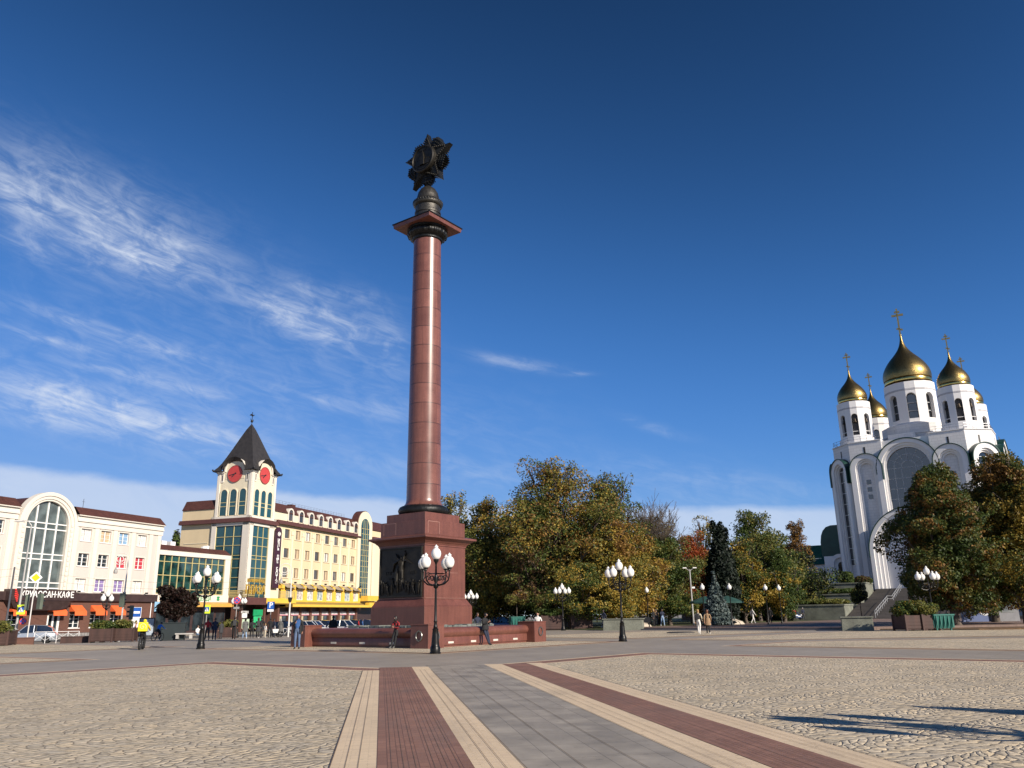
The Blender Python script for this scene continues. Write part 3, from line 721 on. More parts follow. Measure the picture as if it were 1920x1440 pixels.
def window(parent, x0, x1, z0, z1, y=.18, frame=whitepvc, pane=glass, cols=2, rows=1, M=None, fw=.07, name='window', mid=None, sill=True, curtain=None, surround=None):
    'window set back y from the wall face: frame, sill, pane; one part with its pane as sub-part'
    M = M or Matrix.Identity(4)
    mb = MB()
    mb.box(x0, x0+fw, y-.03, y+.06, z0, z1, 0, M); mb.box(x1-fw, x1, y-.03, y+.06, z0, z1, 0, M)
    mb.box(x0+fw, x1-fw, y-.03, y+.06, z0, z0+fw, 0, M); mb.box(x0+fw, x1-fw, y-.03, y+.06, z1-fw, z1, 0, M)
    for i in range(1, cols):
        x = x0+(x1-x0)*i/cols; w = fw*(.9 if mid is None else mid); mb.box(x-w/2, x+w/2, y-.025, y+.05, z0+fw, z1-fw, 0, M)
    for j in range(1, rows):
        z = z0+(z1-z0)*j/rows; mb.box(x0+fw, x1-fw, y-.02, y+.045, z-fw*.3, z+fw*.3, 0, M)
    if sill: mb.box(x0-.08, x1+.08, -.09, y, z0-.09, z0-.005, 0, M)
    w = mb.build(name, frame, parent)
    MB().add([(x0+.02, y+.02, z0+.02), (x1-.02, y+.02, z0+.02), (x1-.02, y+.02, z1-.02), (x0+.02, y+.02, z1-.02)], [(0, 1, 2, 3)], 0, M).build('pane', pane, w)
    if curtain:
        mb = MB(); n = 8
        for a, b in ((x0+fw, x0+(x1-x0)*.42), (x0+(x1-x0)*.58, x1-fw)):
            vs = []
            for i in range(n+1):
                x = a+(b-a)*i/n; vs += [(x, y+.012-.006*(i % 2), z0+fw), (x, y+.012-.006*(i % 2), z1-fw)]
            mb.add(vs, [(2*i, 2*i+2, 2*i+3, 2*i+1) for i in range(n)], 0, M)
        mb.build('curtain', curtains[curtain], w)
    return w

def build_cafe():
    k = 1.15; Z = lambda z: 1.55+(z-1.55)*k; X = lambda s: s*k
    root = thing('cafe_building', 'three-storey cream building with a giant arched window over a brown brick cafe', 'building', (-45.37*k, 104*k, 0), az2rz(20))
    g = gz(-52, 119)-.3
    xl = X(-33); zb0, zb1 = Z(3.9), Z(4.72); zc = Z(12.55); zr0, zr1 = Z(13.4), Z(14.35)
    # body behind the facade sheets
    MB().box(xl, -.01, .32, 15, g, zc+.2).build('body', rose, root)
    cols = [(-12.3, -10.82), (-9.53, -8.02), (-6.8, -5.28), (-3.9, -2.44)]
    rows = [(10.56, 11.93), (7.75, 9.17), (4.95, 6.37)]
    lcols = [(-23.4, -21.9), (-26.3, -24.8), (-29.2, -27.7)]
    holes = [(X(a), X(b), Z(c), Z(d)) for a, b in cols+lcols for c, d in rows]
    MB().holewall(X(-13.15), 0, zb1, zc, [h for h in holes if h[0] > X(-14)], 0, .32).build('upper_wall', rose, root); MB().holewall(xl, X(-20.5), zb1, zc, [h for h in holes if h[0] < X(-20)], 0, .32).build('upper_wall', rose, root)
    cur = [['white', 'sand', 'blue', 'white'], [None, None, 'red', 'red'], ['white', 'violet', 'violet', 'white']]
    for j, (c, d) in enumerate(rows):
        for i, (a, b) in enumerate(cols): window(root, X(a), X(b), Z(c), Z(d), .22, cols=2, rows=3, curtain=cur[j][i], mid=2.2)
        for i, (a, b) in enumerate(lcols): window(root, X(a), X(b), Z(c), Z(d), .22, cols=2, rows=3, mid=2.2)
    mb = MB()      # cream dressings: pilasters, surrounds, string courses
    for s in (-13.0, -10.15, -7.42, -4.6, -1.75, -.35): mb.box(X(s)-.33, X(s)+.33, -.09, 0, zb1, zc-.5)
    ml = MB()
    for s in (-21.1, -24.1, -27.05): ml.box(X(s)-.3, X(s)+.3, -.09, 0, zb1, zc-.5)
    for a, b in cols+lcols:
        for c, d in rows:
            for q in ((X(a)-.14, X(a), Z(c), Z(d)+.14), (X(b), X(b)+.14, Z(c), Z(d)+.14), (X(a), X(b), Z(d), Z(d)+.14)): (mb if a > -15 else ml).box(q[0], q[1], -.05, 0, q[2], q[3])
    mb.build('dressings', cream, root); ml.build('dressings', cream, root)
    for a, b in ((X(-13.15), .12), (xl, X(-20.5))):
        mb = MB(); mb.box(a, b, -.16, .3, zc-.5, zc+.15); mb.box(a, b, -.32, .3, zc+.15, zc+.38); mb.box(a, b, -.22, .3, zc+.38, zr0-.12); mb.box(a, b, -.5, .3, zr0-.12, zr0)
        if b > 0: mb.box(-.3, .12, .3, 15, zc-.5, zr0)
        mb.build('cornice', cream, root)
    for a, b in ((X(-13.15), .2), (xl, X(-20.5))):
        mb = MB(); mb.add([(a, -.52, zr0+.003), (b, -.52, zr0+.003), (b-.25, .5, zr1), (a, .5, zr1), (a, 14, zr1+.4), (b-.25, 14, zr1+.4), (b, 15, zr0+.003), (a, 15, zr0+.003)], [(0, 1, 2, 3), (3, 2, 5, 4), (1, 6, 5, 2), (4, 5, 6, 7)])
        mb.build('roof', brownroof, root)
    # giant arched window
    xc = X(-16.85); r = 2.62*k; R = 3.65*k; zs = Z(11.85); zb = Z(4.9)
    ar = MB().archband(R, R-.45, zs-.1, zb, -.45, .5, xc, n=32).archband(R-.45, r+.3, zs-.05, zb, -.32, .5, xc, n=32).archband(r+.3, r, zs, zb, -.2, .5, xc, n=32)
    for s in (-1, 1):
        for i in range(13): ar.box(xc+s*(R-.72)-.16, xc+s*(R-.72)+.16, -.38, -.3, zb+.6+i*.62, zb+.92+i*.62)
    aw = ar.build('arch_surround', cream, root)
    gw = MB().archfill(r-.02, zs, zb, .22, .3, xc, n=32).build('arched_window', bglass, root)
    mb = MB()
    for i in range(-1, 2): x = xc+i*r*.5; h = math.sqrt(r*r-(x-xc)**2); mb.box(x-.09, x+.09, .1, .22, zb, zs+h)
    for z in (zs+.25, zs-.45, zs-3.55, zs-4.2, zs-7.1+.1, zs-7.1-.55):
        if z > zb: mb.box(xc-r*(1 if z < zs else .985), xc+r*(1 if z < zs else .985), .12, .22, z-.07, z+.07)
    mb.build('glazing_bars', whitepvc, gw)
    mb = MB().archfill(R-.46, zs-.1, zb, .32, 9, xc, n=32); mb.build('vault_body', brownroof, aw)
    # ground floor in brick with sign band
    gh = [(X(-12.35), X(-10.95), Z(1.0), Z(2.45)), (X(-9.6), X(-8.05), Z(1.0), Z(2.45)), (X(-6.75), X(-5.3), Z(1.0), Z(2.45)), (X(-20.0), X(-18.6), Z(1.0), Z(2.45)), (X(-15.2), X(-13.55), Z(.35), Z(2.5)), (X(-3.4), X(-1.9), Z(.6), Z(3.3)), (X(-24.6), X(-23), Z(1.0), Z(2.45))]
    MB().holewall(xl, 0, g, zb0, gh, 0, .3).build('brick_wall', brick, root)
    MB().box(xl, .02, -.1, -.003, g, Z(.45)).build('plinth', mat('grey_stone_plinth', (.22, .21, .2), .8, var=.2, fine=20), root)
    for h in gh[:4]+gh[6:]: window(root, *h, .2, cols=2, rows=3, mid=2)
    d = gh[4]; dm = MB()
    for a, b in ((d[0], d[0]+.3), (d[1]-.3, d[1]), ((d[0]+d[1])/2-.12, (d[0]+d[1])/2+.12)): dm.box(a, b, .1, .2, d[2], d[3])
    dm.box(d[0], d[1], .1, .2, d[3]-.15, d[3]); dr = dm.build('door', whitepvc, root)
    MB().add([(d[0], .18, d[2]), (d[1], .18, d[2]), (d[1], .18, d[3]), (d[0], .18, d[3])], [(0, 1, 2, 3)]).build('pane', glass, dr)
    d = gh[5]; dr = MB().box(d[0], d[1], .1, .18, d[2], d[3]).build('poster_board', white, root)
    MB().box(d[0]+.1, d[1]-.1, .08, .1, d[3]-1.35, d[3]-.1).build('blue_sign_field', mat('sign_blue', (.02, .09, .35), .4), dr)
    MB().box(d[0]+.3, d[1]-.3, .07, .08, d[3]-.9, d[3]-.6).build('white_bus_mark', white, dr)
    for a, b in ((-12.52, -10.9), (-9.68, -8.03), (-6.83, -5.28), (-20.0, -18.5), (-15.25, -13.5)):
        a, b = X(a), X(b); z1, z0 = Z(3.44), Z(2.75); zf = Z(2.32)
        mb = MB().add([(a, -.02, z1), (b, -.02, z1), (b, -1.0, z0), (a, -1.0, z0), (a, -1.05, zf), (b, -1.05, zf)], [(0, 3, 2, 1), (3, 4, 5, 2)]).add([(a, -.02, z1), (a, -1.0, z0), (a, -.02, z0)], [(0, 2, 1)]).add([(b, -.02, z1), (b, -1.0, z0), (b, -.02, z0)], [(0, 1, 2)])
        mb.build('awning', orange, root)
    MB().box(X(-12.9), .1, -.38, -.002, zb0, zb1+.05).box(-.04, .1, -.002, 8, zb0, zb1+.05).build('sign_band', darkband, root); MB().box(xl, X(-20.7), -.38, -.002, zb0, zb1+.05).build('sign_band', darkband, root)
    a, b = X(-20.75), X(-12.95)
    sg = MB().box(a, b, -1.35, -.002, Z(3.87), Z(5.0)); n = 12      # deep fascia with a bowed underside
    vs = []
    for i in range(n+1):
        t = i/n; x = a+(b-a)*t; dz = 1.15*math.sqrt(max(0, 1-(2*t-1)**4)); vs += [(x, -1.3, Z(3.87)-.002), (x, -1.0+.6*0, Z(3.87)-dz), (x, -.01, Z(3.87)-dz)]
    sg.add(vs, [(3*i, 3*i+1, 3*i+4, 3*i+3) for i in range(n)]+[(3*i+1, 3*i+2, 3*i+5, 3*i+4) for i in range(n)])
    s = sg.build('sign_fascia', darkband, root)
    wm = mat('white_letters', (.85, .84, .8), .4, var=.02)
    textmesh('КРУАССАН·КАФЕ', 1.02, wm, root, (a+(b-a)*.545, -1.37, Z(4.46)), (PI/2, 0, 0), 'sign_lettering', .02, sx=.87)
    mb = MB()
    for i in range(7):
        a2 = i/6*2*PI*.8-.3; M = tr(a+.62, -1.4, Z(4.35)) @ Matrix.Rotation(-.25, 4, 'Y')
        mb.box(-.28+.05*abs(i-3), .22-.06*abs(i-3), -.03, .03, -.72+i*.22, -.57+i*.22, 0, M)
    mb.build('croissant_emblem', mat('sign_red', (.7, .05, .04), .4), root)
    for s in (-12, -8.7, -5.5, -2): MB().box(X(s)-.12, X(s)+.12, -.75, -.4, zb1+.1, zb1+.32).build('spotlight', black, root)
    MB().tube([(X(-.6), -.1, zb0), (X(-.6), -.1, g)], .06, 8).build('downpipe', white, root)
    MB().tube([(X(-10.2), 3, zr1), (X(-10.2), 3, zr1+1.6)], .03, 5).tube([(X(-10.4), 3, zr1+1.2), (X(-10.0), 3, zr1+1.2)], .02, 4).build('aerial', black, root)
build_cafe()
nb = thing('neighbour_house', 'dark gabled roof peeping over the cream building at the left edge', 'building', (-82, 128, 0), az2rz(20))
MB().box(-14, 12, 0, 14, -1, 16.2).build('wall', rose, nb)
MB().add([(-15, -1, 16), (13, -1, 16), (13, 15, 16), (-15, 15, 16), (-15, 7, 20.6), (9, 7, 20.6)], [(0, 1, 5, 4), (1, 2, 5), (2, 3, 4, 5), (3, 0, 4)]).build('roof', mat('dark_slate_roof', (.05, .045, .045), .7), nb)

def curtain(parent, x0, x1, z0, z1, nx, zs, M=None, y=0., pane=gglass, bars=yframe, name='curtain_wall', w=.09):
    M = M or Matrix.Identity(4)
    g = MB().box(x0, x1, y+.06, y+.1, z0, z1, 0, M).build(name, pane, parent)
    mb = MB()
    for i in range(nx+1): x = x0+(x1-x0)*i/nx; mb.box(x-w/2, x+w/2, y-.06, y+.06, z0, z1, 0, M)
    for z in zs: mb.box(x0+.05, x1-.05, y-.045, y+.06, z-w/2, z+w/2, 0, M)
    mb.build('mullions', bars, g)
    return g

def build_link():
    k = 1.15; Z = lambda z: 1.55+(z-1.55)*k; X = lambda s: s*k
    root = thing('glass_link_building', 'low link building with a green glass front and green shop lettering', 'building', (-41.44*k, 118*k, 0), az2rz(22))
    g = -.8; x0 = X(-13.2); x1 = X(.35)
    MB().box(x0, x1, .2, 6.5, g, Z(10.4)).build('body', cream, root)
    MB().box(x0, x1, -.25, .2, Z(9.92), Z(10.55)).box(X(-.72), x1, -.2, .2, Z(3.4), Z(9.92)).box(x1, x1+.01, .2, 6.5, Z(3.4), Z(10.4)).box(x0, x1, -.3, .2, Z(4.0), Z(4.95)).build('frame', cream, root)
    MB().add([(x0, -.35, Z(10.551)), (x1-.1, -.35, Z(10.551)), (x1-.4, .8, Z(11.3)), (x0, .8, Z(11.3)), (x1-.4, 6.5, Z(11.3)), (x0, 6.5, Z(11.3)), (x1-.1, 6.5, Z(10.55))], [(0, 1, 2, 3), (3, 2, 4, 5), (1, 6, 4, 2)]).build('roof', brownroof, root)
    curtain(root, x0, X(-.72), Z(4.95), Z(9.92), 10, [Z(4.95)+.1, Z(5.6), Z(7.35), Z(9.1)])
    gs = mat('sign_green', (.01, .28, .10), .45)
    textmesh('ДЕТСКАЯ ОДЕЖДА', .95, gs, root, (X(-6.2), -.31, Z(4.45)), (PI/2, 0, 0), 'sign_lettering', .02, sx=.78)
    mb = MB()
    for a in range(4): mb.sphere((X(-1.75)+.2*math.cos(a*PI/2+.8), -.33, Z(4.5)+.25*math.sin(a*PI/2+.8)), .17, 5)
    mb.build('clover_emblem', gs, root)
    mb = MB().add([(x0, -.3, Z(3.98)), (x1, -.3, Z(3.98)), (x1, -1.5, Z(3.75)), (x0, -1.5, Z(3.75)), (x0, -1.5, Z(3.35)), (x1, -1.5, Z(3.35)), (x0, 0.2, Z(3.32)), (x1, 0.2, Z(3.32))], [(0, 3, 2, 1), (3, 4, 5, 2), (4, 6, 7, 5)])
    mb.build('canopy', mat('ochre_canopy', (.62, .34, .07), .5, var=.06), root)
    MB().box(x0, x1, .14, .2, g, Z(3.3)).build('shopfront', darkband, root)
    for i in range(6): MB().box(x0+1+i*2.5, x0+2.9+i*2.5, .08, .139, 0.1, 2.9).build('shop_window', glass, root)
    for i in range(3): MB().box(X(-12.4)+i*1.8, X(-12.4)+i*1.8+1.0, 2.2, 3.1, Z(11.3), Z(11.3)+.75).build('rooftop_unit', white, root)
build_link()

def build_plaza():
    root = thing('clock_tower_building', 'yellow shopping building with a clock tower under a pointed dark roof', 'building', (-45.79, 139, 0), az2rz(18))
    g = -.8; W = 7.15
    # --- tower
    MB().box(.02, W-.02, .02, W-.02, g, 19.0).build('tower_core', paleyel, root)
    faces = [Matrix.Identity(4), tr(0, W, 0) @ rotz(-PI/2), tr(W, 0, 0) @ rotz(PI/2), tr(W, W, 0) @ rotz(PI)]
    tw = MB()
    for M in faces: tw.box(.0, .55, -.12, .3, 18.95, 26.85, 0, M)
    for M in faces: tw.box(W-.55, W, -.12, .3, 18.95, 26.85, 0, M)
    for M in faces: tw.box(-.35, W+.35, -.35, .3, 18.55, 18.95, 0, M)
    tw.build('tower_trim', cream, root)
    up = MB().box(.05, W-.05, .05, W-.05, 18.95, 27.0)
    for M in faces: up.archfill(1.95, 27.0, 25.5, .0, .5, W/2, 0, M, n=24)
    up.build('tower_top', paleyel, root)
    tr2 = MB()
    for M in faces:
        tr2.archband(2.2, 1.95, 27.0, 26.85, -.25, .3, W/2, 0, M, n=24)
        tr2.box(-.2, W/2-2.2, -.25, .1, 26.6, 26.95, 0, M); tr2.box(W/2+2.2, W+.2, -.25, .1, 26.6, 26.95, 0, M)
    tr2.build('eaves_moulding', cream, root)
    clockred = mat('clock_red', (.50, .055, .05), .5, var=.04)
    for fi, M in enumerate(faces[:2]):
        Q = M @ tr(W/2, -.08, 26.4) @ Matrix.Rotation(PI/2, 4, 'X')
        ck = MB().lathe([(1.42, -.08), (1.42, .02), (.001, .02)], 40, 0, Q).build('clock', clockred, root)
        MB().lathe([(1.45, -.06), (1.52, -.06), (1.52, .06), (1.42, .06), (1.42, .0)], 40, 0, Q).build('clock_rim', mat('clock_rim_red', (.3, .06, .05), .5), ck)
        hd = MB()
        for ang, L, w in ((101.0, 1.25, .13), (131, .78, .17)):
            hd.box(-w/2, w/2, -.3, L, .03, .07, 0, Q @ rotz(rad(ang)))
        hd.build('clock_hands', mat('clock_hand_metal', (.03, .028, .028), .4), ck)
        # slots beside the clock and three tall arched windows
        for x in (.98, W-.98): 
            MB().box(x-.28, x+.28, -.06, .04, 25.0, 26.5, 0, M).build('slot_surround', cream, root)
            MB().box(x-.1, x+.1, -.075, -.06, 25.25, 26.3, 0, M).build('slot', black, root)
        for i in range(3):
            x = W/2+(i-1)*1.95
            s = MB().archband(.82, .66, 23.0, 19.1, -.1, .06, x, 0, M, n=14).build('window_surround', paleyel, root)
            w = MB().archfill(.66, 23.0, 19.15, -.02, .05, x, 0, M, n=14).build('arched_window', mat('teal_glass', (.02, .07, .085), .05), root)
            b = MB()
            for z in (20.7, 21.4): b.box(x-.66, x+.66, -.05, -.02, z-.05, z+.05, 0, M)
            b.build('glazing_bars', yframe, w)
    # roof: tall concave spire rising from eaves that lift over each clock
    n = 14; vs = []; rings = []
    prof = [(0., 26.95), (.06, 27.3), (.14, 27.75), (.24, 28.5), (.36, 29.7), (.52, 31.4), (.7, 33.4), (.86, 35.1), (1., 36.3)]
    for t, z in prof:
        ring = []
        for M in faces:
            for i in range(n):
                u = i/n; x = -.75+(W+1.5)*u; xx = x-W/2
                lift = max(0, 1-(xx/2.55)**2)
                ez = 26.95+ (math.sqrt(max(0, 2.45**2-xx*xx))*.98 if abs(xx) < 2.45 else 0)
                zz = z+(max(ez, z)-z)*(1-t)**2 if z < ez else z
                p = M @ Vector((W/2+xx*(1-t), -.75+(W/2+.75)*t, max(z, ez if t < .001 else min(ez, z+ (ez-z)*(1-t*3)) if ez > z and t < .33 else z)))
                ring.append(len(vs)); vs.append(tuple(p))
        rings.append(ring)
    fs = []
    m = len(rings[0])
    # faces run clockwise around the tower: 0, then the others in their own order
    order = list(range(0, n))+list(range(2*n, 3*n))+list(range(3*n, 4*n))+list(range(n, 2*n))
    for a, b in zip(rings[:-1], rings[1:]):
        for i in range(m):
            p, q = order[i], order[(i+1) % m]; fs.append((a[p], a[q], b[q], b[p]))
    bot = [rings[0][i] for i in order]
    sp = MB().add(vs, fs)
    sp.build('spire_roof', mat('dark_tower_roof', (.028, .025, .024), .62, var=.2, scale=2), root, smooth=35)
    for M in faces:
        for a, b in ((-.72, W/2-2.2), (W/2+2.2, W+.72)): MB().box(a, b, -.72, .3, 26.9, 26.96, 0, M).build('soffit', MATS['dark_tower_roof'], root)
    c = tr(W/2, W/2, 36.2)
    MB().tube([(0, 0, 0), (0, 0, 2.3)], .06, 6, 0, c).sphere((0, 0, .55), .26, 6, 0, c).tube([(.45*math.cos(a), 0, .95+.25*math.sin(a)) for a in [PI+PI*i/8 for i in range(9)]], .05, 5, 0, c).tube([(-.75, 0, 1.5), (-.3, 0, 1.72), (.1, 0, 1.62), (.6, 0, 1.85)], [.04, .18, .16, .05], 6, 0, c).build('weather_vane', black, root, smooth=50)
    for M in (tr(-.7, -.7), tr(W+.7, -.7), tr(-.7, W+.7)): MB().sphere((0, 0, 27.2), .17, 5, 0, M).build('eaves_finial', black, root)
    # tower shaft: glazed corners between cream piers
    pier = MB().box(-.25, 1.0, -.3, 0, 5, 17.8).box(-.3, 0, -.3, 1.0, 5, 17.8).box(5.72, W+.0, -.3, 0, 5, 17.8).box(-.3, 0, 6.45, W+.2, 5, 17.8)
    for M in faces[:2]: pier.box(-.3, W, -.3, 0, 17.3, 17.8, 0, M)
    pier.build('tower_piers', cream, root)
    curtain(root, 1.0, 5.72, 5.2, 17.3, 3, [6.9, 8.5, 10.1, 11.6, 12.2, 13.9, 15.4], faces[0], -.12, mat('teal_glass', (.02, .07, .085), .05) if 0 else MATS['teal_glass'])
    curtain(root, .7, W-1.0, 5.2, 17.3, 3, [6.9, 8.5, 10.1, 11.6, 12.2, 13.9, 15.4], faces[1], -.12, MATS['teal_glass'])
    MB().box(-.7, W+.8, -.7, .0, 17.82, 18.3).box(-.55, W+.7, -.55, .0, 18.3, 18.56).box(-.7, .0, .0, W+7, 17.82, 18.3).box(-.55, .0, .0, W+7, 18.3, 18.56).build('brown_band', mat('brown_cornice_cladding', (.10, .038, .032), .6, var=.1), root)
    # left wing beside the tower
    MB().box(.02, 12, W, W+6.9, g, 20.4).build('left_wing', yellow, root)
    MB().add([(-.15, W+.02, 20.4), (-.15, W+7, 20.4), (.5, W+6.7, 22.1), (.5, W+.02, 22.1), (12, W+6.7, 22.1), (12, W+.02, 22.1), (12, W+7, 20.4)], [(0, 3, 2, 1), (3, 5, 4, 2), (1, 2, 4, 6)]).build('left_roof', brownroof, root)
    for z in (9, 12.5, 14.5): MB().box(-.05, .01, W+1, W+6, z, z+.1).build('string_course', paleyel, root)
    MB().box(-.9, -.05, W+.4, W+1.2, 13.3, 14.0).box(-1.6, -.9, W+.6, W+1.0, 13.5, 13.8).build('roof_ventilator', white, root)
    # --- main facade, in the plane of the tower's right face
    k = 1.03; ox = 10.8; X = lambda s: ox+s*k; Z = lambda z: 1.55+(z-1.55)*k
    xe = X(27.3); xa = W
    cols = [.1+3.43*i for i in range(8)]
    rows = [(15.55, 17.15), (12.13, 13.78), (8.72, 10.42)]
    holes = [(X(a), X(a+1.6), Z(c), Z(d)) for a in cols for c, d in rows]
    MB().holewall(xa, xe, 4.7, Z(17.8), holes, 0, .28).build('main_wall', yellow, root)
    MB().box(xa, X(42), .28, 15, g, Z(19.9)).build('main_body', yellow, root)
    fr = mat('brown_window_frame', (.11, .085, .075), .5)
    wg = glassmat('grey_glass', (.06, .058, .055), .08, .3)
    wgs = [wg, glassmat('grey_glass_light', (.13, .125, .115), .08, .3), glassmat('grey_glass_dark', (.03, .03, .032), .06, .4), wg]; wr = random.Random(2)
    for h in holes: window(root, *h, .2, frame=fr, pane=wr.choice(wgs), cols=2, rows=1, fw=.07, sill=False, curtain=wr.choice([None, None, None, 'white', 'sand']))
    dr = MB()
    for a in cols:
        for c, d in rows:
            dr.box(X(a)-.32, X(a)-.0, -.05, 0, Z(c)-.05, Z(d)+.08); dr.box(X(a+1.6), X(a+1.6)+.32, -.05, 0, Z(c)-.05, Z(d)+.08); dr.box(X(a)-.32, X(a+1.6)+.32, -.14, 0, Z(c)-.17, Z(c)-.05)
    for i in range(9): dr.box(X(-.9+3.43*i)-.28, X(-.9+3.43*i)+.28, -.1, 0, 7.9, Z(16.2)); 
    for i in range(9): dr.box(X(-.9+3.43*i)-.4, X(-.9+3.43*i)+.4, -.18, 0, Z(16.2), Z(16.9))
    dr.box(xa, X(-.9), -.16, 0, 5, Z(17.3))
    dr.build('facade_trim', paleyel, root)
    MB().box(xa+.8, xe, -.45, 0, Z(17.8), Z(18.5)).box(xa+.8, xe, -.75, -.45, Z(17.8), Z(18.05)).build('brown_band', MATS['brown_cornice_cladding'], root)
    MB().box(xa, xe, -.12, .28, Z(18.5), Z(20.0)).build('attic_wall', paleyel, root)
    MB().add([(xa, -.3, Z(20.0)), (xe, -.3, Z(20.0)), (xe, 1.3, Z(21.7)), (xa, 1.3, Z(21.7)), (xe, 14, Z(21.9)), (xa, 14, Z(21.9)), (xa, -.3, Z(19.9)), (xe, -.3, Z(19.9))], [(0, 1, 2, 3), (3, 2, 4, 5), (6, 7, 1, 0)]).build('mansard_roof', brownroof, root)
    for i in range(8):
        x = X(cols[i]+1.2); zs = Z(20.0)-.02
        d = MB().archband(.98, .70, zs, Z(18.6), -.36, 1.0, x, n=16).build('dormer', cream, root)
        w = MB().archfill(.70, zs, Z(18.75), -.2, -.13, x, n=14).build('window', MATS['dark_glass'] if i % 3 else MATS['grey_glass'], d)
        MB().box(x-.05, x+.05, -.26, -.2, Z(18.75), zs+.6).box(x-.7, x+.7, -.26, -.2, zs-.05, zs+.05).build('glazing_bars', fr, d)
    rl = MB()
    for i in range(26): rl.tube([(xa+1+i*1.1, 2, Z(21.7)), (xa+1+i*1.1, 2, Z(21.7)+.75)], .02, 4)
    rl.tube([(xa+1, 2, Z(21.7)+.75), (xa+28.5, 2, Z(21.7)+.75)], .02, 4).tube([(xa+1, 2, Z(21.7)+.4), (xa+28.5, 2, Z(21.7)+.4)], .02, 4)
    rl.build('roof_railing', mat('grey_metal_rail', (.25, .25, .26), .4, .6), root)
    MB().box(X(4), X(5.2), 1.5, 2.6, Z(21.7), Z(22.1)).build('chimney', brownroof, root)
    # tall arched stair bay and the part beyond
    xb = X(29.1)
    MB().archfill(3.15, Z(20.4), 5, -.5, 1.2, xb, n=24).build('stair_bay', paleyel, root)
    MB().archband(3.3, 3.155, Z(20.4), Z(19.6), -.35, 1.3, xb, n=24).build('bay_roof_edge', brownroof, root)
    gb = MB().archfill(1.75, Z(20.2), 5.6, -.62, -.5, xb-.2, n=20).build('arched_window', gglass, root)
    b = MB()
    for i in (-1, 0, 1): b.box(xb-.2+i*.85-.04, xb-.2+i*.85+.04, -.68, -.62, 5.6, Z(20.2)+1.4)
    for j in range(13): b.box(xb-1.95, xb+1.55, -.68, -.62, 6.5+j*1.15-.04, 6.5+j*1.15+.04)
    b.build('glazing_bars', yframe, gb)
    xh = X(32.3)
    MB().box(xh, X(42), -.5, .28, 5, Z(17.6)).box(xh, X(36), -.6, .28, 5, Z(17.0)).build('end_wall', paleyel, root)
    MB().box(xh, X(42), -.9, .28, Z(17.6), Z(18.4)).build('end_band', MATS['brown_cornice_cladding'], root)
    MB().box(xh, X(42), -.4, 6, Z(18.4), Z(19.8)).build('end_attic', yellow, root)
    MB().add([(xh, -.6, Z(19.8)), (X(42), -.6, Z(19.8)), (X(41), 2, Z(22.2)), (xh+.5, 2, Z(22.2)), (X(42), 10, Z(19.8)), (xh, 10, Z(19.8))], [(0, 1, 2, 3), (0, 3, 5), (2, 1, 4)]).build('end_roof', brownroof, root)
    for z in (8.7, 12.1, 15.5): 
        for s in (36.6, 39.2): window(root, X(s), X(s+1.3), z, z+1.6, -.52, frame=fr, pane=wg, sill=False)
    # first-floor shop windows in yellow frames under slanted glass hoods
    ym = mat('yellow_frame_paint', (.76, .47, .06), .5, var=.06)
    fz0, fz1 = Z(4.6), Z(6.75)
    oh = [(X(.7+3.43*i), X(.7+3.43*i)+2.25, Z(4.85), Z(6.65)) for i in range(8)]
    MB().holewall(X(-.9), xe+.4, fz0, fz1, oh, -.62, .3).box(X(-.9), xe+.4, -.62, 0, fz0-.05, fz0).build('shop_frame', ym, root)
    MB().box(X(-.9), xe+.4, -.3, -.01, fz0, fz1).build('shop_backing', darkband, root)
    posters = [mat('poster_%s' % n, c, .5, var=.5, scale=2.2) for n, c in (('cool', (.30, .36, .38)), ('warm', (.45, .40, .36)), ('pale', (.5, .5, .5)))]
    for i, h in enumerate(oh):
        window(root, *h, -.42, frame=whitepvc, pane=posters[i % 3], cols=2, rows=1, name='shop_window', sill=False)
    for i in range(9):
        x = X(-.55+3.43*i) if i else X(-.6)
        MB().slab([(x-.42, fz1), (x+.42, fz1), (x+.42, fz1+.55), (x-.42, fz1+.55)], -.95, -.0).add([(x-.42, -.95, fz1+.55), (x+.42, -.95, fz1+.55), (x+.42, 0, fz1+1.05), (x-.42, 0, fz1+1.05)], [(0, 1, 2, 3)]).build('shop_pier', ym, root)
        MB().box(x-.16, x+.16, -1.2, -.85, fz1+.95, fz1+1.25).build('floodlight', black, root)
    for i in range(8):
        a, b = X(.0+3.43*i), X(.0+3.43*i)+2.7
        MB().add([(a, -.01, Z(7.62)), (b, -.01, Z(7.62)), (b, -1.35, Z(6.85)), (a, -1.35, Z(6.85)), (a, -.01, Z(7.66)), (b, -.01, Z(7.66)), (b, -1.35, Z(6.89)), (a, -1.35, Z(6.89))], [(0, 1, 2, 3), (4, 7, 6, 5), (3, 2, 6, 7)]).build('glass_hood', mat('smoky_hood', (.25, .2, .15), .3), root)
        MB().add([(a+.2, -.6, fz0-.05), (a+.4, -.6, fz0-.05), (a+.0, -2.1, Z(3.95)), (a-.2, -2.1, Z(3.95))], [(0, 1, 2, 3), (3, 2, 1, 0)]).build('bracket', ym, root)
    MB().add([(X(-.9), -.6, fz0-.06), (xe+.4, -.6, fz0-.06), (xe+.4, -2.2, Z(4.0)), (X(-.9), -2.2, Z(4.0))], [(0, 3, 2, 1)]).build('canopy_slope', mat('olive_canopy', (.30, .20, .05), .6), root)
    MB().box(X(-1.5), xe+1, -2.35, -2.15, Z(3.64), Z(4.05)).box(X(-1.5), xe+1, -2.15, 0, Z(3.6), Z(3.66)).build('canopy_beam', ym, root)
    # deep canopy at the foot of the tower, with slatted balcony and gold lettering
    cp = MB()
    P0 = [(-3.2, 7.0), (-3.2, -3.2), (W+3.6, -3.2), (W+3.6, 0), (0, 0), (0, 7.0)]
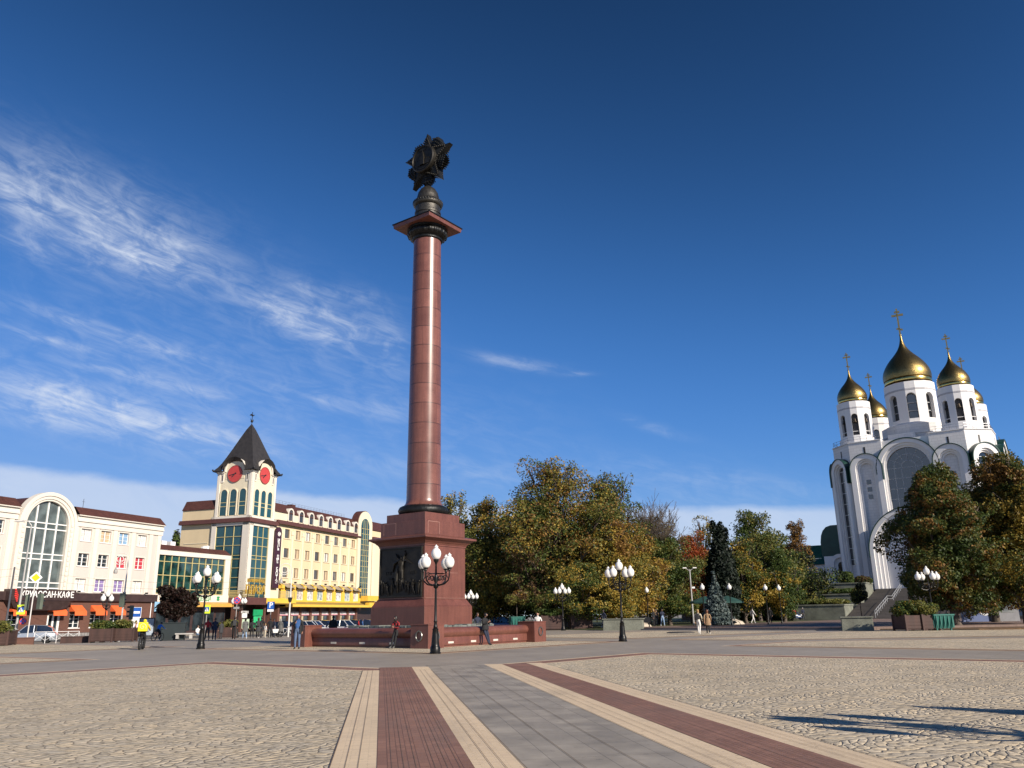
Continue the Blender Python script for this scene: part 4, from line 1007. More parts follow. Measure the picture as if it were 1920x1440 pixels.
    cp.prism(P0, 4.1, 5.0); cp.build('tower_canopy', MATS['olive_canopy'], root)
    MB().box(1.9, W+3.7, -3.3, -3.2, 4.25, 5.05).build('canopy_fascia', ym, root)
    MB().box(-3.3, 1.9, -3.3, -3.2, 3.95, 5.1).box(-3.3, -3.2, -3.2, 7, 3.95, 5.1).build('canopy_fascia', MATS['brown_cornice_cladding'], root)
    bl = MB(); om = mat('olive_slats', (.42, .33, .13), .6)
    for j in range(5): z = 5.15+j*.24; bl.box(W-1.2, W+3.6, -3.1, -3.04, z, z+.15); bl.box(-3.1, -1.2, -3.1, -3.04, z, z+.15); bl.box(-3.1, -3.04, -3.04, 6, z, z+.15)
    for x in (W-1.2, W+1.2, W+3.5, -3.1, -1.3): bl.box(x, x+.08, -3.03, -2.95, 5.0, 6.4)
    bl.build('balcony_slats', om, root)
    textmesh('КАЛИНИНГРАД', .78, goldm, root, (-1.3, -3.25, 7.75), (PI/2, 0, 0), 'sign_lettering', .05, sx=.78)
    textmesh('ПЛАЗА', 2.0, goldm, root, (-1.3, -3.25, 6.25), (PI/2, 0, 0), 'sign_lettering', .08, sx=.78)
    MB().box(-3.2, 1.6, -3.15, -3.05, 5.2, 5.28).box(-3.2, 1.6, -3.15, -3.05, 7.1, 7.2).box(-3.1, -3.02, -3.15, -3.05, 5, 8.2).box(1.2, 1.28, -3.15, -3.05, 5, 8.2).build('sign_frame', black, root)
    # hanging sign
    vs = MB().box(W+.05, W+1.75, -.75, -.45, 6.9, 16.8).archfill(.85, 16.8, 16.7, -.75, -.45, W+.9, n=12).build('vertical_sign', mat('aubergine_sign', (.045, .012, .022), .4), root)
    for i, ch in enumerate('ИЛЬ ДЕ БОТЭ'):
        if ch != ' ': textmesh(ch, .98, MATS['white_letters'], root, (W+.9, -.78, 15.15-i*.72), (PI/2, 0, 0), 'sign_letter', .02)
    pts = [(W+.9+.42*math.cos(a)*(1-.02*i), -.79, 16.35+.42*math.sin(a)*(1-.02*i)) for i, a in enumerate([2*PI*i/12 for i in range(14)])]
    MB().tube(pts, .05, 5).tube([(W+.75, -.79, 16.05), (W+.85, -.79, 16.6)], .05, 5).tube([(W+1.0, -.79, 16.2), (W+1.1, -.79, 16.65)], .05, 5).build('sign_monogram', MATS['white_letters'], root)
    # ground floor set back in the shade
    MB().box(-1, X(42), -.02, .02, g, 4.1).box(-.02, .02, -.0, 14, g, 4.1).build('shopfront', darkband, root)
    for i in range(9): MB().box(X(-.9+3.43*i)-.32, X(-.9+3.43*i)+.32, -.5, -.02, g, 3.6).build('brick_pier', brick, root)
    pink = mat('pink_strip', (.55, .25, .3), .5)
    for i in range(8):
        a, b = X(-.9+3.43*i)+.4, X(-.9+3.43*(i+1))-.4
        f = MB().box(a, b, -.3, -.21, 2.35, 2.85).build('shop_sign', MATS['poster_pale'], root); MB().box(a, b, -.34, -.3, 2.2, 2.38).build('pink_edge', pink, f)
        MB().box(a+.1, a+1.1, -.16, -.1, 0, 2.1).build('shop_window', mat('warm_shop_window', (.42, .36, .24), .4, var=.3, scale=2), root)
        MB().box(a+1.3, b-.1, -.16, -.1, 0, 2.1).build('shop_window', glass, root)
    for x, w, z0, z1, m in ((-2.9, 1.4, 1.9, 2.6, white), (.2, 2.6, 2.2, 3.2, MATS['sign_green']), (.4, 2.2, .2, 2.1, mat('shop_green', (.03, .42, .16), .5)), (-2.7, 1.9, .2, 1.7, mat('pale_green_panel', (.45, .55, .4), .6))):
        MB().box(x, x+w, -2.1, -2.0, z0, z1).build('shop_panel', m, root)
    textmesh('АПТЕКА', .5, MATS['white_letters'], root, (-2.2, -2.14, 2.75), (PI/2, 0, 0), 'sign_lettering', .02)
    for a, b in ((-3, -2.7), (3.3, 3.6), (W, W+.5)): MB().box(a, b, -2.1, -.03, g, 4.1).build('brick_pier', brick, root)
    MB().box(xe+1, xe+6, -2.5, -1.5, 3.7, 4.7).build('red_shop_sign_box', ym, root); MB().box(xe+3, xe+6.4, -2.56, -2.5, 4.0, 4.6).build('red_sign', mat('dark_red_sign', (.3, .02, .02), .4), root)
    MB().box(xe+.6, xe+6, -2.3, -2.2, 5, 6.1).box(xe+.6, xe+.7, -2.2, 0, 5, 6.1).build('balcony_slats', ym, root)
build_plaza()

# ------------------------------------------------------------------ church
stone = brickmat('white_stone_cladding', (.74, .72, .70), (.69, .67, .655), (.52, .50, .49), 1.1, .55, .02, .55, 'xz+yz', 0, .5, .15, .08, .2)
stonep = mat('white_stone_smooth', (.75, .73, .71), .55, var=.03, scale=.4, streak=True)
greenroof = mat('dark_green_metal_roof', (.010, .045, .036), .38, .2, var=.2, scale=.6)
gildm, _nt, _b = newmat('gilded_dome')
_tc = _nt.node('ShaderNodeTexCoord').outputs['Object']
_sp = _nt.node('ShaderNodeSeparateXYZ', inp={'Vector': _tc}).outputs
_v = _nt.node('ShaderNodeCombineXYZ', inp={'X': _nt.math('MULTIPLY', _nt.math('ARCTAN2', _sp[1], _sp[0]), 10.), 'Y': _nt.math('MULTIPLY', _sp[2], 2.2)}).outputs[0]
_br = _nt.node('ShaderNodeTexBrick', offset=.5, inp={'Vector': _v, 'Color1': (.33, .235, .09, 1), 'Color2': (.23, .163, .062, 1), 'Mortar': (.09, .055, .022, 1), 'Scale': 1.6, 'Mortar Size': .03, 'Brick Width': .8, 'Row Height': .8})
_nt.l.new(_br.outputs[0], _b.inputs['Base Color']); _b.inputs['Metallic'].default_value = 1.; _b.inputs['Roughness'].default_value = .36
_nt.l.new(_nt.node('ShaderNodeBump', inp={'Height': _br.outputs[1], 'Strength': .25, 'Distance': -.03}).outputs[0], _b.inputs['Normal'])
goldband = mat('gold_band', (.62, .44, .14), .22, 1., var=.08)
churchglass = glassmat('church_glass', (.012, .016, .022), .05, .5)

def build_church():
    root = thing('orthodox_church', 'white church with five golden onion domes and dark green arch edges beyond the right-hand trees', 'church', (85.45, 166.2, 0), rad(90-126))
    # local frame: x along the west front (to the right), -y out of the front
    A, Hh = 10.5, 14.6; z0 = 5.2
    oct_ = [(-A, -Hh), (A, -Hh), (Hh, -A), (Hh, A), (A, Hh), (-A, Hh), (-Hh, A), (-Hh, -A)]
    MB().prism([(x*.93, y*.93) for x, y in oct_], z0, 33.7).build('nave', stone, root)
    def M4(k): return rotz(k*PI/2)
    for k in range(4):
        M = M4(k)
        # corner block at the front-left corner of this side, with chamfer
        P = [(-4.3, -Hh), (-4.3, -6), (-6, -4.3), (-Hh, -4.3), (-Hh, -A), (-A, -Hh)][::-1]
        MB().prism(P, z0, 34.1, 0, M).prism([(x*1.0-(.12 if x < -5 else 0), y-(.12 if y < -5 else 0)) for x, y in P], 34.1, 34.3, 0, M).build('corner_block', stone, root)
    # arched bays: two on each front, one on each chamfer, a large one in the middle
    def bay(M, xc, R, ztop, slots=True, win=False, slot=False, core=.42):
        zs = ztop-R
        mb = MB().archband(R, R*.67, zs, z0, -1.15, 0, xc, 0, M, n=24).archband(R*.67, R*.55, zs, z0, -.8, 0, xc, 0, M, n=24).archband(R*.55, R*core, zs, z0, -.45, 0, xc, 0, M, n=24)
        b = mb.build('arched_bay', stonep, root)
        MB().archband(R+.16, R+.005, zs, zs-2.4, -1.35, .0, xc, 0, M, n=24).build('arch_roof_edge', greenroof, b)
        if win:
            for j in range(3): MB().box(xc-.42, xc+.42, -.06, .02, zs-3.0-1.45*j, zs-2.1-1.45*j, 0, M).build('small_window', churchglass, b)
        if slot: 
            MB().archfill(R*core-.02, zs, z0+5, -.12, .02, xc, 0, M, n=16).build('slot_window', churchglass, b)
            g = MB()
            for j in range(9): g.box(xc-R*core, xc+R*core, -.16, -.12, z0+6+j*2.2, z0+6.08+j*2.2, 0, M)
            g.build('glazing_bars', stonep, b)
        if slots: MB().box(xc-.17, xc+.17, -.03, .02, 31.6, 33.05, 0, M).build('slot', black, b)
    CH = math.hypot(Hh-A, Hh-A)
    for k in range(4):
        F = M4(k) @ tr(0, -Hh, 0)
        bay(F, -7.55, 2.95, 31.45, win=True); bay(F, 7.55, 2.95, 31.45, win=True)
        # chamfer at the front-left corner
        cx, cy = -(A+Hh)/2, -(A+Hh)/2
        Q = M4(k) @ tr(cx, cy, 0) @ rotz(-PI/4)
        bay(Q, 0, CH/2-.02, 31.3, slot=True, core=.44)
        # central bay with the great window
        zs = 33.6-5.5
        mb = MB().archband(5.5, 4.75, zs, z0, -.95, 1, 0, 0, F, n=32).archband(4.75, 4.3, zs, z0, -.6, 1, 0, 0, F, n=32).archband(4.3, 3.9, zs, z0, -.25, 1, 0, 0, F, n=32)
        b = mb.build('great_arch', stonep, root)
        MB().archband(5.7, 5.505, zs, zs-1.0, -1.15, 1, 0, 0, F, n=32).build('arch_roof_edge', greenroof, b)
        w = MB().archfill(3.9, zs, 12, .2, .3, 0, 0, F, n=32).build('great_window', churchglass, b)
        g = MB()
        for R_ in (1.3, 2.6): g.archband(R_+.07, R_-.07, zs, 12, .12, .2, 0, 0, F, n=24)
        for j in range(7): z = zs-2*j; g.box(-3.9, 3.9, .13, .2, z-.06, z+.06, 0, F)
        for a in range(1, 6): t = PI*a/6; g.tube([(1.35*math.cos(t), .16, zs+1.35*math.sin(t)), (3.9*math.cos(t), .16, zs+3.9*math.sin(t))], .07, 4, 0, F)
        g.build('glazing_bars', mat('grey_bar', (.35, .36, .37), .5), w)
        MB().box(-4.3, 4.3, .4, 1.4, zs, 33.85, 0, F).build('parapet', stonep, root)
    # portal: broad barrel-vaulted porch on the front
    F = tr(0, -Hh, 0)
    po = MB().archband(8.0, 7.3, 12, z0, -5.2, 0, 0, 0, F, n=32).archband(7.3, 6.7, 12, z0, -4.8, 0, 0, 0, F, n=32).archband(6.7, 6.1, 12, z0, -4.4, 0, 0, 0, F, n=32).archband(6.1, 5.6, 12, z0, -4.0, 0, 0, 0, F, n=32).archfill(5.6, 12, z0, -3.4, 0, 0, 0, F, n=32).build('portal', stonep, root)
    MB().archband(8.16, 8.005, 12, 11, -5.4, 0, 0, 0, F, n=32).build('portal_roof', greenroof, po)
    MB().archfill(2.0, 8.5, z0, -3.6, -3.4, 0, 0, F).build('door', mat('dark_oak', (.06, .03, .015), .5), po)
    # side apse with barrel roof, left of the left chamfer
    S = tr(-Hh-2.6, -A+1.6, 0) @ rotz(rad(0))
    ap = MB().archband(2.05, 1.3, 10.6, z0, -1.2, .2, 1.1, 0, S, n=18).archfill(1.3, 10.6, z0, -.6, .2, 1.1, 0, S, n=18).box(-2.2, 4, -.5, 9, z0, 12.3, 0, S).build('side_porch', stonep, root)
    MB().slab([(-2.6, 12.3), (4.5, 12.3), (4.5, 18.6), (-.2, 18.6), (-1.2, 18.3), (-1.9, 17.6), (-2.35, 16.6), (-2.6, 15.2)], -.3, 9, 0, S).build('porch_roof', greenroof, ap)
    MB().archfill(.62, 10.4, 6.6, -.68, -.6, 1.1, 0, S, n=12).build('window', churchglass, ap)
    # drums and domes
    onion = [(1.0, 0), (1.035, .05), (1.0, .08), (1.05, .1), (1.05, .22), (1.02, .24), (1.07, .27), (1.085, .40), (1.075, .52), (1.03, .68), (.94, .85), (.82, 1.02), (.66, 1.2), (.49, 1.36), (.35, 1.51), (.24, 1.65), (.16, 1.79), (.105, 1.93), (.07, 2.06), (.05, 2.2), (.04, 2.35)]
    def tower(x, y, r, zb, zt, sc, crossH, wz0, wzs, bells=False, ww=.62, bellsize=None):
        M = tr(x, y, 0); n = 8
        dm = MB(); a_w = 2*PI/n; ap = r*math.cos(PI/16)
        half = r*math.sin(PI/16)
        core = MB().lathe([(r*.80, zb), (r*.80, zt)], 16, 0, M)
        for k in range(16):
            Q = M @ rotz(k*PI/8+rad(11)) @ tr(0, -ap, 0)
            if k % 2 == 0:
                w = half*ww*1.55 if not bells else half*.98
                w = min(w, half*.97); N = 10
                P = [(-half, zb), (half, zb)]
                # panel with an arched opening: side strips, sill, spandrel
                dm.box(-half, -w, 0, .01, zb, zt, 0, Q); dm.box(w, half, 0, .01, zb, zt, 0, Q); dm.box(-w, w, 0, .01, zb, wz0, 0, Q)
                arc = [(-w*math.cos(PI*i/N), wzs+w*math.sin(PI*i/N)) for i in range(N+1)]
                vs = []; 
                for ax, az_ in arc: vs += [(ax, 0, az_), (ax, 0, zt), (ax, r*.19, az_)]
                fs = []
                for i in range(N): fs += [(3*i, 3*i+3, 3*i+4, 3*i+1), (3*i, 3*i+2, 3*i+5, 3*i+3)]
                dm.add(vs, fs, 0, Q)
                dm.add([(-w, 0, wz0), (-w, r*.19, wz0), (-w, r*.19, wzs), (-w, 0, wzs), (w, 0, wz0), (w, r*.19, wz0), (w, r*.19, wzs), (w, 0, wzs)], [(0, 3, 2, 1), (4, 5, 6, 7), (0, 1, 5, 4)], 0, Q)
            else:
                dm.box(-half, half, 0, .01, zb, zt, 0, Q)
        d = dm.build('drum', stonep, root)
        core.build('drum_core', churchglass if not bells else mat('belfry_shade', (.05, .05, .055), .8), d)
        MB().lathe([(r*1.005, zt-(zt-zb)*.20), (r*1.012, zt-(zt-zb)*.20+.02), (r*1.012, zt-(zt-zb)*.16), (r*1.005, zt-(zt-zb)*.16+.02)], 16, 0, M @ rotz(rad(11)-PI/16-PI/2)).build('grey_band', mat('grey_stone_band', (.42, .41, .42), .6), d)
        if bells:
            for k in range(0, 16, 2):
                Q = M @ rotz(k*PI/8+rad(11)) @ tr(0, -r*.89, 0)
                MB().lathe([(.40, 0), (.36, .12), (.27, .3), (.23, .62), (.17, .78), (.02, .84), (.02, 1.5)], 12, 0, Q @ tr(0, 0, wzs-1.2)).build('bell', bell, d, smooth=40)
                MB().box(-half*.97, half*.97, -r*.06, 0, wz0+.75, wz0+.85, 0, Q).build('rail', stonep, d)
        else:
            g = MB()
            for k in range(0, 16, 2):
                Q = M @ rotz(k*PI/8+rad(11)) @ tr(0, -ap+r*.16, 0)
                for j in range(1, 3): z = wz0+(wzs+.6-wz0)*j/3; g.box(-half*.96, half*.96, -.05, .05, z-.08, z+.08, 0, Q)
            g.build('glazing_bars', mat('grey_bar', (.35, .36, .37), .5), d)
        r0 = r*(.885 if bellsize is None else .83); hs = sc
        o = MB().lathe([(a*r0, h*hs) for a, h in onion], 48).build('onion_dome', gildm, root, smooth=40)
        o.location = (x, y, zt-.02)
        MB().lathe([(1.057*r0, .1*hs), (1.062*r0, .12*hs), (1.062*r0, .2*hs), (1.055*r0, .215*hs)], 48).build('dome_band', goldband, o, smooth=40)
        zt2 = 2.3*hs; c = MB().sphere((0, 0, zt2), crossH*.045, 6); H = crossH; b = H*.028
        Q = rotz(rad(8))
        c.box(-b, b, -b, b, zt2, zt2+H, 0, Q); c.box(-H*.19, H*.19, -b, b, zt2+H*.72, zt2+H*.72+2.4*b, 0, Q); c.box(-H*.09, H*.09, -b, b, zt2+H*.85, zt2+H*.85+2*b, 0, Q)
        c.box(-H*.1, H*.1, -b, b, zt2+H*.2, zt2+H*.2+2*b, 0, Q @ tr(0, 0, zt2+H*.2) @ Matrix.Rotation(.35, 4, 'Y') @ tr(0, 0, -zt2-H*.2))
        c.build('cross', mat('dull_gold_cross', (.30, .25, .12), .4, .7), o, smooth=30)
    bell = mat('bell_bronze', (.06, .045, .03), .5, .6)
    MB().prism([(r*math.cos(a), r*math.sin(a)) for r, a in [(6.6, 2*PI*i/16) for i in range(16)]], 33.7, 38.2).build('drum_base', stone, root)
    MB().lathe([(6.75, 36.1), (6.85, 36.2), (6.85, 36.35), (6.7, 36.4)], 32).lathe([(6.5, 38.2), (5.5, 38.75)], 32).build('drum_string_course', stonep, root)
    tower(0, 0, 5.0, 38.2, 47.6, 5.1, 6.2, 39.6, 44.2)
    MB().box(-9, -4, -12.5, -5, 33.7, 36.0, 0, tr(5, 4)).build('roof_house', stone, root)
    for sx in (-1, 1):
        for sy in (-1, 1):
            x, y = 9.6*sx, 9.6*sy
            MB().prism([(x+3.6*math.cos(2*PI*i/16), y+3.6*math.sin(2*PI*i/16)) for i in range(16)], 34.25, 35.5).build('drum_base', stonep, root)
            tower(x, y, 3.3, 35.4, 43.3, 3.25, 4.0, 36.1, 40.0, bells=(sy < 0), bellsize=1)
    rl = MB()
    for k in range(4):
        M = M4(k)
        pts = [(-4.5, -Hh+.2), (-A, -Hh+.2), (-Hh+.2, -A), (-Hh+.2, -4.5)]
        for (ax, ay), (bx, by) in zip(pts[:-1], pts[1:]):
            L = math.hypot(bx-ax, by-ay); nn = max(2, int(L/1.2))
            for h in (.55, 1.05): rl.tube([(ax, ay, 34.3+h), (bx, by, 34.3+h)], .035, 4, 0, M)
            for i in range(nn+1): rl.tube([(ax+(bx-ax)*i/nn, ay+(by-ay)*i/nn, 34.3), (ax+(bx-ax)*i/nn, ay+(by-ay)*i/nn, 35.35)], .035, 4, 0, M)
    rl.build('roof_railing', mat('grey_metal_rail', (.25, .25, .26), .4, .6), root)
build_church()

# terrace, stairs and planters in front of the church
conc = mat('grey_green_concrete', (.155, .16, .125), .8, var=.25, scale=.8, fine=20, bump=.3, bscale=15)
stairm = brickmat('grey_stair_stone', (.17, .15, .135), (.15, .135, .12), (.06, .055, .05), 1.2, .4, .008, .7, 'xz+yz', 0, .5, .1, .25, .4)
def build_terrace():
    wallm = mat('dark_retaining_stone', (.10, .085, .075), .85, var=.25, scale=.7, bump=.4, bscale=6)
    # stairs: direction of the church front (normal azimuth 214); local x to the right, -y towards the square
    ST = tr(85.45, 166.2) @ rotz(rad(90-124)) @ tr(0, -24)
    n = 30; mb = MB(); zt = 5.15; zb = .2
    for i in range(n):
        z = zb+(zt-zb)*(i+1)/n; y0 = -24+i*.8+(4 if i >= 15 else 0)-(4)
        mb.box(-7.5, 20, y0, y0+(.8 if i != 14 else 4.8), -.5, z, 0)
    rt = thing('church_stairs', 'wide grey stone stairs rising to the church between stepped planters', 'stairs', (0, 0, 0))
    rt.matrix_world = ST
    mb.build('flight', stairm, rt)
    for x in (-3.2, 7.0):
        r = MB(); 
        for i in range(0, n, 2):
            z = zb+(zt-zb)*(i+1)/n; y0 = -28+i*.8+(4 if i >= 15 else 0)+.4
            r.tube([(x, y0, z), (x, y0, z+1.0)], .045, 5)
        for h in (1.0, .55): r.tube([(x, -27.6, zb+.2+h), (x, -28+15*.8, zb+(zt-zb)*.5+h), (x, -28+15*.8+4, zb+(zt-zb)*.5+h), (x, -28+29*.8+4, zt+h)], .045, 5)
        r.build('handrail', mat('pale_metal_rail', (.5, .5, .5), .35, .5), rt)
    tp = thing('church_terrace', 'dark stone terrace wall under the white church, left of the stairs', 'terrace wall', (0, 0, 0)); tp.matrix_world = ST
    MB().box(-44, -7.5, -4, 60, -.5, 4.6).box(-7.5, 20.5, 0, 60, -.5, 5.15).box(20, 45, -4, 60, -.5, 4.6).build('retaining_wall', wallm, tp)
    fe = thing('white_fence', 'low white balustrade along the terrace in front of the side porch', 'fence', (0, 0, 0)); fe.matrix_world = ST
    f = MB()
    for i in range(8): f.box(-42+i*4, -41.7+i*4, -3.9, -3.6, 4.6, 5.9)
    f.build('fence_post', white, fe)
    f = MB()
    for i in range(7):
        f.box(-41.7+i*4, -38+i*4, -3.8, -3.7, 5.6, 5.72); f.box(-41.7+i*4, -38+i*4, -3.8, -3.7, 4.75, 4.85)
        for j in range(9): f.box(-41.4+i*4+j*.4, -41.3+i*4+j*.4, -3.78, -3.72, 4.85, 5.6)
    f.build('fence_panel', white, fe)
    lab = ['topmost grey concrete planter beside the church stairs with a round bush', 'middle grey concrete planter beside the church stairs with a flat hedge', 'lowest grey concrete planter at the foot of the church stairs with clipped hedge']
    for i, (y, z, w) in enumerate(((-6, 5.9, 6), (-15, 3.9, 7.5), (-24, 2.2, 8))):
        p = thing('concrete_planter', lab[i], 'planter', group='stepped planters beside the church stairs')
        p.matrix_world = ST @ tr(-7.5-w/2-.1, y, 0)
        MB().box(-w/2, w/2, -3, 3, -.3, z).box(-w/2-.1, w/2+.1, -3.1, 3.1, z, z+.25).build('box', conc, p, bevel=.04)
build_terrace()
def block(px, label, x, y, w, d, h, rz):
    b = thing('stone_block', label, 'planter', (x, y, -.05), rz, 'grey-green stone blocks at the ends of the long steps')
    MB().frus(1, .97, 0, h).box(-1.04, 1.04, -1.04, 1.04, h, h+.1).build('block', conc, b, bevel=.02)
    b.scale = (w/2, d/2, 1); return b
block(0, 'grey-green stone block at the left end of the long steps, under the autumn trees', 10.6, 82.2, 3.9, 2.2, 1.05, rad(-12))
block(0, 'grey-green stone block at the right end of the long steps, left of the brown planters', 26.8, 65.8, 2.3, 2.3, 1.0, rad(-20))
oh = thing('church_annex', 'low pale building with a green roof and red chimney left of the church', 'building', (65.3, 180, 3.2), rad(90-124))
MB().box(-9, 9, 0, 10, 2, 9.3).build('wall', stonep, oh); MB().box(-4, 9.5, -3.5, 0, 2, 7.8).build('wing', stonep, oh)
MB().add([(-9.5, -.4, 9.3), (9.5, -.4, 9.3), (9.5, 1.2, 12.2), (-9.5, 1.2, 12.2), (9.5, 10, 12.2), (-9.5, 10, 12.2)], [(0, 1, 2, 3), (3, 2, 4, 5), (1, 4, 2), (0, 3, 5)]).build('roof', mat('green_metal_roof', (.02, .095, .055), .45, .1, var=.2), oh)
MB().add([(-4.4, -4, 7.8), (10, -4, 7.8), (10, 0, 10.2), (-4.4, -.02, 8.6)], [(0, 1, 2, 3), (3, 2, 1, 0)]).build('wing_roof', MATS['green_metal_roof'], oh)
MB().box(4.5, 6.5, -.6, 1.5, 9, 11).build('chimney', mat('red_brick_chimney', (.3, .06, .04), .8), oh)
for i, x in enumerate((-7.5, -5.6)): window(oh, x-.6, x+.6, 4.5, 7.2, -.02, name='window')
for i, x in enumerate((-2.5, .2, 3)): window(oh, x-.5, x+.5, 3.8, 6.5, -3.52, name='window')

# ------------------------------------------------------------------ trees
GREEN = [(0.065, 0.102, 0.023), (0.087, 0.119, 0.026), (0.051, 0.080, 0.020)]
OLIVE = [(0.133, 0.133, 0.029), (0.167, 0.148, 0.032), (0.102, 0.110, 0.026)]
GOLD = [(0.304, 0.210, 0.035), (0.261, 0.174, 0.029), (0.362, 0.254, 0.043)]
RUST = [(0.239, 0.123, 0.029), (0.203, 0.109, 0.029), (0.290, 0.160, 0.035)]
REDL = [(0.304, 0.058, 0.017), (0.246, 0.051, 0.017), (0.362, 0.087, 0.022)]
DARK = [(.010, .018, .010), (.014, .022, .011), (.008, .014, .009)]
BLUE = [(.09, .12, .115), (.075, .105, .10), (.11, .14, .13)]
BROWN = [(.11, .065, .03), (.13, .075, .03), (.09, .055, .028)]
PURP_SHADED = [(.035, .018, .014), (.05, .022, .015), (.028, .02, .012)]  # reddish leaves of the boxed tree, shade mixed into the colour
leaf = leafmat('leaves'); needle = leafmat('needles', .6, .05)
bark = mat('tree_bark', (.085, .065, .05), .9, var=.4, scale=3, bump=.6, bscale=18, streak=True)

def vnoise(p, s, seed):
    'cheap smooth value noise on an array of points'
    q = p*s+seed*17.31; i = np.floor(q).astype(np.int64); f = q-i; f = f*f*(3-2*f); out = 0
    for dx in (0, 1):
        for dy in (0, 1):
            for dz in (0, 1):
                h = (i[:, 0]+dx)*374761393+(i[:, 1]+dy)*668265263+(i[:, 2]+dz)*2147483647+seed*1274126177
                h = (h ^ (h >> 13))*1274126177; h = (h ^ (h >> 16)) & 0xffff
                w = (f[:, 0] if dx else 1-f[:, 0])*(f[:, 1] if dy else 1-f[:, 1])*(f[:, 2] if dz else 1-f[:, 2])
                out = out+w*h/65535.
    return out

def crown_mesh(name, lobes, n, size, pal, seed, m, gap=.36, shell=.55, flat=.35, droop=0., tips=None, elong=1.5):
    'many leaf sprays spread through a set of ellipsoid lobes (x, y, z, rx, ry, rz, palette weight)'
    rg = np.random.default_rng(seed); L = np.array([l[:6] for l in lobes], float)
    w = (L[:, 3]*L[:, 4]*L[:, 5])**(.72); w /= w.sum()
    k = rg.choice(len(L), n, p=w)
    d = rg.normal(size=(n, 3)); d /= np.linalg.norm(d, axis=1)[:, None]
    r = shell+(1-shell)*rg.random(n)**.6
    inner = rg.random(n) < .16; r[inner] = rg.random(inner.sum())**.5*.7
    lump = vnoise(d*1.0+k[:, None]*3.7, 2.3, seed+5); r *= .80+.38*lump
    p = L[k, :3]+d*L[k, 3:6]*r[:, None]
    g = vnoise(p, .62, seed+1)*.62+vnoise(p, 1.9, seed+2)*.38
    keep = g > gap
    p, d, k, g = p[keep], d[keep], k[keep], g[keep]; n = len(p)
    if n == 0: return None
    nrm = d*.55+rg.normal(size=(n, 3))*.65+np.array([0, 0, flat]); nrm /= np.linalg.norm(nrm, axis=1)[:, None]
    t = np.cross(nrm, rg.normal(size=(n, 3))); t /= np.linalg.norm(t, axis=1)[:, None]; b = np.cross(nrm, t)
    s = size*(.55+.9*rg.random(n))[:, None]
    V = np.empty((n, 4, 3)); V[:, 0] = p-t*s*elong*.5; V[:, 1] = p-b*s*.5+t*s*.08; V[:, 2] = p+t*s*elong*.5; V[:, 3] = p+b*s*.5+t*s*.08
    V[:, 0, 2] -= droop*s[:, 0]; V[:, 2, 2] -= droop*s[:, 0]
    cl = vnoise(p, .42, seed+3)*.65+vnoise(p, 1.3, seed+4)*.35
    P = [np.array(q) for q in pal]; npal = len(P)
    x = np.clip((cl-.22)/.56, 0, .999)*npal; x = np.clip(x+rg.normal(size=n)*.33, 0, npal-.001); bi = x.astype(int)
    allc = np.array([[c for c in (q if len(q) == 3 else q)] for q in P])
    col = allc[bi, rg.integers(0, 3, n)]*(.8+.4*rg.random(n))[:, None]
    me = bpy.data.meshes.new(name)
    me.vertices.add(4*n); me.vertices.foreach_set('co', V.reshape(-1))
    me.loops.add(4*n); me.loops.foreach_set('vertex_index', np.arange(4*n, dtype=np.int32))
    me.polygons.add(n); me.polygons.foreach_set('loop_start', np.arange(0, 4*n, 4, dtype=np.int32)); me.polygons.foreach_set('loop_total', np.full(n, 4, np.int32))
    at = me.attributes.new('leaf', 'FLOAT_COLOR', 'FACE'); at.data.foreach_set('color', np.concatenate([col, np.ones((n, 1))], 1).astype(np.float32).reshape(-1))
    me.materials.append(m); me.update(calc_edges=True)
    return me

def branches(mb, p, d, L, r, depth, rg, spread=.55, up=.12, n=3, seg=3, minr=.012):
    'recursive limbs'
    pts = [p]; rs = [r]; q = p; dd = d
    for i in range(seg):
        dd = (dd+Vector((rg.uniform(-1, 1), rg.uniform(-1, 1), rg.uniform(-.5, 1)))*.16+Vector((0, 0, up*.3))).normalized()
        q = q+dd*L/seg; pts.append(q); rs.append(max(minr, r*(1-.5*(i+1)/seg)))
    mb.tube(pts, rs, 7 if r > .1 else 4, 0, None, cap=False)
    if depth <= 0: return
    for i in range(n+(1 if depth > 2 else 0)):
        t = rg.uniform(.35, 1.); k = min(seg-1, int(t*seg)); f = t*seg-k; s = pts[k].lerp(pts[k+1], f)
        nd = (dd+Vector((rg.uniform(-1, 1), rg.uniform(-1, 1), rg.uniform(-.35, .7)))*spread*1.5).normalized()
        branches(mb, s, nd, L*rg.uniform(.55, .8), max(minr, rs[k]*.55), depth-1, rg, spread, up, n, seg, minr)

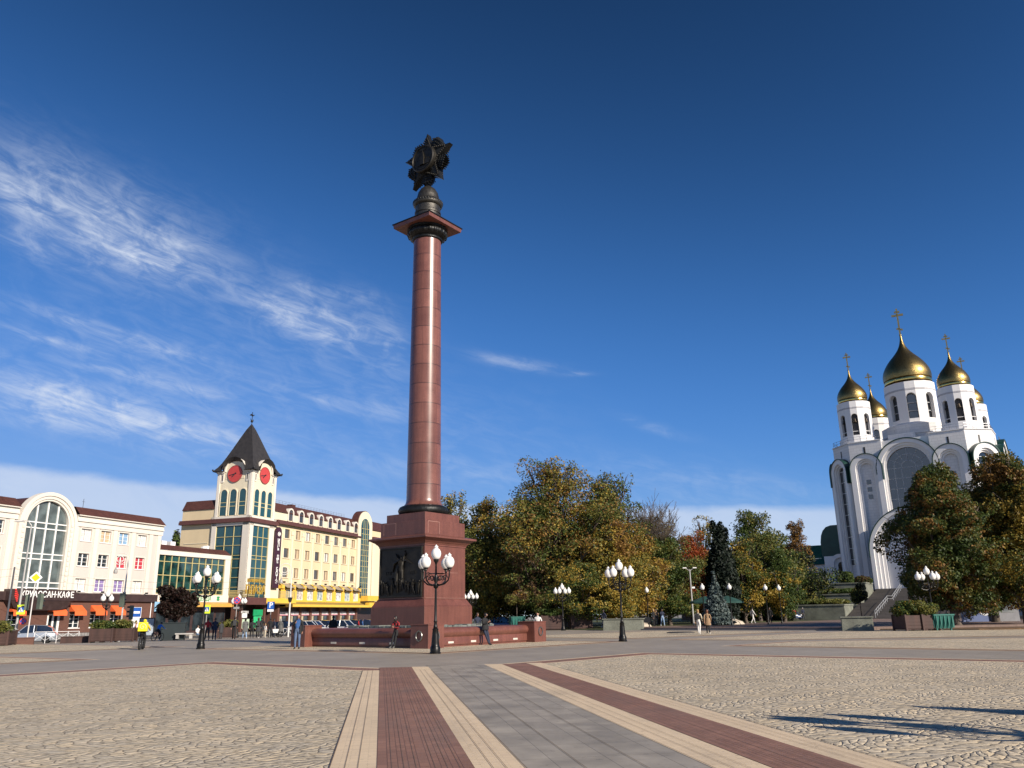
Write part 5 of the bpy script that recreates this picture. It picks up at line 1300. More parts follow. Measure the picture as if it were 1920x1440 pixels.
def tree(name, label, x, y, h, lobes, n, size, pal, seed, trunk=.3, group=None, m=None, gap=.36, limbs=True, cat='tree', z=None, **kw):
    root = thing(name, label, cat, (x, y, gz(x, y) if z is None else z), 0, group)
    rg = random.Random(seed); mb = MB()
    zt = max(l[2] for l in lobes)
    low = min(l[2]-l[5] for l in lobes)
    pts = [(0, 0, -.1), (.03*h*rg.uniform(-.4, .4), .02*h*rg.uniform(-.4, .4), max(.6, low*.8)), (rg.uniform(-.2, .2), rg.uniform(-.2, .2), (low+zt)/2), (rg.uniform(-.3, .3), rg.uniform(-.3, .3), zt)]
    mb.tube(pts, [trunk*1.35, trunk, trunk*.6, trunk*.18], 9)
    if limbs:
        for l in lobes:
            s = Vector((0, 0, max(low*.9, l[2]*.45))); e = Vector(l[:3]); mid = s.lerp(e, .5)+Vector((0, 0, -.08*(e-s).length))
            mb.tube([s, mid, e], [trunk*.5, trunk*.3, trunk*.08], 5)
            for j in range(4):
                e2 = e+Vector((rg.uniform(-1, 1)*l[3], rg.uniform(-1, 1)*l[4], rg.uniform(-.4, 1)*l[5]))*.85
                mb.tube([mid.lerp(e, rg.uniform(.3, 1)), e.lerp(e2, .5), e2], [trunk*.16, trunk*.09, .02], 4)
    mb.build('trunk', bark, root, smooth=60)
    me = crown_mesh('crown', lobes, n, size, pal, seed, m or leaf, gap, **kw)
    c = bpy.data.objects.new('crown', me); C.objects.link(c); c.parent = root
    return root

def blob(h, w, d, n, seed, base=.1):
    'lobes filling an irregular rounded crown of height h, width w, depth d'
    rg = random.Random(seed); L = []
    env = lambda t: (.62+.38*min(1, t/.3)) if t < .3 else max(.16, (1-((t-.3)/.72)**2.1))
    for i in range(n):
        t = ((i+rg.random())/n)**.92; z = h*(base+.07+(.93-base)*t*.93); e = env(t)
        a = i*2.399+rg.uniform(-.5, .5); rr = (rg.random()**.55)*.78*e
        s = rg.uniform(.2, .36)*(.45+.55*e)
        L.append((math.cos(a)*w*.5*rr, math.sin(a)*d*.5*rr, z, w*s, d*s, min(w, h*.55)*s*rg.uniform(.6, .95)))
    for i in range(9):      # boughs that reach out beyond the general outline
        t = rg.uniform(.12, .8); e = env(t)*rg.uniform(.92, 1.12); a = rg.uniform(0, 2*PI); s = rg.uniform(.10, .17)
        L.append((math.cos(a)*w*.5*e, math.sin(a)*d*.5*e, h*(base+.05+(.95-base)*t*.93), w*s*1.25, d*s*1.25, w*s*.55))
    for i in range(4): L.append((rg.uniform(-.22, .22)*w, rg.uniform(-.16, .16)*d, h*rg.uniform(.86, .96), w*.1, d*.1, h*.07))
    for z in (.25, .45, .62): L.append((0, 0, h*z, w*.3, d*.3, h*.16))
    return L
GOLD = [tuple(v*1.15 for v in c) for c in GOLD]; OLIVE = [tuple(v*1.18 for v in c) for c in OLIVE]
MIXED = [GREEN, OLIVE, GOLD, OLIVE, RUST, GREEN]
MIX2 = [GREEN, OLIVE, OLIVE, GOLD, RUST]
MIX3 = [RUST, GOLD, BROWN, OLIVE, RUST]
FRESH = [GREEN, GREEN, OLIVE, GREEN]
def T(px, Y):
    'ground position on the sight line of image column px at distance Y (columns of the 1920 photograph)'
    return (px-960)/1500*Y*.975, Y
gp = 'autumn trees in the park'
def park():
    # (column, distance, height, width, palette, leaves, label)
    S = [
        (835, 112, 19.5, 9, [OLIVE, GOLD, BROWN, OLIVE], 7000, .34, 'thin golden tree top rising just behind the column base'),
        (905, 108, 18.0, 11, MIX2, 12000, .34, 'green and yellow tree immediately right of the red pedestal'),
        (872, 118, 16, 10, [GREEN, OLIVE, GOLD], 8000, .36, 'dark green tree tucked behind the right edge of the pedestal'),
        (960, 116, 17, 10, [GREEN, OLIVE, GREEN], 9000, .36, 'dark green tree left of the tallest autumn tree'),
        (1045, 102, 21.6, 18, [OLIVE, GOLD, OLIVE, RUST, GREEN, OLIVE], 30000, .32, 'tallest autumn tree in the park, broad and golden brown'),
        (1000, 100, 17.0, 9, [GREEN, OLIVE, BROWN, GREEN], 10000, .32, 'darker green tree on the left flank of the tallest autumn tree'),
        (1135, 104, 20.0, 12.5, [GREEN, OLIVE, GREEN, BROWN], 14000, .32, 'green-crowned tree on the right flank of the tallest autumn tree'),
        (1165, 96, 13.0, 10, [GOLD, OLIVE, GOLD, RUST], 12000, .28, 'lower orange-gold tree in front of the tall park trees'),
        (1245, 104, 11.5, 9, FRESH, 11000, .28, 'round dark green tree left of the street light mast'),
        (1225, 112, 15.5, 10, [OLIVE, BROWN, OLIVE], 8000, .3, 'brownish tree behind the round dark green tree'),
        (1285, 116, 13.2, 8.5, [REDL, RUST, REDL], 10000, .28, 'bright red-orange maple beside the dark conifer'),
        (1312, 138, 18.5, 9, [OLIVE, GOLD, OLIVE], 7000, .36, 'yellow-green tree behind the dark conifer'),
        (1410, 132, 18.5, 12, [GREEN, FRESH[2], GREEN], 13000, .36, 'tall fresh green tree right of the dark conifer'),
        (1385, 112, 11.6, 7, [OLIVE, GREEN, GOLD], 8000, .28, 'yellow and green tree at the right foot of the dark conifer'),
        (1425, 116, 13.0, 8, [GREEN, OLIVE, GREEN], 9000, .3, 'leafy green tree behind the two park lamps'),
        (1455, 112, 10.5, 6, [GREEN, GREEN, GOLD], 7000, .28, 'green tree with a yellow skirt left of the church annex'),
        (1488, 150, 18.5, 7.5, [BROWN, RUST, BROWN, OLIVE], 7000, .36, 'reddish brown tree behind the annex roof'),
        (1552, 190, 17.5, 8, [BROWN, OLIVE, BROWN], 5000, .45, 'small brown tree top between annex and church'),
        (1080, 91, 7.6, 8, [OLIVE, GREEN, GOLD, OLIVE], 9000, .25, 'low leafy tree under the tallest autumn tree, behind the stone block'),
        (1150, 90, 7.0, 6, [OLIVE, GOLD, OLIVE], 7000, .25, 'low yellow-leaved tree just left of the lone five-globe lamp'),
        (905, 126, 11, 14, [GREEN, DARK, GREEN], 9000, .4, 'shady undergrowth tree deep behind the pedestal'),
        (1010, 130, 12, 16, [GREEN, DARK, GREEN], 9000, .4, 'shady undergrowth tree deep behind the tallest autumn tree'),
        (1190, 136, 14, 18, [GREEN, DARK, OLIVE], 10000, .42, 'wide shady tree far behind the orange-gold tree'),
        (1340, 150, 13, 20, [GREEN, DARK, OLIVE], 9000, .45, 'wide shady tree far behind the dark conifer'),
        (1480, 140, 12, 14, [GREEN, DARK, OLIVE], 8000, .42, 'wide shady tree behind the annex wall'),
    ]
    for i, (px, Y, h, w, pal, n, sz, lb) in enumerate(S):
        x, y = T(px, Y); h *= .96; nl = 20 if n < 14000 else 34
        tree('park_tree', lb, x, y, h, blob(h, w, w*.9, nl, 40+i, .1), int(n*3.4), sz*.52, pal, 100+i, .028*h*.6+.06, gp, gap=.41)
    # nearly leafless tree
    x, y = T(1205, 106)
    r = thing('bare_tree', 'half-bare tree with thin brown twigs right of the tallest autumn tree', 'tree', (x, y, gz(x, y)), 0, gp)
    rg = random.Random(9); mb = MB()
    mb.tube([(0, 0, -.1), (.1, 0, 4), (-.1, .1, 8)], [.35, .27, .2], 8)
    for i in range(8): branches(mb, Vector((-.1*i/8, .05, 4.0+i*.4)), Vector((rg.uniform(-.9, .9), rg.uniform(-.5, .5), rg.uniform(.5, 1))).normalized(), rg.uniform(3.8, 5.2), .12, 4, rg, .5, .15, 3, 3, .02)
    mb.build('trunk', bark, r, smooth=60)
    lob = [(rg.uniform(-4, 3), rg.uniform(-2, 2), rg.uniform(6, 12), 1.8, 1.6, 1.4) for i in range(9)]
    me = crown_mesh('crown', lob, 7000, .2, [BROWN, RUST, OLIVE], 77, leaf, .42); c = bpy.data.objects.new('crown', me); C.objects.link(c); c.parent = r
    # dark columnar conifer: narrow, dense, upright sprays
    x, y = T(1347, 106)
    lob = []
    for i in range(12):
        t = i/11; R = 2.15*(.80+.2*min(1, t/.35))*(1-max(0, (t-.35)/.65)**1.8*.86)
        for j in range(4): a = j*PI/2+i*.8; lob.append((math.cos(a)*R*.42, math.sin(a)*R*.42, .9+t*10.6, R*.62, R*.62, 1.25))
    lob += [(-.65, 0, 12.2, .42, .42, 1.0), (.35, .1, 11.9, .5, .5, 1.1), (.9, 0, 11.2, .4, .4, 1.0)]
    tree('columnar_conifer', 'very dark columnar conifer in the middle of the park edge', x, y, 13, lob, 42000, .2, [DARK, DARK, DARK], 301, .3, gp, needle, .20, shell=.75, elong=2.2, limbs=False)
    x, y = T(318, 172)
    lob = [(0, 0, 4+i*1.5, 3.4-.27*i, 3.2-.27*i, 1.7) for i in range(11)]
    tree('tall_conifer', 'dark tree standing behind the gap between the cream and yellow buildings', x, y, 22, lob, 9000, .5, [DARK, GREEN, DARK], 302, .3, gp, needle, .25, limbs=False)
    # blue spruce: tiers of drooping boughs
    x, y = T(1331, 88)
    lob = []
    for i in range(11):
        z = .7+i*.42; R = 1.75*(1-i/11.5)
        for j in range(max(3, 7-i//2)):
            a = j*2*PI/max(3, 7-i//2)+i*.7; lob.append((math.cos(a)*R*.6, math.sin(a)*R*.6, z-.12*R, R*.5, R*.5, .26))
    lob.append((0, 0, 5.3, .14, .14, .55))
    tree('blue_spruce', 'small blue-grey spruce in front of the dark conifer', x, y, 5.6, lob, 12000, .13, [BLUE, BLUE, BLUE], 303, .1, gp, needle, .22, elong=2.6, limbs=False)
    # three big chestnuts close on the right
    R3 = [(1772, 68.0, 13.3, 8.0, [GREEN, OLIVE, GREEN, RUST, OLIVE, GREEN], 38000, 'big chestnut in front of the church with dark green and rusty leaves', 5),
          (1902, 70.0, 14.8, 10.4, [RUST, OLIVE, GREEN, GOLD, OLIVE, GOLD], 40000, 'big chestnut at the right edge with orange-brown leaves', 6),
          (1842, 80.0, 13.2, 8.5, [GREEN, OLIVE, RUST, GREEN], 24000, 'chestnut standing behind and between the two big ones on the right', 7)]
    for px, Y, h, w, pal, n, lb, sd in R3:
        x, y = T(px, Y)
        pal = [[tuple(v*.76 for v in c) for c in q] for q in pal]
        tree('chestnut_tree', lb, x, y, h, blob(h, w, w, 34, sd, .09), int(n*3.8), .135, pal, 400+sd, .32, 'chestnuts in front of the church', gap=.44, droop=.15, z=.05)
park()

# ------------------------------------------------------------------ people
SKIN = mat('skin', (.48, .26, .18), .55, var=.06)
SKIN2 = mat('skin_tanned', (.40, .21, .14), .55, var=.06)
def cloth(name, c, r=.85): return mat('cloth_'+name, c, r, var=.18, scale=9, bump=.25, bscale=14)
CL = dict(black=cloth('black', (.012, .012, .013)), navy=cloth('navy', (.016, .022, .045)), jeans=cloth('jeans', (.085, .125, .21)), blue=cloth('blue', (.03, .09, .24)), white=cloth('white', (.68, .66, .62)),
          cream=cloth('cream', (.55, .48, .36)), tan=cloth('tan', (.28, .18, .10)), grey=cloth('grey', (.10, .10, .095)), red=cloth('red', (.38, .018, .02)), yellow=cloth('yellow', (.75, .58, .01)), pink=cloth('pink', (.5, .28, .24)),
          dkgrey=cloth('dark_grey', (.035, .035, .037)), ltblue=cloth('light_blue', (.22, .32, .46)), brightblue=cloth('bright_blue', (.015, .16, .55)), plaid=None)
HAIR = dict(dark=mat('hair_dark', (.018, .013, .010), .5), grey=mat('hair_grey', (.32, .31, .30), .6), fair=mat('hair_fair', (.34, .21, .09), .5), red=mat('hair_red', (.16, .06, .03), .5), brown=mat('hair_brown', (.06, .035, .02), .5))
_m, _nt, _b = newmat('cloth_plaid'); _tc = _nt.node('ShaderNodeTexCoord').outputs['Object']
_ck = _nt.node('ShaderNodeTexChecker', inp={'Vector': _tc, 'Scale': 9., 'Color1': (.33, .02, .025, 1), 'Color2': (.02, .012, .014, 1)}).outputs[0]
_nt.l.new(_ck, _b.inputs['Base Color']); _b.inputs['Roughness'].default_value = .85; CL['plaid'] = _m
dark_eye = mat('eye_dark', (.02, .015, .012), .3)

def pose(kind, rg):
    'joints of a 1.75 m figure facing -y; returns joint dict'
    J = dict(pel=(0, 0, .96), sp=(0, .01, 1.12), ch=(0, .01, 1.34), nk=(0, .01, 1.50), hd=(0, -.015, 1.585), hc=(0, -.02, 1.665), ht=(0, -.005, 1.725))
    for s, n in ((1, 'L'), (-1, 'R')):
        J['sh'+n] = (s*.185, .015, 1.425); J['el'+n] = (s*.245, .03, 1.15); J['wr'+n] = (s*.255, -.05, .91); J['hn'+n] = (s*.25, -.075, .83)
        J['hp'+n] = (s*.09, 0, .91); J['kn'+n] = (s*.10, -.02, .50); J['an'+n] = (s*.105, .02, .085); J['to'+n] = (s*.125, -.13, .035)
    def leg(n, kn, an, to): J['kn'+n], J['an'+n], J['to'+n] = kn, an, to
    def arm(n, el, wr, hn): J['el'+n], J['wr'+n], J['hn'+n] = el, wr, hn
    if kind == 'walk':
        leg('L', (.095, -.17, .52), (.10, -.24, .10), (.105, -.38, .085)); leg('R', (-.095, .06, .50), (-.10, .30, .14), (-.11, .20, .035))
        arm('L', (.24, .14, 1.17), (.24, .12, .93), (.235, .10, .85)); arm('R', (-.24, -.08, 1.17), (-.225, -.24, .98), (-.22, -.29, .91))
    elif kind == 'pockets':
        arm('L', (.27, .09, 1.16), (.20, -.03, .98), (.15, -.06, .91)); arm('R', (-.27, .09, 1.16), (-.20, -.03, .98), (-.15, -.06, .91))
    elif kind == 'phone':
        arm('L', (.23, -.03, 1.17), (.09, -.26, 1.24), (.04, -.31, 1.29)); arm('R', (-.23, -.03, 1.17), (-.08, -.25, 1.22), (-.03, -.30, 1.27)); J['hc'] = (0, -.05, 1.655); J['ht'] = (0, -.05, 1.72)
    elif kind == 'chest':
        arm('R', (-.245, 0, 1.16), (-.13, -.19, 1.27), (-.08, -.21, 1.33))
    elif kind == 'lean':      # weight back against a wall, feet forward
        for k, dy in (('pel', .10), ('sp', .13), ('ch', .13), ('nk', .12), ('hd', .09), ('hc', .075), ('ht', .085)): J[k] = (J[k][0], J[k][1]+dy, J[k][2]-.05)
        for n in 'LR':
            for k in ('sh', 'el', 'wr', 'hn', 'hp'): j = J[k+n]; J[k+n] = (j[0], j[1]+.12, j[2]-.05)
        leg('L', (.10, -.02, .50), (.10, -.13, .085), (.12, -.28, .035)); leg('R', (-.08, -.04, .50), (-.05, -.22, .085), (-.06, -.37, .035))
        arm('L', (.25, .06, 1.10), (.09, -.12, 1.12), (.0, -.14, 1.12)); arm('R', (-.25, .06, 1.10), (-.07, -.13, 1.16), (.02, -.15, 1.17))
    elif kind == 'leanphone':
        p = pose('lean', rg); J = p; J['elL'], J['wrL'], J['hnL'] = (.23, .05, 1.13), (.09, -.14, 1.20), (.04, -.19, 1.25); J['elR'], J['wrR'], J['hnR'] = (-.23, .05, 1.13), (-.08, -.14, 1.18), (-.03, -.19, 1.23); J['hc'] = (0, .03, 1.60); J['ht'] = (0, .02, 1.67)
    elif kind == 'sit':
        d = -.46
        for k in ('pel', 'sp', 'ch', 'nk', 'hd', 'hc', 'ht'): J[k] = (J[k][0], J[k][1], J[k][2]+d)
        for n in 'LR':
            for k in ('sh', 'el', 'wr', 'hn', 'hp'): j = J[k+n]; J[k+n] = (j[0], j[1], j[2]+d)
            s = 1 if n == 'L' else -1
            leg(n, (s*.12, -.42, .48), (s*.12, -.44, .085), (s*.13, -.58, .035)); arm(n, (s*.23, -.05, .70), (s*.15, -.25, .62), (s*.12, -.33, .60))
    elif kind == 'ride':
        for k, dy, dz in (('sp', -.06, 0), ('ch', -.20, -.04), ('nk', -.29, -.08), ('hd', -.33, -.09), ('hc', -.37, -.09), ('ht', -.37, -.09)): J[k] = (J[k][0], J[k][1]+dy, J[k][2]+dz)
        for n in 'LR':
            s = 1 if n == 'L' else -1
            J['sh'+n] = (s*.19, -.20, 1.37); arm(n, (s*.28, -.38, 1.17), (s*.29, -.60, 1.06), (s*.27, -.67, 1.05))
        leg('L', (.12, -.36, .70), (.13, -.20, .34), (.13, -.33, .28)); leg('R', (-.12, -.30, .54), (-.13, -.10, .12), (-.13, -.24, .09))
    elif kind == 'bend':
        for k, dy, dz in (('sp', -.08, -.02), ('ch', -.30, -.14), ('nk', -.43, -.22), ('hd', -.50, -.22), ('hc', -.55, -.20), ('ht', -.58, -.16)): J[k] = (J[k][0], J[k][1]+dy, J[k][2]+dz)
        for n in 'LR':
            s = 1 if n == 'L' else -1
            J['sh'+n] = (s*.18, -.36, 1.22); arm(n, (s*.2, -.42, .95), (s*.15, -.52, .74), (s*.13, -.56, .67))
    return J

BONES = [('pel', 'sp', 't'), ('sp', 'ch', 'j'), ('ch', 'nk', 'j'), ('nk', 'hd', 's'), ('hd', 'hc', 's'), ('hc', 'ht', 's')]
for _n in 'LR':
    BONES += [('ch', 'sh'+_n, 'j'), ('sh'+_n, 'el'+_n, 'j'), ('el'+_n, 'wr'+_n, 'j'), ('wr'+_n, 'hn'+_n, 's'), ('pel', 'hp'+_n, 't'), ('hp'+_n, 'kn'+_n, 't'), ('kn'+_n, 'an'+_n, 't'), ('an'+_n, 'to'+_n, 'b')]
RADII = dict(pel=(.155, .115), sp=(.15, .105), ch=(.165, .115), nk=(.058, .058), hd=(.062, .07), hc=(.078, .095), ht=(.062, .075), sh=(.075, .07), el=(.052, .05), wr=(.036, .036), hn=(.036, .022), hp=(.10, .10), kn=(.068, .07), an=(.048, .05), to=(.046, .036))

def person(label, x, y, kind='stand', face=0., top='black', legs='jeans', shoe='black', hair='dark', h=1.75, z=None, inner=None, coat=None, female=False, bag=None, group='people on the square', hatc=None, bald=False, thick=1., extra=None):
    'face: direction looked towards, degrees clockwise from +Y'
    rg = random.Random(sum(map(ord, label)))
    J = pose(kind, rg); root = thing('person', label, 'person', (x, y, gz(x, y) if z is None else z), rad(180-face), group)
    root.scale = (h/1.75,)*3
    names = list(J); idx = {n: i for i, n in enumerate(names)}
    V = [Vector(J[n]) for n in names]; E = [(idx[a], idx[b]) for a, b, _ in BONES]; rr = []
    for n in names:
        a, b = RADII[n[:2] if n[:2] in RADII and n not in RADII else n]
        k = thick if n in ('pel', 'sp', 'ch') or n[:2] in ('sh', 'el', 'hp') else 1.
        if female and n in ('sp', 'ch') or (female and n[:2] == 'sh'): k *= .88
        if coat and n in ('pel', 'sp', 'ch', 'elL', 'elR'): k *= 1.08
        rr.append((a*k, b*k))
    tags = [t for _, _, t in BONES]
    for n, s in (('L', 1), ('R', -1)):       # five fingers and a thumb side, curled a little towards the palm
        w = Vector(J['wr'+n]); hn = Vector(J['hn'+n]); d = (hn-w).normalized()
        side = Vector((0, 1, 0)) if abs(d.y) < .8 else Vector((1, 0, 0)); side = (side-d*side.dot(d)).normalized(); palm = d.cross(side)*(1 if s < 0 else -1)
        for f in range(5):
            L = (.052, .078, .086, .08, .062)[f]; off = (-.034, -.022, -.007, .008, .022)[f]
            base = hn+side*off+(d*-.03 if f == 0 else d*.012); dd = (d+side*(-.9 if f == 0 else off*4)).normalized()
            m1 = base+dd*L*.55; tip = m1+(dd*.8+palm*.5*(1 if f else .2)).normalized()*L*.45
            i0 = len(V); V += [m1, tip]; rr += [(.0105, .0105), (.0085, .0085)]; E += [(idx['hn'+n], i0), (i0, i0+1)]; tags += ['s', 's']
    i0 = len(V); hc = Vector(J['hc']); fd = Vector((0, -1, -.12)).normalized()
    V += [hc+Vector((0, -.105, -.028))]; rr += [(.016, .018)]; E += [(idx['hc'], i0)]; tags += ['s']
    for s in (1, -1): V += [hc+Vector((s*.088, .012, -.012))]; rr += [(.014, .024)]; E += [(idx['hc'], len(V)-1)]; tags += ['s']
    me = bpy.data.meshes.new('tmp'); me.from_pydata([tuple(v) for v in V], E, []); o = bpy.data.objects.new('tmp', me); C.objects.link(o)
    sk = o.modifiers.new('skin', 'SKIN'); sk.branch_smoothing = .6
    lay = me.skin_vertices[0] if len(me.skin_vertices) else None
    if lay is None:
        bm = bmesh.new(); bm.from_mesh(me); bm.verts.layers.skin.verify(); bm.to_mesh(me); bm.free(); lay = me.skin_vertices[0]
    for i, sv in enumerate(lay.data): sv.radius = rr[i]; sv.use_root = (i == idx['pel'])
    sb = o.modifiers.new('sub', 'SUBSURF'); sb.levels = 1; sb.render_levels = 1
    bpy.context.view_layer.update(); dg = bpy.context.evaluated_depsgraph_get()
    body = bpy.data.meshes.new_from_object(o.evaluated_get(dg), depsgraph=dg); bpy.data.objects.remove(o); bpy.data.meshes.remove(me)
    body.name = 'body'; n = len(body.polygons); cen = np.empty(n*3); body.polygons.foreach_get('center', cen); cen = cen.reshape(-1, 3)
    best = np.full(n, 9.); bt = np.zeros(n, int); order = {'s': 0, 'j': 1, 't': 2, 'b': 3}
    for (a, b), t in zip(E, tags):
        p = np.array(V[a]); q = np.array(V[b]); d = q-p; L2 = d.dot(d)+1e-9
        u = np.clip(((cen-p) @ d)/L2, 0, 1); dist = np.linalg.norm(cen-p-u[:, None]*d, axis=1)-(.0 if t != 'j' else .02)
        k = dist < best; best[k] = dist[k]; bt[k] = order[t]
    if inner:      # open jacket: a strip of the front shows the garment beneath
        k = (bt == 1) & (np.abs(cen[:, 0]) < .085) & (cen[:, 1] < -.02) & (cen[:, 2] > .85); bt[k] = 4
    for m in (SKIN if rg.random() < .6 else SKIN2, CL[top], CL[legs], CL[shoe] if shoe in CL else MATS['black_paint'], CL[inner or top]): body.materials.append(m)
    body.polygons.foreach_set('material_index', bt.astype(np.int32)); body.polygons.foreach_set('use_smooth', [True]*n)
    bo = bpy.data.objects.new('body', body); C.objects.link(bo); bo.parent = root
    # face
    f = MB()
    for s in (1, -1): f.sphere((hc.x+s*.03, hc.y-.088, hc.z+.008), .0085, 4)
    f.build('eyes', dark_eye, bo); MB().box(hc.x-.022, hc.x+.022, hc.y-.092, hc.y-.084, hc.z-.062, hc.z-.055).build('mouth', dark_eye, bo)
    if not bald:
        hm = MB(); prof = [(1e-4, .112)]+[(.098*math.sin(t), .018+.098*math.cos(t)) for t in [PI*.12*i for i in range(1, 5)]]+[(.099, -.03), (.09, -.075 if not female else -.16), (.06, -.08 if not female else -.19)]
        hm.lathe(prof[::-1], 14, 0, tr(hc.x, hc.y+.022, hc.z) @ Matrix.Rotation(-.28, 4, 'X') @ Matrix.Scale(.92, 4, (1, 0, 0)))
        hm.build('hair' if not hatc else 'hat', CL[hatc] if hatc else HAIR[hair], bo, smooth=60)
    elif hair:
        MB().lathe([(.094, -.06), (.098, -.01), (.094, .01)], 12, 0, tr(hc.x, hc.y+.03, hc.z), a0=-.2, a1=PI+.2).build('hair', HAIR[hair], bo, smooth=60)
    if coat:       # skirts of a coat or jacket
        p = Vector(J['pel']); w = .2*thick; zlo = coat
        MB().lathe([(w*1.18, zlo), (w*1.08, (zlo+p.z)/2), (w*.98, p.z+.12), (w*.9, p.z+.2)], 14, 0, tr(p.x, p.y, 0) @ Matrix.Scale(.76, 4, (0, 1, 0)), *((-PI/2+.6, 3*PI/2-.6) if inner else (0., 2*PI))).build('coat_skirt', CL[top], bo, smooth=60)
    if bag == 'pack':
        c = Vector(J['ch']); MB().frus(.15, .13, -.22, .2, 0, tr(c.x, c.y+.2, c.z-.06) @ Matrix.Scale(.55, 4, (0, 1, 0))).build('backpack', CL['dkgrey'], bo, bevel=.03)
    if bag == 'hand':
        w = Vector(J['hnR']); MB().frus(.10, .12, -.36, -.12, 0, tr(*w) @ Matrix.Scale(.4, 4, (1, 0, 0))).tube([(w.x, w.y-.07, w.z-.12), (w.x, w.y, w.z+.02), (w.x, w.y+.07, w.z-.12)], .01, 5).build('handbag', CL[extra or 'navy'], bo)
    if bag == 'phone':
        w = (Vector(J['hnL'])+Vector(J['hnR']))/2; MB().box(w.x-.04, w.x+.04, w.y-.02, w.y-.008, w.z-.02, w.z+.13).build('phone', black, bo)
    return root
def G(px, Y): return (px-960)/1500*Y*.975, Y

person('man in an open black jacket over a blue jumper, standing left of the fountain', -11.75, 45.0, 'chest', 176, 'black', 'jeans', 'black', 'grey', 1.8, inner='blue', coat=.80, bald=True, thick=1.12)
person('woman in a red and black checked jacket leaning on the fountain rim', -6.35, 43.74, 'lean', 212, 'plaid', 'black', 'grey', 'dark', 1.66, female=True)
person('young man in black looking at his phone, leaning on the right fountain rim', -1.63, 46.25, 'leanphone', 130, 'black', 'navy', 'black', 'dark', 1.76, bag='phone', coat=.82, thick=1.1)
person('dark-clothed person behind the fountain, half hidden by the leaning phone user', -2.6, 56.5, 'stand', 150, 'navy', 'navy', 'black', 'brown', 1.75, bag='hand', extra='ltblue')
person('elderly man in a white jacket behind the right corner post of the fountain', 1.5, 57.5, 'pockets', 190, 'white', 'tan', 'black', 'grey', 1.72, bald=True)
person('person in a long flared black coat and hood behind the fountain, left of the column', *G(623, 58), 'stand', 350, 'black', 'black', 'black', 'dark', 1.72, coat=.12, thick=1.25, hatc='black', bag='hand', extra='white')
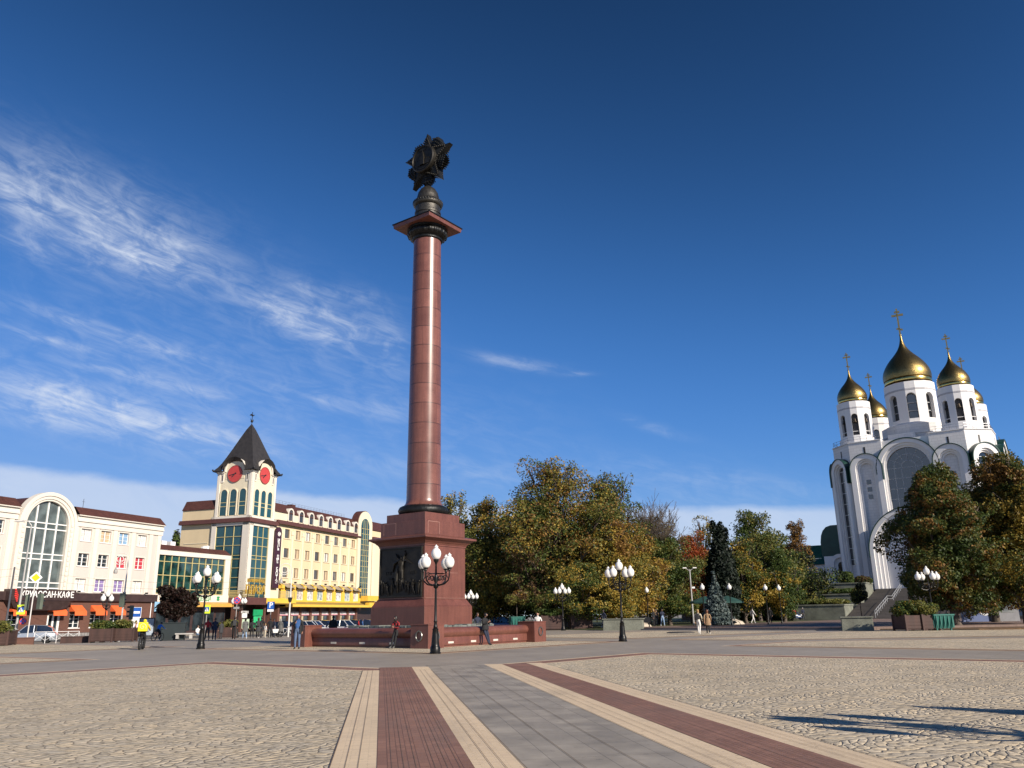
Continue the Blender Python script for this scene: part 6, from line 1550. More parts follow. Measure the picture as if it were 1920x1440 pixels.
for lb, px, Y, kw in [
    ('person in a pink top walking beside the brown planter', 259, 76, dict(kind='walk', face=70, top='pink', legs='cream', shoe='white', hair='fair', female=True)),
    ('seated person in a white jacket and pale jeans beside the dark tree planter', 374, 80, dict(kind='sit', face=120, top='white', legs='ltblue', hair='brown', shoe='black')),
    ('man in a bright red waistcoat behind the left five-globe lamp', 392, 68, dict(kind='walk', face=330, top='red', legs='dkgrey', hair='dark')),
    ('man in a dark jacket walking beside the man in red', 405, 68, dict(kind='walk', face=340, top='navy', legs='navy', hair='brown', coat=.82)),
    ('stooping person in dark clothes near the brick pier', 417, 78, dict(kind='stand', face=300, top='dkgrey', legs='dkgrey', hair='dark', h=1.62, coat=.6)),
    ('man all in black with a black backpack walking towards the clock tower', 441, 70, dict(kind='walk', face=345, top='black', legs='black', hair='dark', bag='pack', h=1.84)),
    ('woman in a dark grey parka and pale jeans, walking away', 461, 72, dict(kind='walk', face=330, top='grey', legs='ltblue', shoe='white', hair='dark', female=True, coat=.62, thick=1.15)),
    ('person in black walking close behind the grey parka', 474, 80, dict(kind='walk', face=335, top='black', legs='black', hair='dark')),
    ('woman with a grey backpack and dark tights walking to the shops', 485, 73, dict(kind='walk', face=345, top='dkgrey', legs='black', shoe='white', hair='brown', female=True, coat=.6, bag='pack')),
    ('tall man in a dark coat in front of the green shop panel', 491, 76, dict(kind='walk', face=10, top='black', legs='dkgrey', hair='dark', coat=.7, h=1.84)),
    ('child in white between the dark-coated shoppers', 498, 80, dict(kind='stand', face=30, top='white', legs='cream', shoe='white', hair='fair', h=1.3)),
    ('man in black with his back turned under the parking sign', 507, 80, dict(kind='stand', face=0, top='black', legs='black', hair='dark', h=1.8)),
    ('person in navy beside the white pushchair', 514, 82, dict(kind='pockets', face=40, top='navy', legs='navy', hair='dark')),
    ('woman in a mid-grey coat left of the white lamp post', 526, 82, dict(kind='stand', face=10, top='grey', legs='black', hair='grey', female=True, coat=.55, thick=1.15)),
    ('person in a red top near the parked cars beyond the fountain', 670, 104, dict(kind='walk', face=90, top='red', legs='navy', hair='dark')),
    ('person in blue beside the red top near the parked cars', 677, 104, dict(kind='walk', face=90, top='blue', legs='navy', hair='dark')),
    ('woman in a cream jacket and white trousers, left of the strolling pair', 1296, 61.2, dict(kind='walk', face=25, top='cream', legs='white', shoe='white', hair='fair', female=True, h=1.76, bag='pack', extra='white')),
    ('woman in a tan coat and black trousers, right of the strolling pair', 1313, 61.2, dict(kind='walk', face=15, top='tan', legs='black', shoe='white', hair='red', female=True, h=1.72, coat=.66, bag='hand', extra='navy')),
    ('person in dark clothes with white shoes beside the left stone block', 1122, 84.5, dict(kind='walk', face=250, top='navy', legs='navy', shoe='white', hair='dark')),
    ('woman in a dark coat, leftmost of the three friends in the park', 1214, 88, dict(kind='stand', face=130, top='black', legs='black', hair='fair', female=True, coat=.7)),
    ('person in a tan jacket, middle of the three friends in the park', 1219, 88.5, dict(kind='stand', face=200, top='tan', legs='dkgrey', hair='brown')),
    ('person in pale jeans, rightmost of the three friends in the park', 1230, 88, dict(kind='walk', face=170, top='navy', legs='ltblue', shoe='white', hair='dark')),
    ('walker in white in front of the green trees', 1397, 96, dict(kind='walk', face=80, top='white', legs='white', shoe='white', hair='dark')),
    ('dark figure standing under the right park lamp of two', 1429, 96, dict(kind='stand', face=200, top='black', legs='black', hair='dark')),
    ('distant walker in dark red near the annex path', 1474, 122, dict(kind='walk', face=180, top='red', legs='dkgrey', hair='dark')),
    ('distant walker with white hair near the annex path', 1490, 120, dict(kind='walk', face=180, top='navy', legs='dkgrey', hair='grey')),
    ('dark figure at the foot of the church stairs, left of the brown planters', 1663, 98, dict(kind='stand', face=20, top='black', legs='navy', hair='dark')),
    ('small child in dark clothes crouching by the stairs', 1756, 104, dict(kind='sit', face=80, top='black', legs='black', hair='dark', h=1.3)),
    ('adult bending down to a child by the stairs', 1766, 104, dict(kind='bend', face=90, top='black', legs='black', hair='dark')),
    ('child standing in front of the bending adult', 1776, 104, dict(kind='stand', face=270, top='dkgrey', legs='black', hair='brown', h=1.2)),
]:
    x, y = G(px, Y)
    e = -0.574*0
    inpark = px > 1100 and Y > 62
    person(lb, x, y, z=(.22 if inpark else None), **kw)

# ------------------------------------------------------------------ bicycles
rubber = mat('black_rubber', (.012, .012, .012), .8)
steel = mat('bright_steel', (.45, .45, .46), .3, .9)
def bicycle(name, label, x, y, az, frame, fat=.03, scale=1.):
    'frame along -y (front); standing on the ground at x, y'
    r = thing(name, label, 'bicycle', (x, y, gz(x, y)), rad(180-az), 'bicycles'); r.scale = (scale,)*3
    for yy in (-.52, .52):
        R = .33; w = MB(); pts = [(0, yy+R*math.cos(a), R+R*math.sin(a)) for a in [2*PI*i/24 for i in range(25)]]
        w.tube(pts, fat, 6, cap=False); wh = w.build('wheel', rubber, r, smooth=60)
        s = MB()
        for i in range(10): a = PI*i/5; s.tube([(0, yy, R), (0, yy+(R-.02)*math.cos(a), R+(R-.02)*math.sin(a))], .004, 4)
        s.lathe([(.03, -.04), (.03, .04)], 8, 0, tr(0, yy, R) @ Matrix.Rotation(PI/2, 4, 'Y')); s.build('spokes', steel, wh)
    f = MB(); bb = (0, .1, .3); st = (0, .2, .82); hd = (0, -.36, .82)
    for a, b in ((bb, st), (st, hd), (bb, (0, -.38, .72)), (bb, (0, .52, .33)), ((0, .19, .76), (0, .52, .33))): f.tube([a, b], .018, 6)
    f.tube([(0, -.36, .86), (0, -.52, .33)], .02, 6); f.build('frame', frame, r, smooth=60)
    MB().tube([(-.28, -.30, .98), (-.1, -.38, .98), (0, -.37, .92), (.1, -.38, .98), (.28, -.30, .98)], .014, 6).build('handlebar', black, r, smooth=60)
    MB().frus(.08, .05, .86, .91, 0, tr(0, .22, 0) @ Matrix.Scale(1.7, 4, (0, 1, 0))).build('saddle', black, r, bevel=.015)
    MB().lathe([(.09, -.01), (.09, .01)], 14, 0, tr(.05, .1, .3) @ Matrix.Rotation(PI/2, 4, 'Y')).box(.05, .07, .08, .12, .13, .3).box(-.07, -.05, .08, .12, .3, .47).build('crank', steel, r)
    return r
bx, by = G(273, 48.6)
bicycle('bicycle', 'fat-tyred black bicycle under the courier in yellow', bx, by, 345, black, .05)
cou = person('courier in a yellow jacket riding away with a big yellow box on the back', bx, by, 'ride', 345, 'yellow', 'black', 'black', 'dark', 1.75, hatc='yellow', thick=1.15)
cb = thing('delivery_bag', 'big yellow square delivery bag with a white spiral, on the courier\'s back', 'delivery bag', (bx, by, 0), rad(180-345))
ym2 = mat('bag_yellow', (.80, .66, .01), .6, var=.05)
MB().frus(.26, .25, 1.0, 1.52, 0, tr(0, .10, 0) @ Matrix.Scale(.75, 4, (0, 1, 0))).build('box', ym2, cb, bevel=.05)
MB().tube([(.022*t*math.cos(t*1.05), .302, 1.27+.022*t*math.sin(t*1.05)) for t in [i*.45 for i in range(22)]], .016, 5).build('spiral_mark', mat('bag_pale', (.95, .88, .45), .5), cb)
x, y = G(301, 76); bicycle('bicycle', 'bicycle of the bent rider in bright blue', x, y, 15, black)
person('rider in a bright blue jacket bent over a bicycle, right of the courier', x, y, 'ride', 15, 'brightblue', 'black', 'white', 'dark', 1.7)
x, y = G(535, 83); bicycle('bicycle', 'white bicycle leaning by the foot of the white lamp post', x, y, 80, white, .045)
pc = thing('pushchair', 'white pushchair among the shoppers', 'pushchair', (*G(517, 81), -.05), .4)
MB().frus(.2, .3, .35, .7).tube([(0, .2, .6), (0, .55, 1.0)], .02, 6).build('seat', white, pc, bevel=.04)
for a, b in ((-.22, -.3), (.22, -.3), (-.22, .3), (.22, .3)): MB().lathe([(.1, -.02), (.1, .02)], 12, 0, tr(a, b, .1) @ Matrix.Rotation(PI/2, 4, 'Y')).build('wheel', rubber, pc)

# ------------------------------------------------------------------ cars
carglass = glassmat('car_glass', (.012, .014, .016), .04, .4)
def paint(name, c): 
    return mat('car_paint_'+name, c, .28, .35, var=.03, scale=.6, coat=1.)
tail = mat('tail_light', (.4, .01, .01), .25); headl = mat('head_light', (.7, .7, .68), .15)
plate = mat('number_plate', (.7, .7, .68), .5)
def car(label, x, y, az, pt, kind='suv', L=4.6, W=1.84, H=1.66):
    'car facing local -y'
    r = thing('parked_car', label, 'car', (x, y, gz(x, y)), rad(180-az), 'parked cars')
    hl = L/2
    # side profile stations: (y, sill z, belt z, roof z or None)
    if kind == 'suv': roof = [(-.95, .98), (-.25, H-.05), (.4, H), (1.4, H-.06), (1.95, H-.28), (2.12, 1.02)]
    else: roof = [(-.85, .92), (-.05, H-.04), (.5, H), (1.15, H-.09), (1.75, H-.32), (2.05, .95)]
    bel = [(-hl, .62), (-hl+.12, .78), (-hl+.6, .88), (-.95, .98 if kind == 'suv' else .92), (0, 1.0 if kind == 'suv' else .93), (1.5, 1.04 if kind == 'suv' else .96), (hl-.2, 1.0 if kind == 'suv' else .93), (hl, .82)]
    def sect(yy, zt, wt, n=7): return [(-W/2*wt*.96, yy, .24), (-W/2*wt, yy, .45), (-W/2*wt, yy, zt-.12), (-W/2*wt*.93, yy, zt), (W/2*wt*.93, yy, zt), (W/2*wt, yy, zt-.12), (W/2*wt, yy, .45), (W/2*wt*.96, yy, .24)]
    ws = [.80, .90, .97, 1, 1, 1, .97, .88]
    vs = []; 
    for (yy, zt), w in zip(bel, ws): vs += sect(yy, zt, w)
    fs = []; n = 8
    for i in range(len(bel)-1):
        for j in range(n): fs.append((i*n+j, i*n+(j+1) % n, (i+1)*n+(j+1) % n, (i+1)*n+j))
    fs += [tuple(range(n-1, -1, -1)), tuple((len(bel)-1)*n+j for j in range(n))]
    body = MB().add(vs, fs).build('body', pt, r, smooth=40, bevel=.03)
    # glasshouse
    vs = []
    for yy, z in roof: w = W/2*(.93 if z < 1.1 else .74); vs += [(-w, yy, z), (w, yy, z)]
    lo = []
    for yy, z in roof: lo += [(-W/2*.93, yy, .96), (W/2*.93, yy, .96)]
    k = len(roof); g = MB().add(vs+lo, [(2*i, 2*i+1, 2*i+3, 2*i+2) for i in range(k-1)]+[(2*k+2*i, 2*i, 2*i+2, 2*k+2*i+2) for i in range(k-1)]+[(2*i+1, 2*k+2*i+1, 2*k+2*i+3, 2*i+3) for i in range(k-1)])
    g.build('windows', carglass, r, smooth=20)
    rf = MB(); P = roof[1:-1]; vs = []
    for yy, z in P: w = W/2*.75; vs += [(-w, yy, z+.015), (w, yy, z+.015), (-w*.95, yy, z+.05), (w*.95, yy, z+.05)]
    for i in range(len(P)-1): a = 4*i; rf.add([], []); 
    rf.add(vs, [(4*i+2, 4*i+3, 4*i+7, 4*i+6) for i in range(len(P)-1)]+[(4*i, 4*i+2, 4*i+6, 4*i+4) for i in range(len(P)-1)]+[(4*i+3, 4*i+1, 4*i+5, 4*i+7) for i in range(len(P)-1)]+[(0, 1, 3, 2)])
    for s in (-1, 1):
        for (y0, z0), (y1, z1) in ((roof[0], roof[1]), (roof[-1], roof[-2])): rf.tube([(s*W/2*.93, y0, z0-.02), (s*W/2*.755, y1, z1+.02)], .04, 5)
        rf.tube([(s*W/2*.92, .45, 1.0), (s*W/2*.76, .45, H-.02)], .04, 5)
    rf.build('roof', pt, r, smooth=40)
    for s in (-1, 1):
        for yy in (-hl+.88, hl-.85):
            M = tr(s*(W/2-.11), yy, .345) @ Matrix.Rotation(PI/2*s, 4, 'Y')
            w = MB().lathe([(.22, -.1), (.33, -.11), (.345, -.06), (.345, .07), (.33, .115), (.24, .12)], 22, 0, M).build('wheel', rubber, r, smooth=40)
            q = MB().lathe([(.24, .09), (.24, .118), (.21, .118), (.20, .09)], 20, 0, M).lathe([(.05, .09), (.05, .12), (.001, .122)], 10, 0, M)
            for i in range(5): q.box(-.025, .025, .04, .21, .095, .115, 0, M @ rotz(2*PI*i/5))
            q.build('rim', steel, w, smooth=40)
        MB().box(s*W/2*.55-.22, s*W/2*.55+.22, -hl-.0, -hl+.12, .64, .76).build('headlight', headl, r, bevel=.02)
        MB().box(s*W/2*.62-.18, s*W/2*.62+.18, hl-.06, hl+.012, .72, .9).build('tail_light', tail, r, bevel=.015)
        MB().frus(.09, .08, .0, .13, 0, tr(s*(W/2+.08), -.72, .98)).build('mirror', pt, r, bevel=.02)
    MB().box(-W*.3, W*.3, -hl-.012, -hl+.05, .4, .58).box(-W*.42, W*.42, -hl+.02, -hl+.08, .24, .34).build('grille', black, r)
    MB().box(-.26, .26, -hl-.025, -hl-.012, .45, .56).build('number_plate', plate, r); MB().box(-.26, .26, hl+.0, hl+.02, .5, .61).build('number_plate', plate, r)
    return r
x, y = G(58, 80); car('silver-grey SUV parked in front of the cafe', x, y+.5, 247, paint('silver', (.30, .33, .37)), 'suv', 4.8, 1.9, 1.68)
P_w, P_d, P_b = paint('white', (.72, .72, .71)), paint('dark', (.02, .022, .026)), paint('blue', (.03, .05, .12))
for px, Y, az, pt, kd, lb in ((574, 101, 110, P_w, 'suv', 'white SUV behind the man in the open jacket'), (592, 104, 100, P_w, 'hatch', 'white hatchback right behind the white SUV, left of the black-coated figure'), (611, 108, 105, P_d, 'suv', 'dark car between the white cars beyond the fountain'),
                              (647, 101, 108, P_w, 'hatch', 'white hatchback just right of the black-coated figure'), (664, 110, 100, P_d, 'suv', 'dark SUV behind the right white hatchback'), (688, 106, 95, P_b, 'suv', 'dark blue car next to the left edge of the pedestal'), (538, 104, 100, P_d, 'hatch', 'dark hatchback behind the white lamp post'),
                              (938, 108, 100, P_b, 'suv', 'dark blue car in the shade behind the leaning phone user'), (1050, 104, 95, P_w, 'hatch', 'pale car in the tree shade between the brown planters'), (1465, 132, 160, P_b, 'hatch', 'small blue-grey car on the annex path'),
                              (1893, 92, 100, P_d, 'suv', 'dark car in the shade under the chestnuts at the right edge')):
    x, y = G(px, Y); c = car(lb, x, y, az, pt, kd)
    if px > 1400: c.location.z = .22 if px < 1800 else .07

# ------------------------------------------------------------------ planters, bushes, boxes
boxbrown = mat('brown_planter_boards', (.055, .026, .020), .7, var=.25, scale=2, streak=True)
def planter(label, x, y, rz, w=1.55, h=1.05, bush=True, pal=None, seed=0, bh=.75, spread=1.15):
    r = thing('planter', label, 'planter', (x, y, gz(x, y)), rz, 'brown wooden planters round the square')
    b = MB().frus(w/2, w/2+.04, .1, h)
    for s in (-1, 1):
        for t in (-1, 1): b.box(s*(w/2+.0)-.07, s*(w/2)+.07, t*(w/2)-.07, t*(w/2)+.07, 0, h+.06)
    for k in range(4):
        for z in (.28, .5, .72): b.box(-w/2+.07, w/2-.07, -w/2-.035, -w/2-.0, z-.09, z+.09, 0, rotz(k*PI/2))
    b.build('box', boxbrown, r)
    if bush:
        p = thing('shrub', 'leafy shrub growing in the ' + label.replace('brown ', ''), 'shrub', (x, y, gz(x, y)), rz, 'shrubs in the planters')
        rg = random.Random(seed); w2 = w*spread
        lob = [(rg.uniform(-.35, .35)*w2, rg.uniform(-.35, .35)*w2, h+rg.uniform(.15, .75)*bh, w2*.3, w2*.3, bh*.38) for i in range(9)]
        s = MB()
        for l in lob: s.tube([(0, 0, h-.1), (l[0]*.5, l[1]*.5, h+.2), l[:3]], [.03, .02, .008], 4)
        s.build('stems', bark, p)
        me = crown_mesh('foliage', lob, 2600, .10, pal or [GREEN, OLIVE, OLIVE], seed+900, leaf, .34); c = bpy.data.objects.new('foliage', me); C.objects.link(c); c.parent = p
    return r
planter('brown planter at the far left edge, in front of the cafe', *G(2, 62), .3, 2.2, 1.1, seed=1)
planter('brown planter in front of the last orange awning, left of two', *G(201, 73), .25, 1.75, 1.15, seed=2)
planter('brown planter in front of the blue bus sign, right of two', *G(240, 74.5), .25, 1.75, 1.15, seed=3)
planter('brown planter left of the green shop panel', *G(428, 86), .2, 1.6, 1.1, seed=4)
planter('brown planter under the big autumn tree, left of two', *G(1024, 90), .1, 2.2, 1.5, seed=5, pal=[GREEN, FRESH[0], OLIVE])
planter('brown planter under the big autumn tree, right of two', *G(1078, 91), .1, 2.2, 1.5, bush=False)
planter('brown planter left of the teal box, nearer the stairs', *G(1683, 62), .15, 1.55, 1.1, seed=7, pal=[OLIVE, GREEN, GOLD], bh=1.0)
planter('brown planter right next to the teal box', *G(1713, 62), .15, 1.35, 1.1, seed=8, pal=[OLIVE, GREEN, GOLD], bh=1.0)
teal = mat('teal_paint', (.012, .12, .095), .5, var=.12, scale=3)
def teal_box(label, x, y, rz, h=1.15):
    r = thing('planter', label, 'planter', (x, y, gz(x, y)), rz, 'teal slatted boxes')
    b = MB().frus(.62, .78, .14, h)
    for k in range(4):
        for i in range(5): b.box(-.6+i*.3-.03, -.6+i*.3+.03, -.80, -.72, .2, h-.02, 0, rotz(k*PI/2))
        b.box(-.8, .8, -.82, -.76, h-.1, h, 0, rotz(k*PI/2))
    for s in (-1, 1):
        for t in (-1, 1): b.box(s*.55-.05, s*.55+.05, t*.55-.05, t*.55+.05, 0, .16)
    b.build('box', teal, r)
teal_box('teal slatted box right of the brown planters, before the church stairs', *G(1737, 62), .1)
teal_box('teal box with a small lamp tree, behind the right half of the fountain', *G(962, 92), .2, 1.5)
tt = thing('potted_tree', 'small rusty tree growing from the teal box behind the fountain', 'tree', (*G(962, 92), 0))
MB().tube([(0, 0, 1.3), (0, .02, 2.6), (0, 0, 3.4)], [.06, .05, .03], 6).build('trunk', bark, tt)
rg = random.Random(4); me = crown_mesh('crown', [(rg.uniform(-.9, .9), rg.uniform(-.6, .6), rg.uniform(2.9, 4.0), .7, .6, .5) for i in range(9)], 5000, .14, [RUST, OLIVE, BROWN, RUST], 55, leaf, .36); c = bpy.data.objects.new('crown', me); C.objects.link(c); c.parent = tt
# red-leaved tree in a tall box, leaf colour darkened to stand for the column's shade
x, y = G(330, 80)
dp = thing('planter', 'large dark box holding the shade-darkened tree in front of the link building', 'planter', (x, y, gz(x, y)), .3)
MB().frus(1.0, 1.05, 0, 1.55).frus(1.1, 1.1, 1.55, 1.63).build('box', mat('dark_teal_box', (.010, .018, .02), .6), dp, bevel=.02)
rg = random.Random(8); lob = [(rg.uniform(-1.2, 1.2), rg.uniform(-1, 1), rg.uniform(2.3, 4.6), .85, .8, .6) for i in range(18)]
tree('potted_tree', 'small reddish tree in the large dark box, leaves darkened for shade', x, y, 4.8, lob, 16000, .15, [[tuple(v*.7 for v in c) for c in PURP_SHADED]]*2, 61, .1, None, leaf, .28, limbs=True)
# clipped hedges and bushes on the church terrace
ST = tr(85.45, 166.2) @ rotz(rad(90-124)) @ tr(0, -24)
def bush(label, M, lob, n, size, pal, seed, group='shrubs on the church terrace'):
    p = thing('shrub', label, 'shrub', (0, 0, 0), 0, group); p.matrix_world = M
    s = MB()
    for l in lob: s.tube([(l[0]*.3, l[1]*.3, -.2), (l[0]*.7, l[1]*.7, l[2]*.5), l[:3]], [.06, .04, .01], 4)
    s.build('stems', bark, p)
    me = crown_mesh('foliage', lob, n, size, pal, seed, leaf, .28, shell=.7); c = bpy.data.objects.new('foliage', me); C.objects.link(c); c.parent = p
bush('round clipped bush on the topmost planter', ST @ tr(-11.1, -6.5, 6.1), [(0, 0, .8, 1.3, 1.2, 1.3)], 5000, .16, [GREEN, GREEN, OLIVE], 70)
bush('loose shrub beside the round clipped bush', ST @ tr(-8.9, -5.5, 6.1), [(0, 0, .5, 1.4, 1.2, .8), (1, 0, .4, .9, .9, .6)], 4000, .16, [GREEN, BROWN, OLIVE], 71)
bush('flat clipped hedge on the middle planter', ST @ tr(-11.4, -15, 4.1), [(-2.2, 0, .45, 1.9, 2.4, .5), (0, 0, .45, 1.9, 2.4, .5), (2.2, 0, .45, 1.9, 2.4, .5)], 9000, .16, [FRESH[0], GREEN, OLIVE], 72)
bush('flat clipped hedge on the lowest planter', ST @ tr(-11.6, -24, 2.4), [(-2.4, 0, .4, 2, 2.4, .5), (0, 0, .45, 2, 2.4, .5), (2.4, 0, .4, 2, 2.4, .5)], 9000, .16, [FRESH[0], GREEN, OLIVE], 73)
bush('small pointed conifer behind the lowest planter hedge', ST @ tr(-15.5, -19, 2.0), [(0, 0, .8, .9, .9, .9), (0, 0, 1.9, .6, .6, .9), (0, 0, 2.8, .3, .3, .7)], 4000, .14, [DARK, GREEN], 74)
bush('dark low shrubs at the foot of the terrace wall', ST @ tr(-22, -27, .2), [(-4, 0, .8, 2, 1.4, 1.0), (-1, 0, 1.0, 2, 1.5, 1.2), (2, .5, .8, 2, 1.4, 1.0), (4.5, 0, .7, 1.6, 1.2, .8)], 9000, .18, [DARK, GREEN, DARK], 75)
x, y = G(1598, 92); tree('young_tree', 'young staked tree at the foot of the church stairs', x, y, 4.2, [(0, 0, 3.0, .9, .8, .8), (.3, .1, 3.7, .6, .6, .6), (-.4, 0, 2.5, .6, .6, .5)], 3500, .13, [GREEN, OLIVE, DARK], 80, .05, z=.2)
# conical thuja beside the camera: only its shadow reaches the picture
tree('conical_conifer', 'narrow conical conifer out of view on the right, throwing a broad shadow over the cobbles', 13.2, 7.7, 4.2, [(0, 0, .8+i*.42, 1.35-.14*i, 1.35-.14*i, .6) for i in range(9)], 16000, .12, [GREEN, DARK], 90, .1, None, needle, .1, shell=.6, limbs=False)
# low brown boxes, railings and bollards before the cafe
def lowbox(label, x, y, w, rz, m):
    b = thing('low_barrier', label, 'barrier', (x, y, gz(x, y)), rz, 'low barriers along the kerb'); MB().box(-w/2, w/2, -.25, .25, 0, .5).box(-w/2-.04, w/2+.04, -.28, .28, .5, .58).build('panel', m, b, bevel=.01)
lowbox('low brick-red barrier left of the sign post', *G(52, 67), 1.7, .45, brick); lowbox('low dark barrier in front of the SUV bonnet', *G(36, 67), 1.1, .45, boxbrown)
lowbox('low dark bench-like barrier left of the brown planters', *G(152, 73), 2.4, .3, boxbrown); lowbox('low brick-red barrier left of the left brown planter', *G(174, 73.5), 1.0, .3, brick)
fr = thing('street_railing', 'white crossed metal railing beside the SUV', 'railing', (*G(115, 76), 0), .35); fm = MB()
for i in range(5):
    fm.tube([(-1.8+i*.9, 0, -.2), (-1.8+i*.9, 0, .8)], .025, 5)
    if i < 4: fm.tube([(-1.8+i*.9, 0, .05), (-.9+i*.9, 0, .7)], .015, 4).tube([(-1.8+i*.9, 0, .7), (-.9+i*.9, 0, .05)], .015, 4)
fm.tube([(-1.8, 0, .8), (1.8, 0, .8)], .025, 5).build('bars', white, fr)
fr = thing('street_railing', 'black ornate railing along the cafe front behind the low barriers', 'railing', (*G(152, 80), -.1), .35); fm = MB()
for i in range(22): fm.tube([(-2.6+i*.25, 0, 0), (-2.6+i*.25, 0, .75)], .014, 4)
for i in range(10): fm.tube([(-2.4+i*.5+.1*math.cos(a), 0, .4+.1*math.sin(a)) for a in [2*PI*k/8 for k in range(9)]], .012, 4)
fm.tube([(-2.6, 0, .75), (2.65, 0, .75)], .02, 4).tube([(-2.6, 0, .1), (2.65, 0, .1)], .02, 4).build('bars', black, fr)
bn = thing('bench', 'pale stone bench beside the dark tree box', 'bench', (*G(350, 79), -.05), .2)
MB().box(-.8, .8, -.25, .25, .38, .5).build('seat', mat('pale_concrete', (.4, .38, .35), .8), bn); 
for s in (-.6, .6): MB().box(s-.12, s+.12, -.2, .2, 0, .38).build('leg', MATS['pale_concrete'], bn)
bn = thing('park_bench', 'dark park bench under the trees left of the three friends', 'bench', (*G(1192, 87), .2), -.2)
MB().box(-.9, .9, -.22, .22, .42, .47).build('seat', black, bn); MB().box(-.9, .9, .2, .26, .5, .95).build('backrest', black, bn)
for s in (-.75, .75): MB().box(s-.05, s+.05, -.2, .24, 0, .42).build('leg', black, bn)
kb = thing('advert_board', 'small grey advert panel behind the courier', 'advert board', (*G(279, 80), -.1), .3)
MB().box(-.7, .7, -.12, .12, .25, 2.0).build('frame', mat('dark_panel', (.03, .03, .035), .4), kb); MB().box(-.6, .6, -.135, -.121, .4, 1.9).build('poster', mat('pale_poster', (.35, .4, .45), .3, var=.3), kb)
um = mat('green_parasol', (.010, .05, .04), .8)
for px, lb in ((1312, 'dark green market parasol left of the blue spruce'), (1352, 'dark green market parasol half behind the blue spruce')):
    u = thing('parasol', lb, 'parasol', (*G(px, 93), .2), 0, 'green parasols in the park')
    MB().lathe([(1.9, 2.3), (1.85, 2.45), (.9, 2.85), (.05, 3.1)], 10).build('canopy', um, u); MB().tube([(0, 0, 0), (0, 0, 3.1)], .03, 6).build('pole', white, u)
bd = thing('easel_board', 'white display boards under the green parasol', 'display board', (*G(1318, 90), .2), .2)
MB().box(-.6, .6, -.02, .02, .5, 1.7).tube([(-.6, 0, 0), (-.6, 0, 1.7)], .03, 4).tube([(.6, 0, 0), (.6, 0, 1.7)], .03, 4).build('board', mat('printed_board', (.65, .63, .6), .6, var=.3, scale=5), bd)
fb = thing('flower_bed', 'pale-edged mounded flower bed left of the strolling pair', 'flower bed', (*G(1175, 93), .05), 0)
MB().lathe([(2.2, 0), (1.9, .35), (.8, .75), (.01, .85)], 16).build('mound', mat('pale_gravel', (.42, .36, .28), .9, var=.2, fine=30), fb)
fb = dup(fb, *G(1345, 94), .18, label='pale-edged mounded flower bed under the blue spruce')
mh = thing('manhole_cover', 'dark round cover in the paving left of the strolling pair', 'manhole cover', (*G(1262, 66.5), .016)); MB().lathe([(1.1, 0), (1.1, .05), (.9, .09), (.01, .1)], 20).build('cover', mat('cast_cover', (.06, .055, .05), .7), mh)

# ------------------------------------------------------------------ poles, signs, wires
polem = mat('grey_pole', (.38, .37, .35), .5, .3, var=.1)
polew = mat('pale_pole', (.62, .60, .56), .5, var=.08)
signblue = MATS['sign_blue']; signyel = mat('sign_yellow', (.80, .52, .01), .45, var=.03); signlime = mat('sign_lime', (.62, .85, .03), .45, var=.03); signred = MATS['sign_red']
p = thing('light_mast', 'tall grey street light mast in front of the arched window', 'light mast', (*G(38, 74), -.1))
MB().tube([(0, 0, 0), (0, 0, 4), (0, 0, 10.3)], [.13, .10, .06], 10).tube([(0, 0, 10.3), (-.3, -.1, 10.7), (-.9, -.3, 10.75)], .04, 6).build('mast', polem, p, smooth=50)
MB().frus(.22, .12, 10.62, 10.75, 0, tr(-1.0, -.3) @ Matrix.Scale(1.9, 4, (1, 0, 0))).build('lamp_head', polew, p)
def ped_sign(label, x, y, z, s, rz):
    r = thing('crossing_sign', label, 'road sign', (x, y, z), rz, 'pedestrian crossing signs')
    MB().box(-s*.62, s*.62, -.02, .02, -s*.78, s*.78).build('backing', signlime, r)
    b = MB().box(-s*.42, s*.42, -.028, -.0205, -s*.42, s*.42).build('blue_square', signblue, r)
    MB().add([(-s*.36, -.034, -s*.34), (s*.36, -.034, -s*.34), (0, -.034, s*.34)], [(0, 1, 2)]).build('white_triangle', white, b)
    q = MB().sphere((0, -.045, s*.12), s*.05, 4).tube([(0, -.045, s*.06), (0, -.045, -s*.1)], s*.045, 5).tube([(0, -.045, -s*.1), (-s*.1, -.045, -s*.3)], s*.03, 4).tube([(0, -.045, -s*.1), (s*.1, -.045, -s*.3)], s*.03, 4).tube([(-s*.1, -.045, -s*.05), (0, -.045, s*.04), (s*.1, -.045, -s*.06)], s*.022, 4)
    q.build('walking_figure', black, b)
    return r
x, y = G(44, 73.7); ped_sign('lime-edged pedestrian crossing sign on the tall mast at the left', x, y-.16, 2.75, .52, .3)
def round_sign(label, x, y, z, R, rz, cross=True):
    r = thing('no_stopping_sign', label, 'road sign', (x, y, z), rz, 'no stopping signs')
    Q = Matrix.Rotation(PI/2, 4, 'X')
    MB().lathe([(R, -.02), (R, .02), (.001, .021)], 24, 0, Q).build('red_rim', signred, r)
    d = MB().lathe([(R*.8, .02), (R*.8, .028), (.001, .029)], 24, 0, Q).build('blue_disc', signblue, r)
    for a in (PI/4, -PI/4)[:2 if cross else 1]: MB().box(-R*.8, R*.8, -R*.09, R*.09, .03, .036+(.003 if a > 0 else 0), 0, Q @ rotz(a)).build('red_bar', signred, d)
x, y = G(49, 73.6); round_sign('round blue no stopping sign with a red cross below the crossing sign', x+.1, y-.16, 1.75, .30, .3)
p = thing('sign_post', 'pale sign post carrying a yellow diamond in front of the SUV', 'sign post', (*G(61, 70), -.05))
MB().tube([(0, 0, 0), (0, 0, 5.3)], .05, 8).build('post', polew, p)
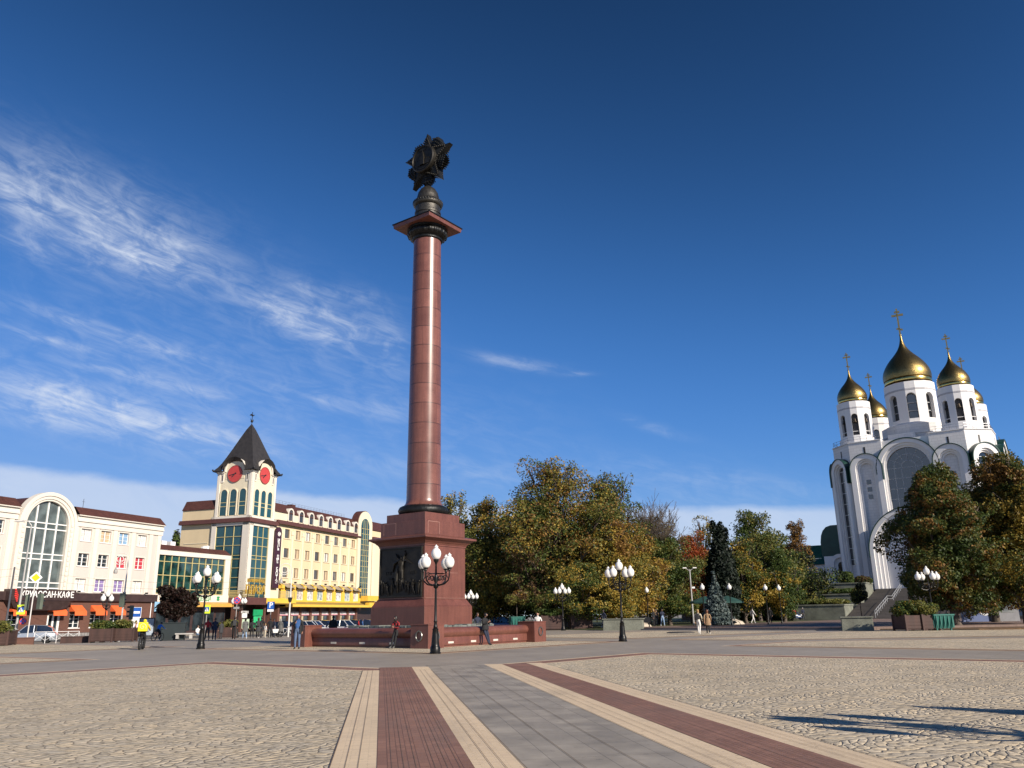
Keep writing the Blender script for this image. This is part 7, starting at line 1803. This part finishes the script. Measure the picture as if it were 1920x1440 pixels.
r = thing('priority_sign', 'white-edged yellow diamond priority sign above the cafe lettering', 'road sign', (*G(61, 69.9), 5.3), .3)
MB().box(-.36, .36, -.02, .02, -.36, .36, 0, Matrix.Rotation(PI/4, 4, 'Y')).build('white_edge', white, r, bevel=.02); MB().box(-.24, .24, -.03, -.021, -.24, .24, 0, Matrix.Rotation(PI/4, 4, 'Y')).build('yellow_field', signyel, r)
def signal(label, x, y, z, rz):
    r = thing('traffic_light', label, 'traffic light', (x, y, z), rz, 'traffic lights')
    MB().box(-.22, .22, -.14, .14, -.65, .65).build('housing', mat('grey_green_housing', (.10, .12, .09), .6), r, bevel=.02)
    for i, c in enumerate(((.12, .01, .008), (.12, .07, .005), (.01, .1, .05))):
        MB().lathe([(.13, -.02), (.13, .01), (.001, .012)], 14, 0, tr(0, -.15, .42-i*.42) @ Matrix.Rotation(PI/2, 4, 'X')).build('lens', mat('lens_%d' % i, c, .2), r)
        MB().lathe([(.17, 0), (.165, .24)], 12, 0, tr(0, -.14, .42-i*.42) @ Matrix.Rotation(PI/2, 4, 'X'), a0=0, a1=PI).build('visor', black, r)
    return r
x, y = G(59, 71); signal('traffic light seen from the side, left of the diamond sign post', x-.35, y, 3.3, rad(-70)); signal('traffic light turned away, right of the diamond sign post', x+.75, y, 3.35, rad(160))
x, y = G(237, 79); signal('traffic light on the scroll-topped post before the blue bus sign', x-.45, y, 3.55, rad(170)); signal('small dark signal turned sideways on the scroll-topped post', x+.55, y, 2.4, rad(-80))
def scroll_post(label, x, y, h, rz):
    r = thing('scroll_post', label, 'lamp post', (x, y, gz(x, y)), rz, 'pale posts with scroll tops')
    pts = [(0, 0, 0), (0, 0, h*.5), (0, 0, h)]; R = .62
    MB().tube(pts, [.09, .075, .05], 8).tube([(-R+R*math.cos(a), 0, h+R*math.sin(a)) for a in [PI*i/10 for i in range(11)]]+[(-R-R*.2+R*.8*math.cos(a), 0, h+R*.8*math.sin(a)) for a in [PI+PI*i/8 for i in range(1, 9)]]+[(-R-.1+.3*math.cos(a), 0, h+.3*math.sin(a)) for a in [PI*i/6 for i in range(13)]], .035, 6).build('post', polew, r, smooth=50)
    MB().lathe([(.16, h-1.35), (.19, h-1.2), (.14, h-1.0), (.06, h-.9), (.03, h-.6)], 10, 0, tr(-1.0, 0, 0)).build('lantern', mat('grey_lantern', (.3, .29, .27), .4), r, smooth=50)
scroll_post('pale post with a curled top in front of the cream building, beside the blue sign', *G(231, 79), 7.6, rad(20))
scroll_post('pale post with a curled top in front of the yellow shop windows', *G(541, 83), 6.5, rad(20))
x, y = G(541, 83); sp = thing('speaker', 'black loudspeaker clamped to the pale post before the yellow shop windows', 'loudspeaker', (x+.02, y-.12, 3.4)); MB().frus(.12, .2, -.2, .25).build('horn', black, sp, bevel=.03)
x, y = G(382, 84); ped_sign('lime-edged pedestrian crossing sign behind the left five-globe lamp', x+.3, y, 2.65, .52, .2)
ps = thing('sign_post', 'thin post under the crossing sign behind the left lamp', 'sign post', (x+.3, y+.05, -.1)); MB().tube([(0, 0, 0), (0, 0, 2.2)], .04, 6).build('post', polem, ps)
x, y = G(442, 85); round_sign('round blue no stopping sign above the man all in black', x, y, 3.5, .35, .2); ps = thing('sign_post', 'thin post under the no stopping sign', 'sign post', (x, y+.06, -.1)); MB().tube([(0, 0, 0), (0, 0, 3.5)], .04, 6).box(-.3, .3, -.08, -.05, 2.75, 2.95).build('post', polem, ps)
x, y = G(506, 85)
ps = thing('parking_sign', 'blue parking sign with a white P above the shoppers', 'road sign', (x, y, 2.95), .2)
MB().box(-.36, .36, -.02, .02, -.36, .36).build('panel', signblue, ps); textmesh('P', .75, white, ps, (0, -.025, 0), (PI/2, 0, 0), 'letter_mark', .005); MB().box(-.33, .33, -.02, .02, -.62, -.4).build('plate', white, ps)
po = thing('sign_post', 'thin post under the parking sign', 'sign post', (x, y+.06, -.1)); MB().tube([(0, 0, 0), (0, 0, 3.2)], .035, 6).build('post', polem, po)
x, y = G(296, 90); bs = thing('bus_sign', 'small pale blue sign at the corner of the link building', 'sign', (x, y, 3.1), .3); MB().box(-.35, .35, -.02, .02, -.5, .5).build('panel', mat('pale_sign_blue', (.25, .45, .62), .5), bs)
p = thing('light_mast', 'grey mast with two lamp heads left of the blue spruce', 'light mast', (*G(1287, 98), .1))
MB().tube([(0, 0, 0), (0, 0, 6.4)], [.12, .08], 8).tube([(-.45, 0, 6.55), (0, 0, 6.2), (.5, 0, 6.6)], .05, 6).build('mast', polem, p, smooth=50)
for s in (-1, 1): MB().frus(.13, .1, 6.5, 6.62, 0, tr(s*.6, 0, .03) @ Matrix.Scale(1.9, 4, (1, 0, 0))).build('lamp_head', polew, p)
MB().box(.1, .45, -.1, .1, 4.2, 4.4).build('camera_box', white, p)
p = thing('tram_pole', 'dark tram wire pole at the left edge of the cream building', 'pole', (*G(18, 92), -.3)); MB().tube([(0, 0, 0), (0, 0, 8.0)], [.13, .09], 8).build('pole', mat('dark_grey_pole', (.07, .07, .08), .5), p)
wm = mat('wire', (.02, .02, .022), .5)
def wire(label, pts, r=.014):
    w = tag(MB().tube(pts, r, 4).build('tram_wire', wm), label, 'overhead wire', 'overhead wires')
def sag(a, b, s, n=12): return [tuple(Vector(a).lerp(Vector(b), i/n)-Vector((0, 0, s*4*(i/n)*(1-i/n)))) for i in range(n+1)]
pt = (*G(18, 92), 7.5)
wire('overhead wire from the tram pole across the cream facade, upper', sag(pt, (-36, 108, 6.4), .7)); wire('overhead wire from the tram pole across the cream facade, lower', sag((pt[0], pt[1], 6.7), (-36, 108, 5.6), .7)); wire('overhead wire from the tram pole out of the left edge, upper', sag(pt, (-75, 78, 6.2), .4)); wire('overhead wire from the tram pole out of the left edge, lower', sag((pt[0], pt[1], 6.7), (-75, 78, 5.2), .4))
gb = thing('banner', 'blue and pale poster panel in the shade under the right-hand chestnuts', 'banner', (*G(1812, 84), .05), .1)
MB().box(-1.8, 1.8, -.04, .04, .1, 2.4).build('panel', mat('banner_blue', (.06, .09, .2), .5, var=.1), gb); MB().lathe([(.62, 0), (.62, .02), (.48, .02), (.46, 0)], 24, 0, tr(.7, -.045, 1.35) @ Matrix.Rotation(PI/2, 4, 'X')).sphere((.7, -.03, 1.35), .28, 6).build('round_emblem', mat('banner_pale', (.5, .5, .52), .5), gb)
kk = thing('kiosk', 'grey kiosk box in the shade under the chestnuts at the right', 'kiosk', (*G(1862, 84), .05), .1)
MB().box(-1.5, 1.5, 0, 2.5, 0, 3.0).box(-1.7, 1.7, -.2, 2.7, 3.0, 3.15).build('shell', mat('grey_kiosk', (.16, .16, .17), .6, var=.15), kk)
MB().box(-1.0, 1.0, -.02, -.001, 1.0, 2.2).build('window', glass, kk)
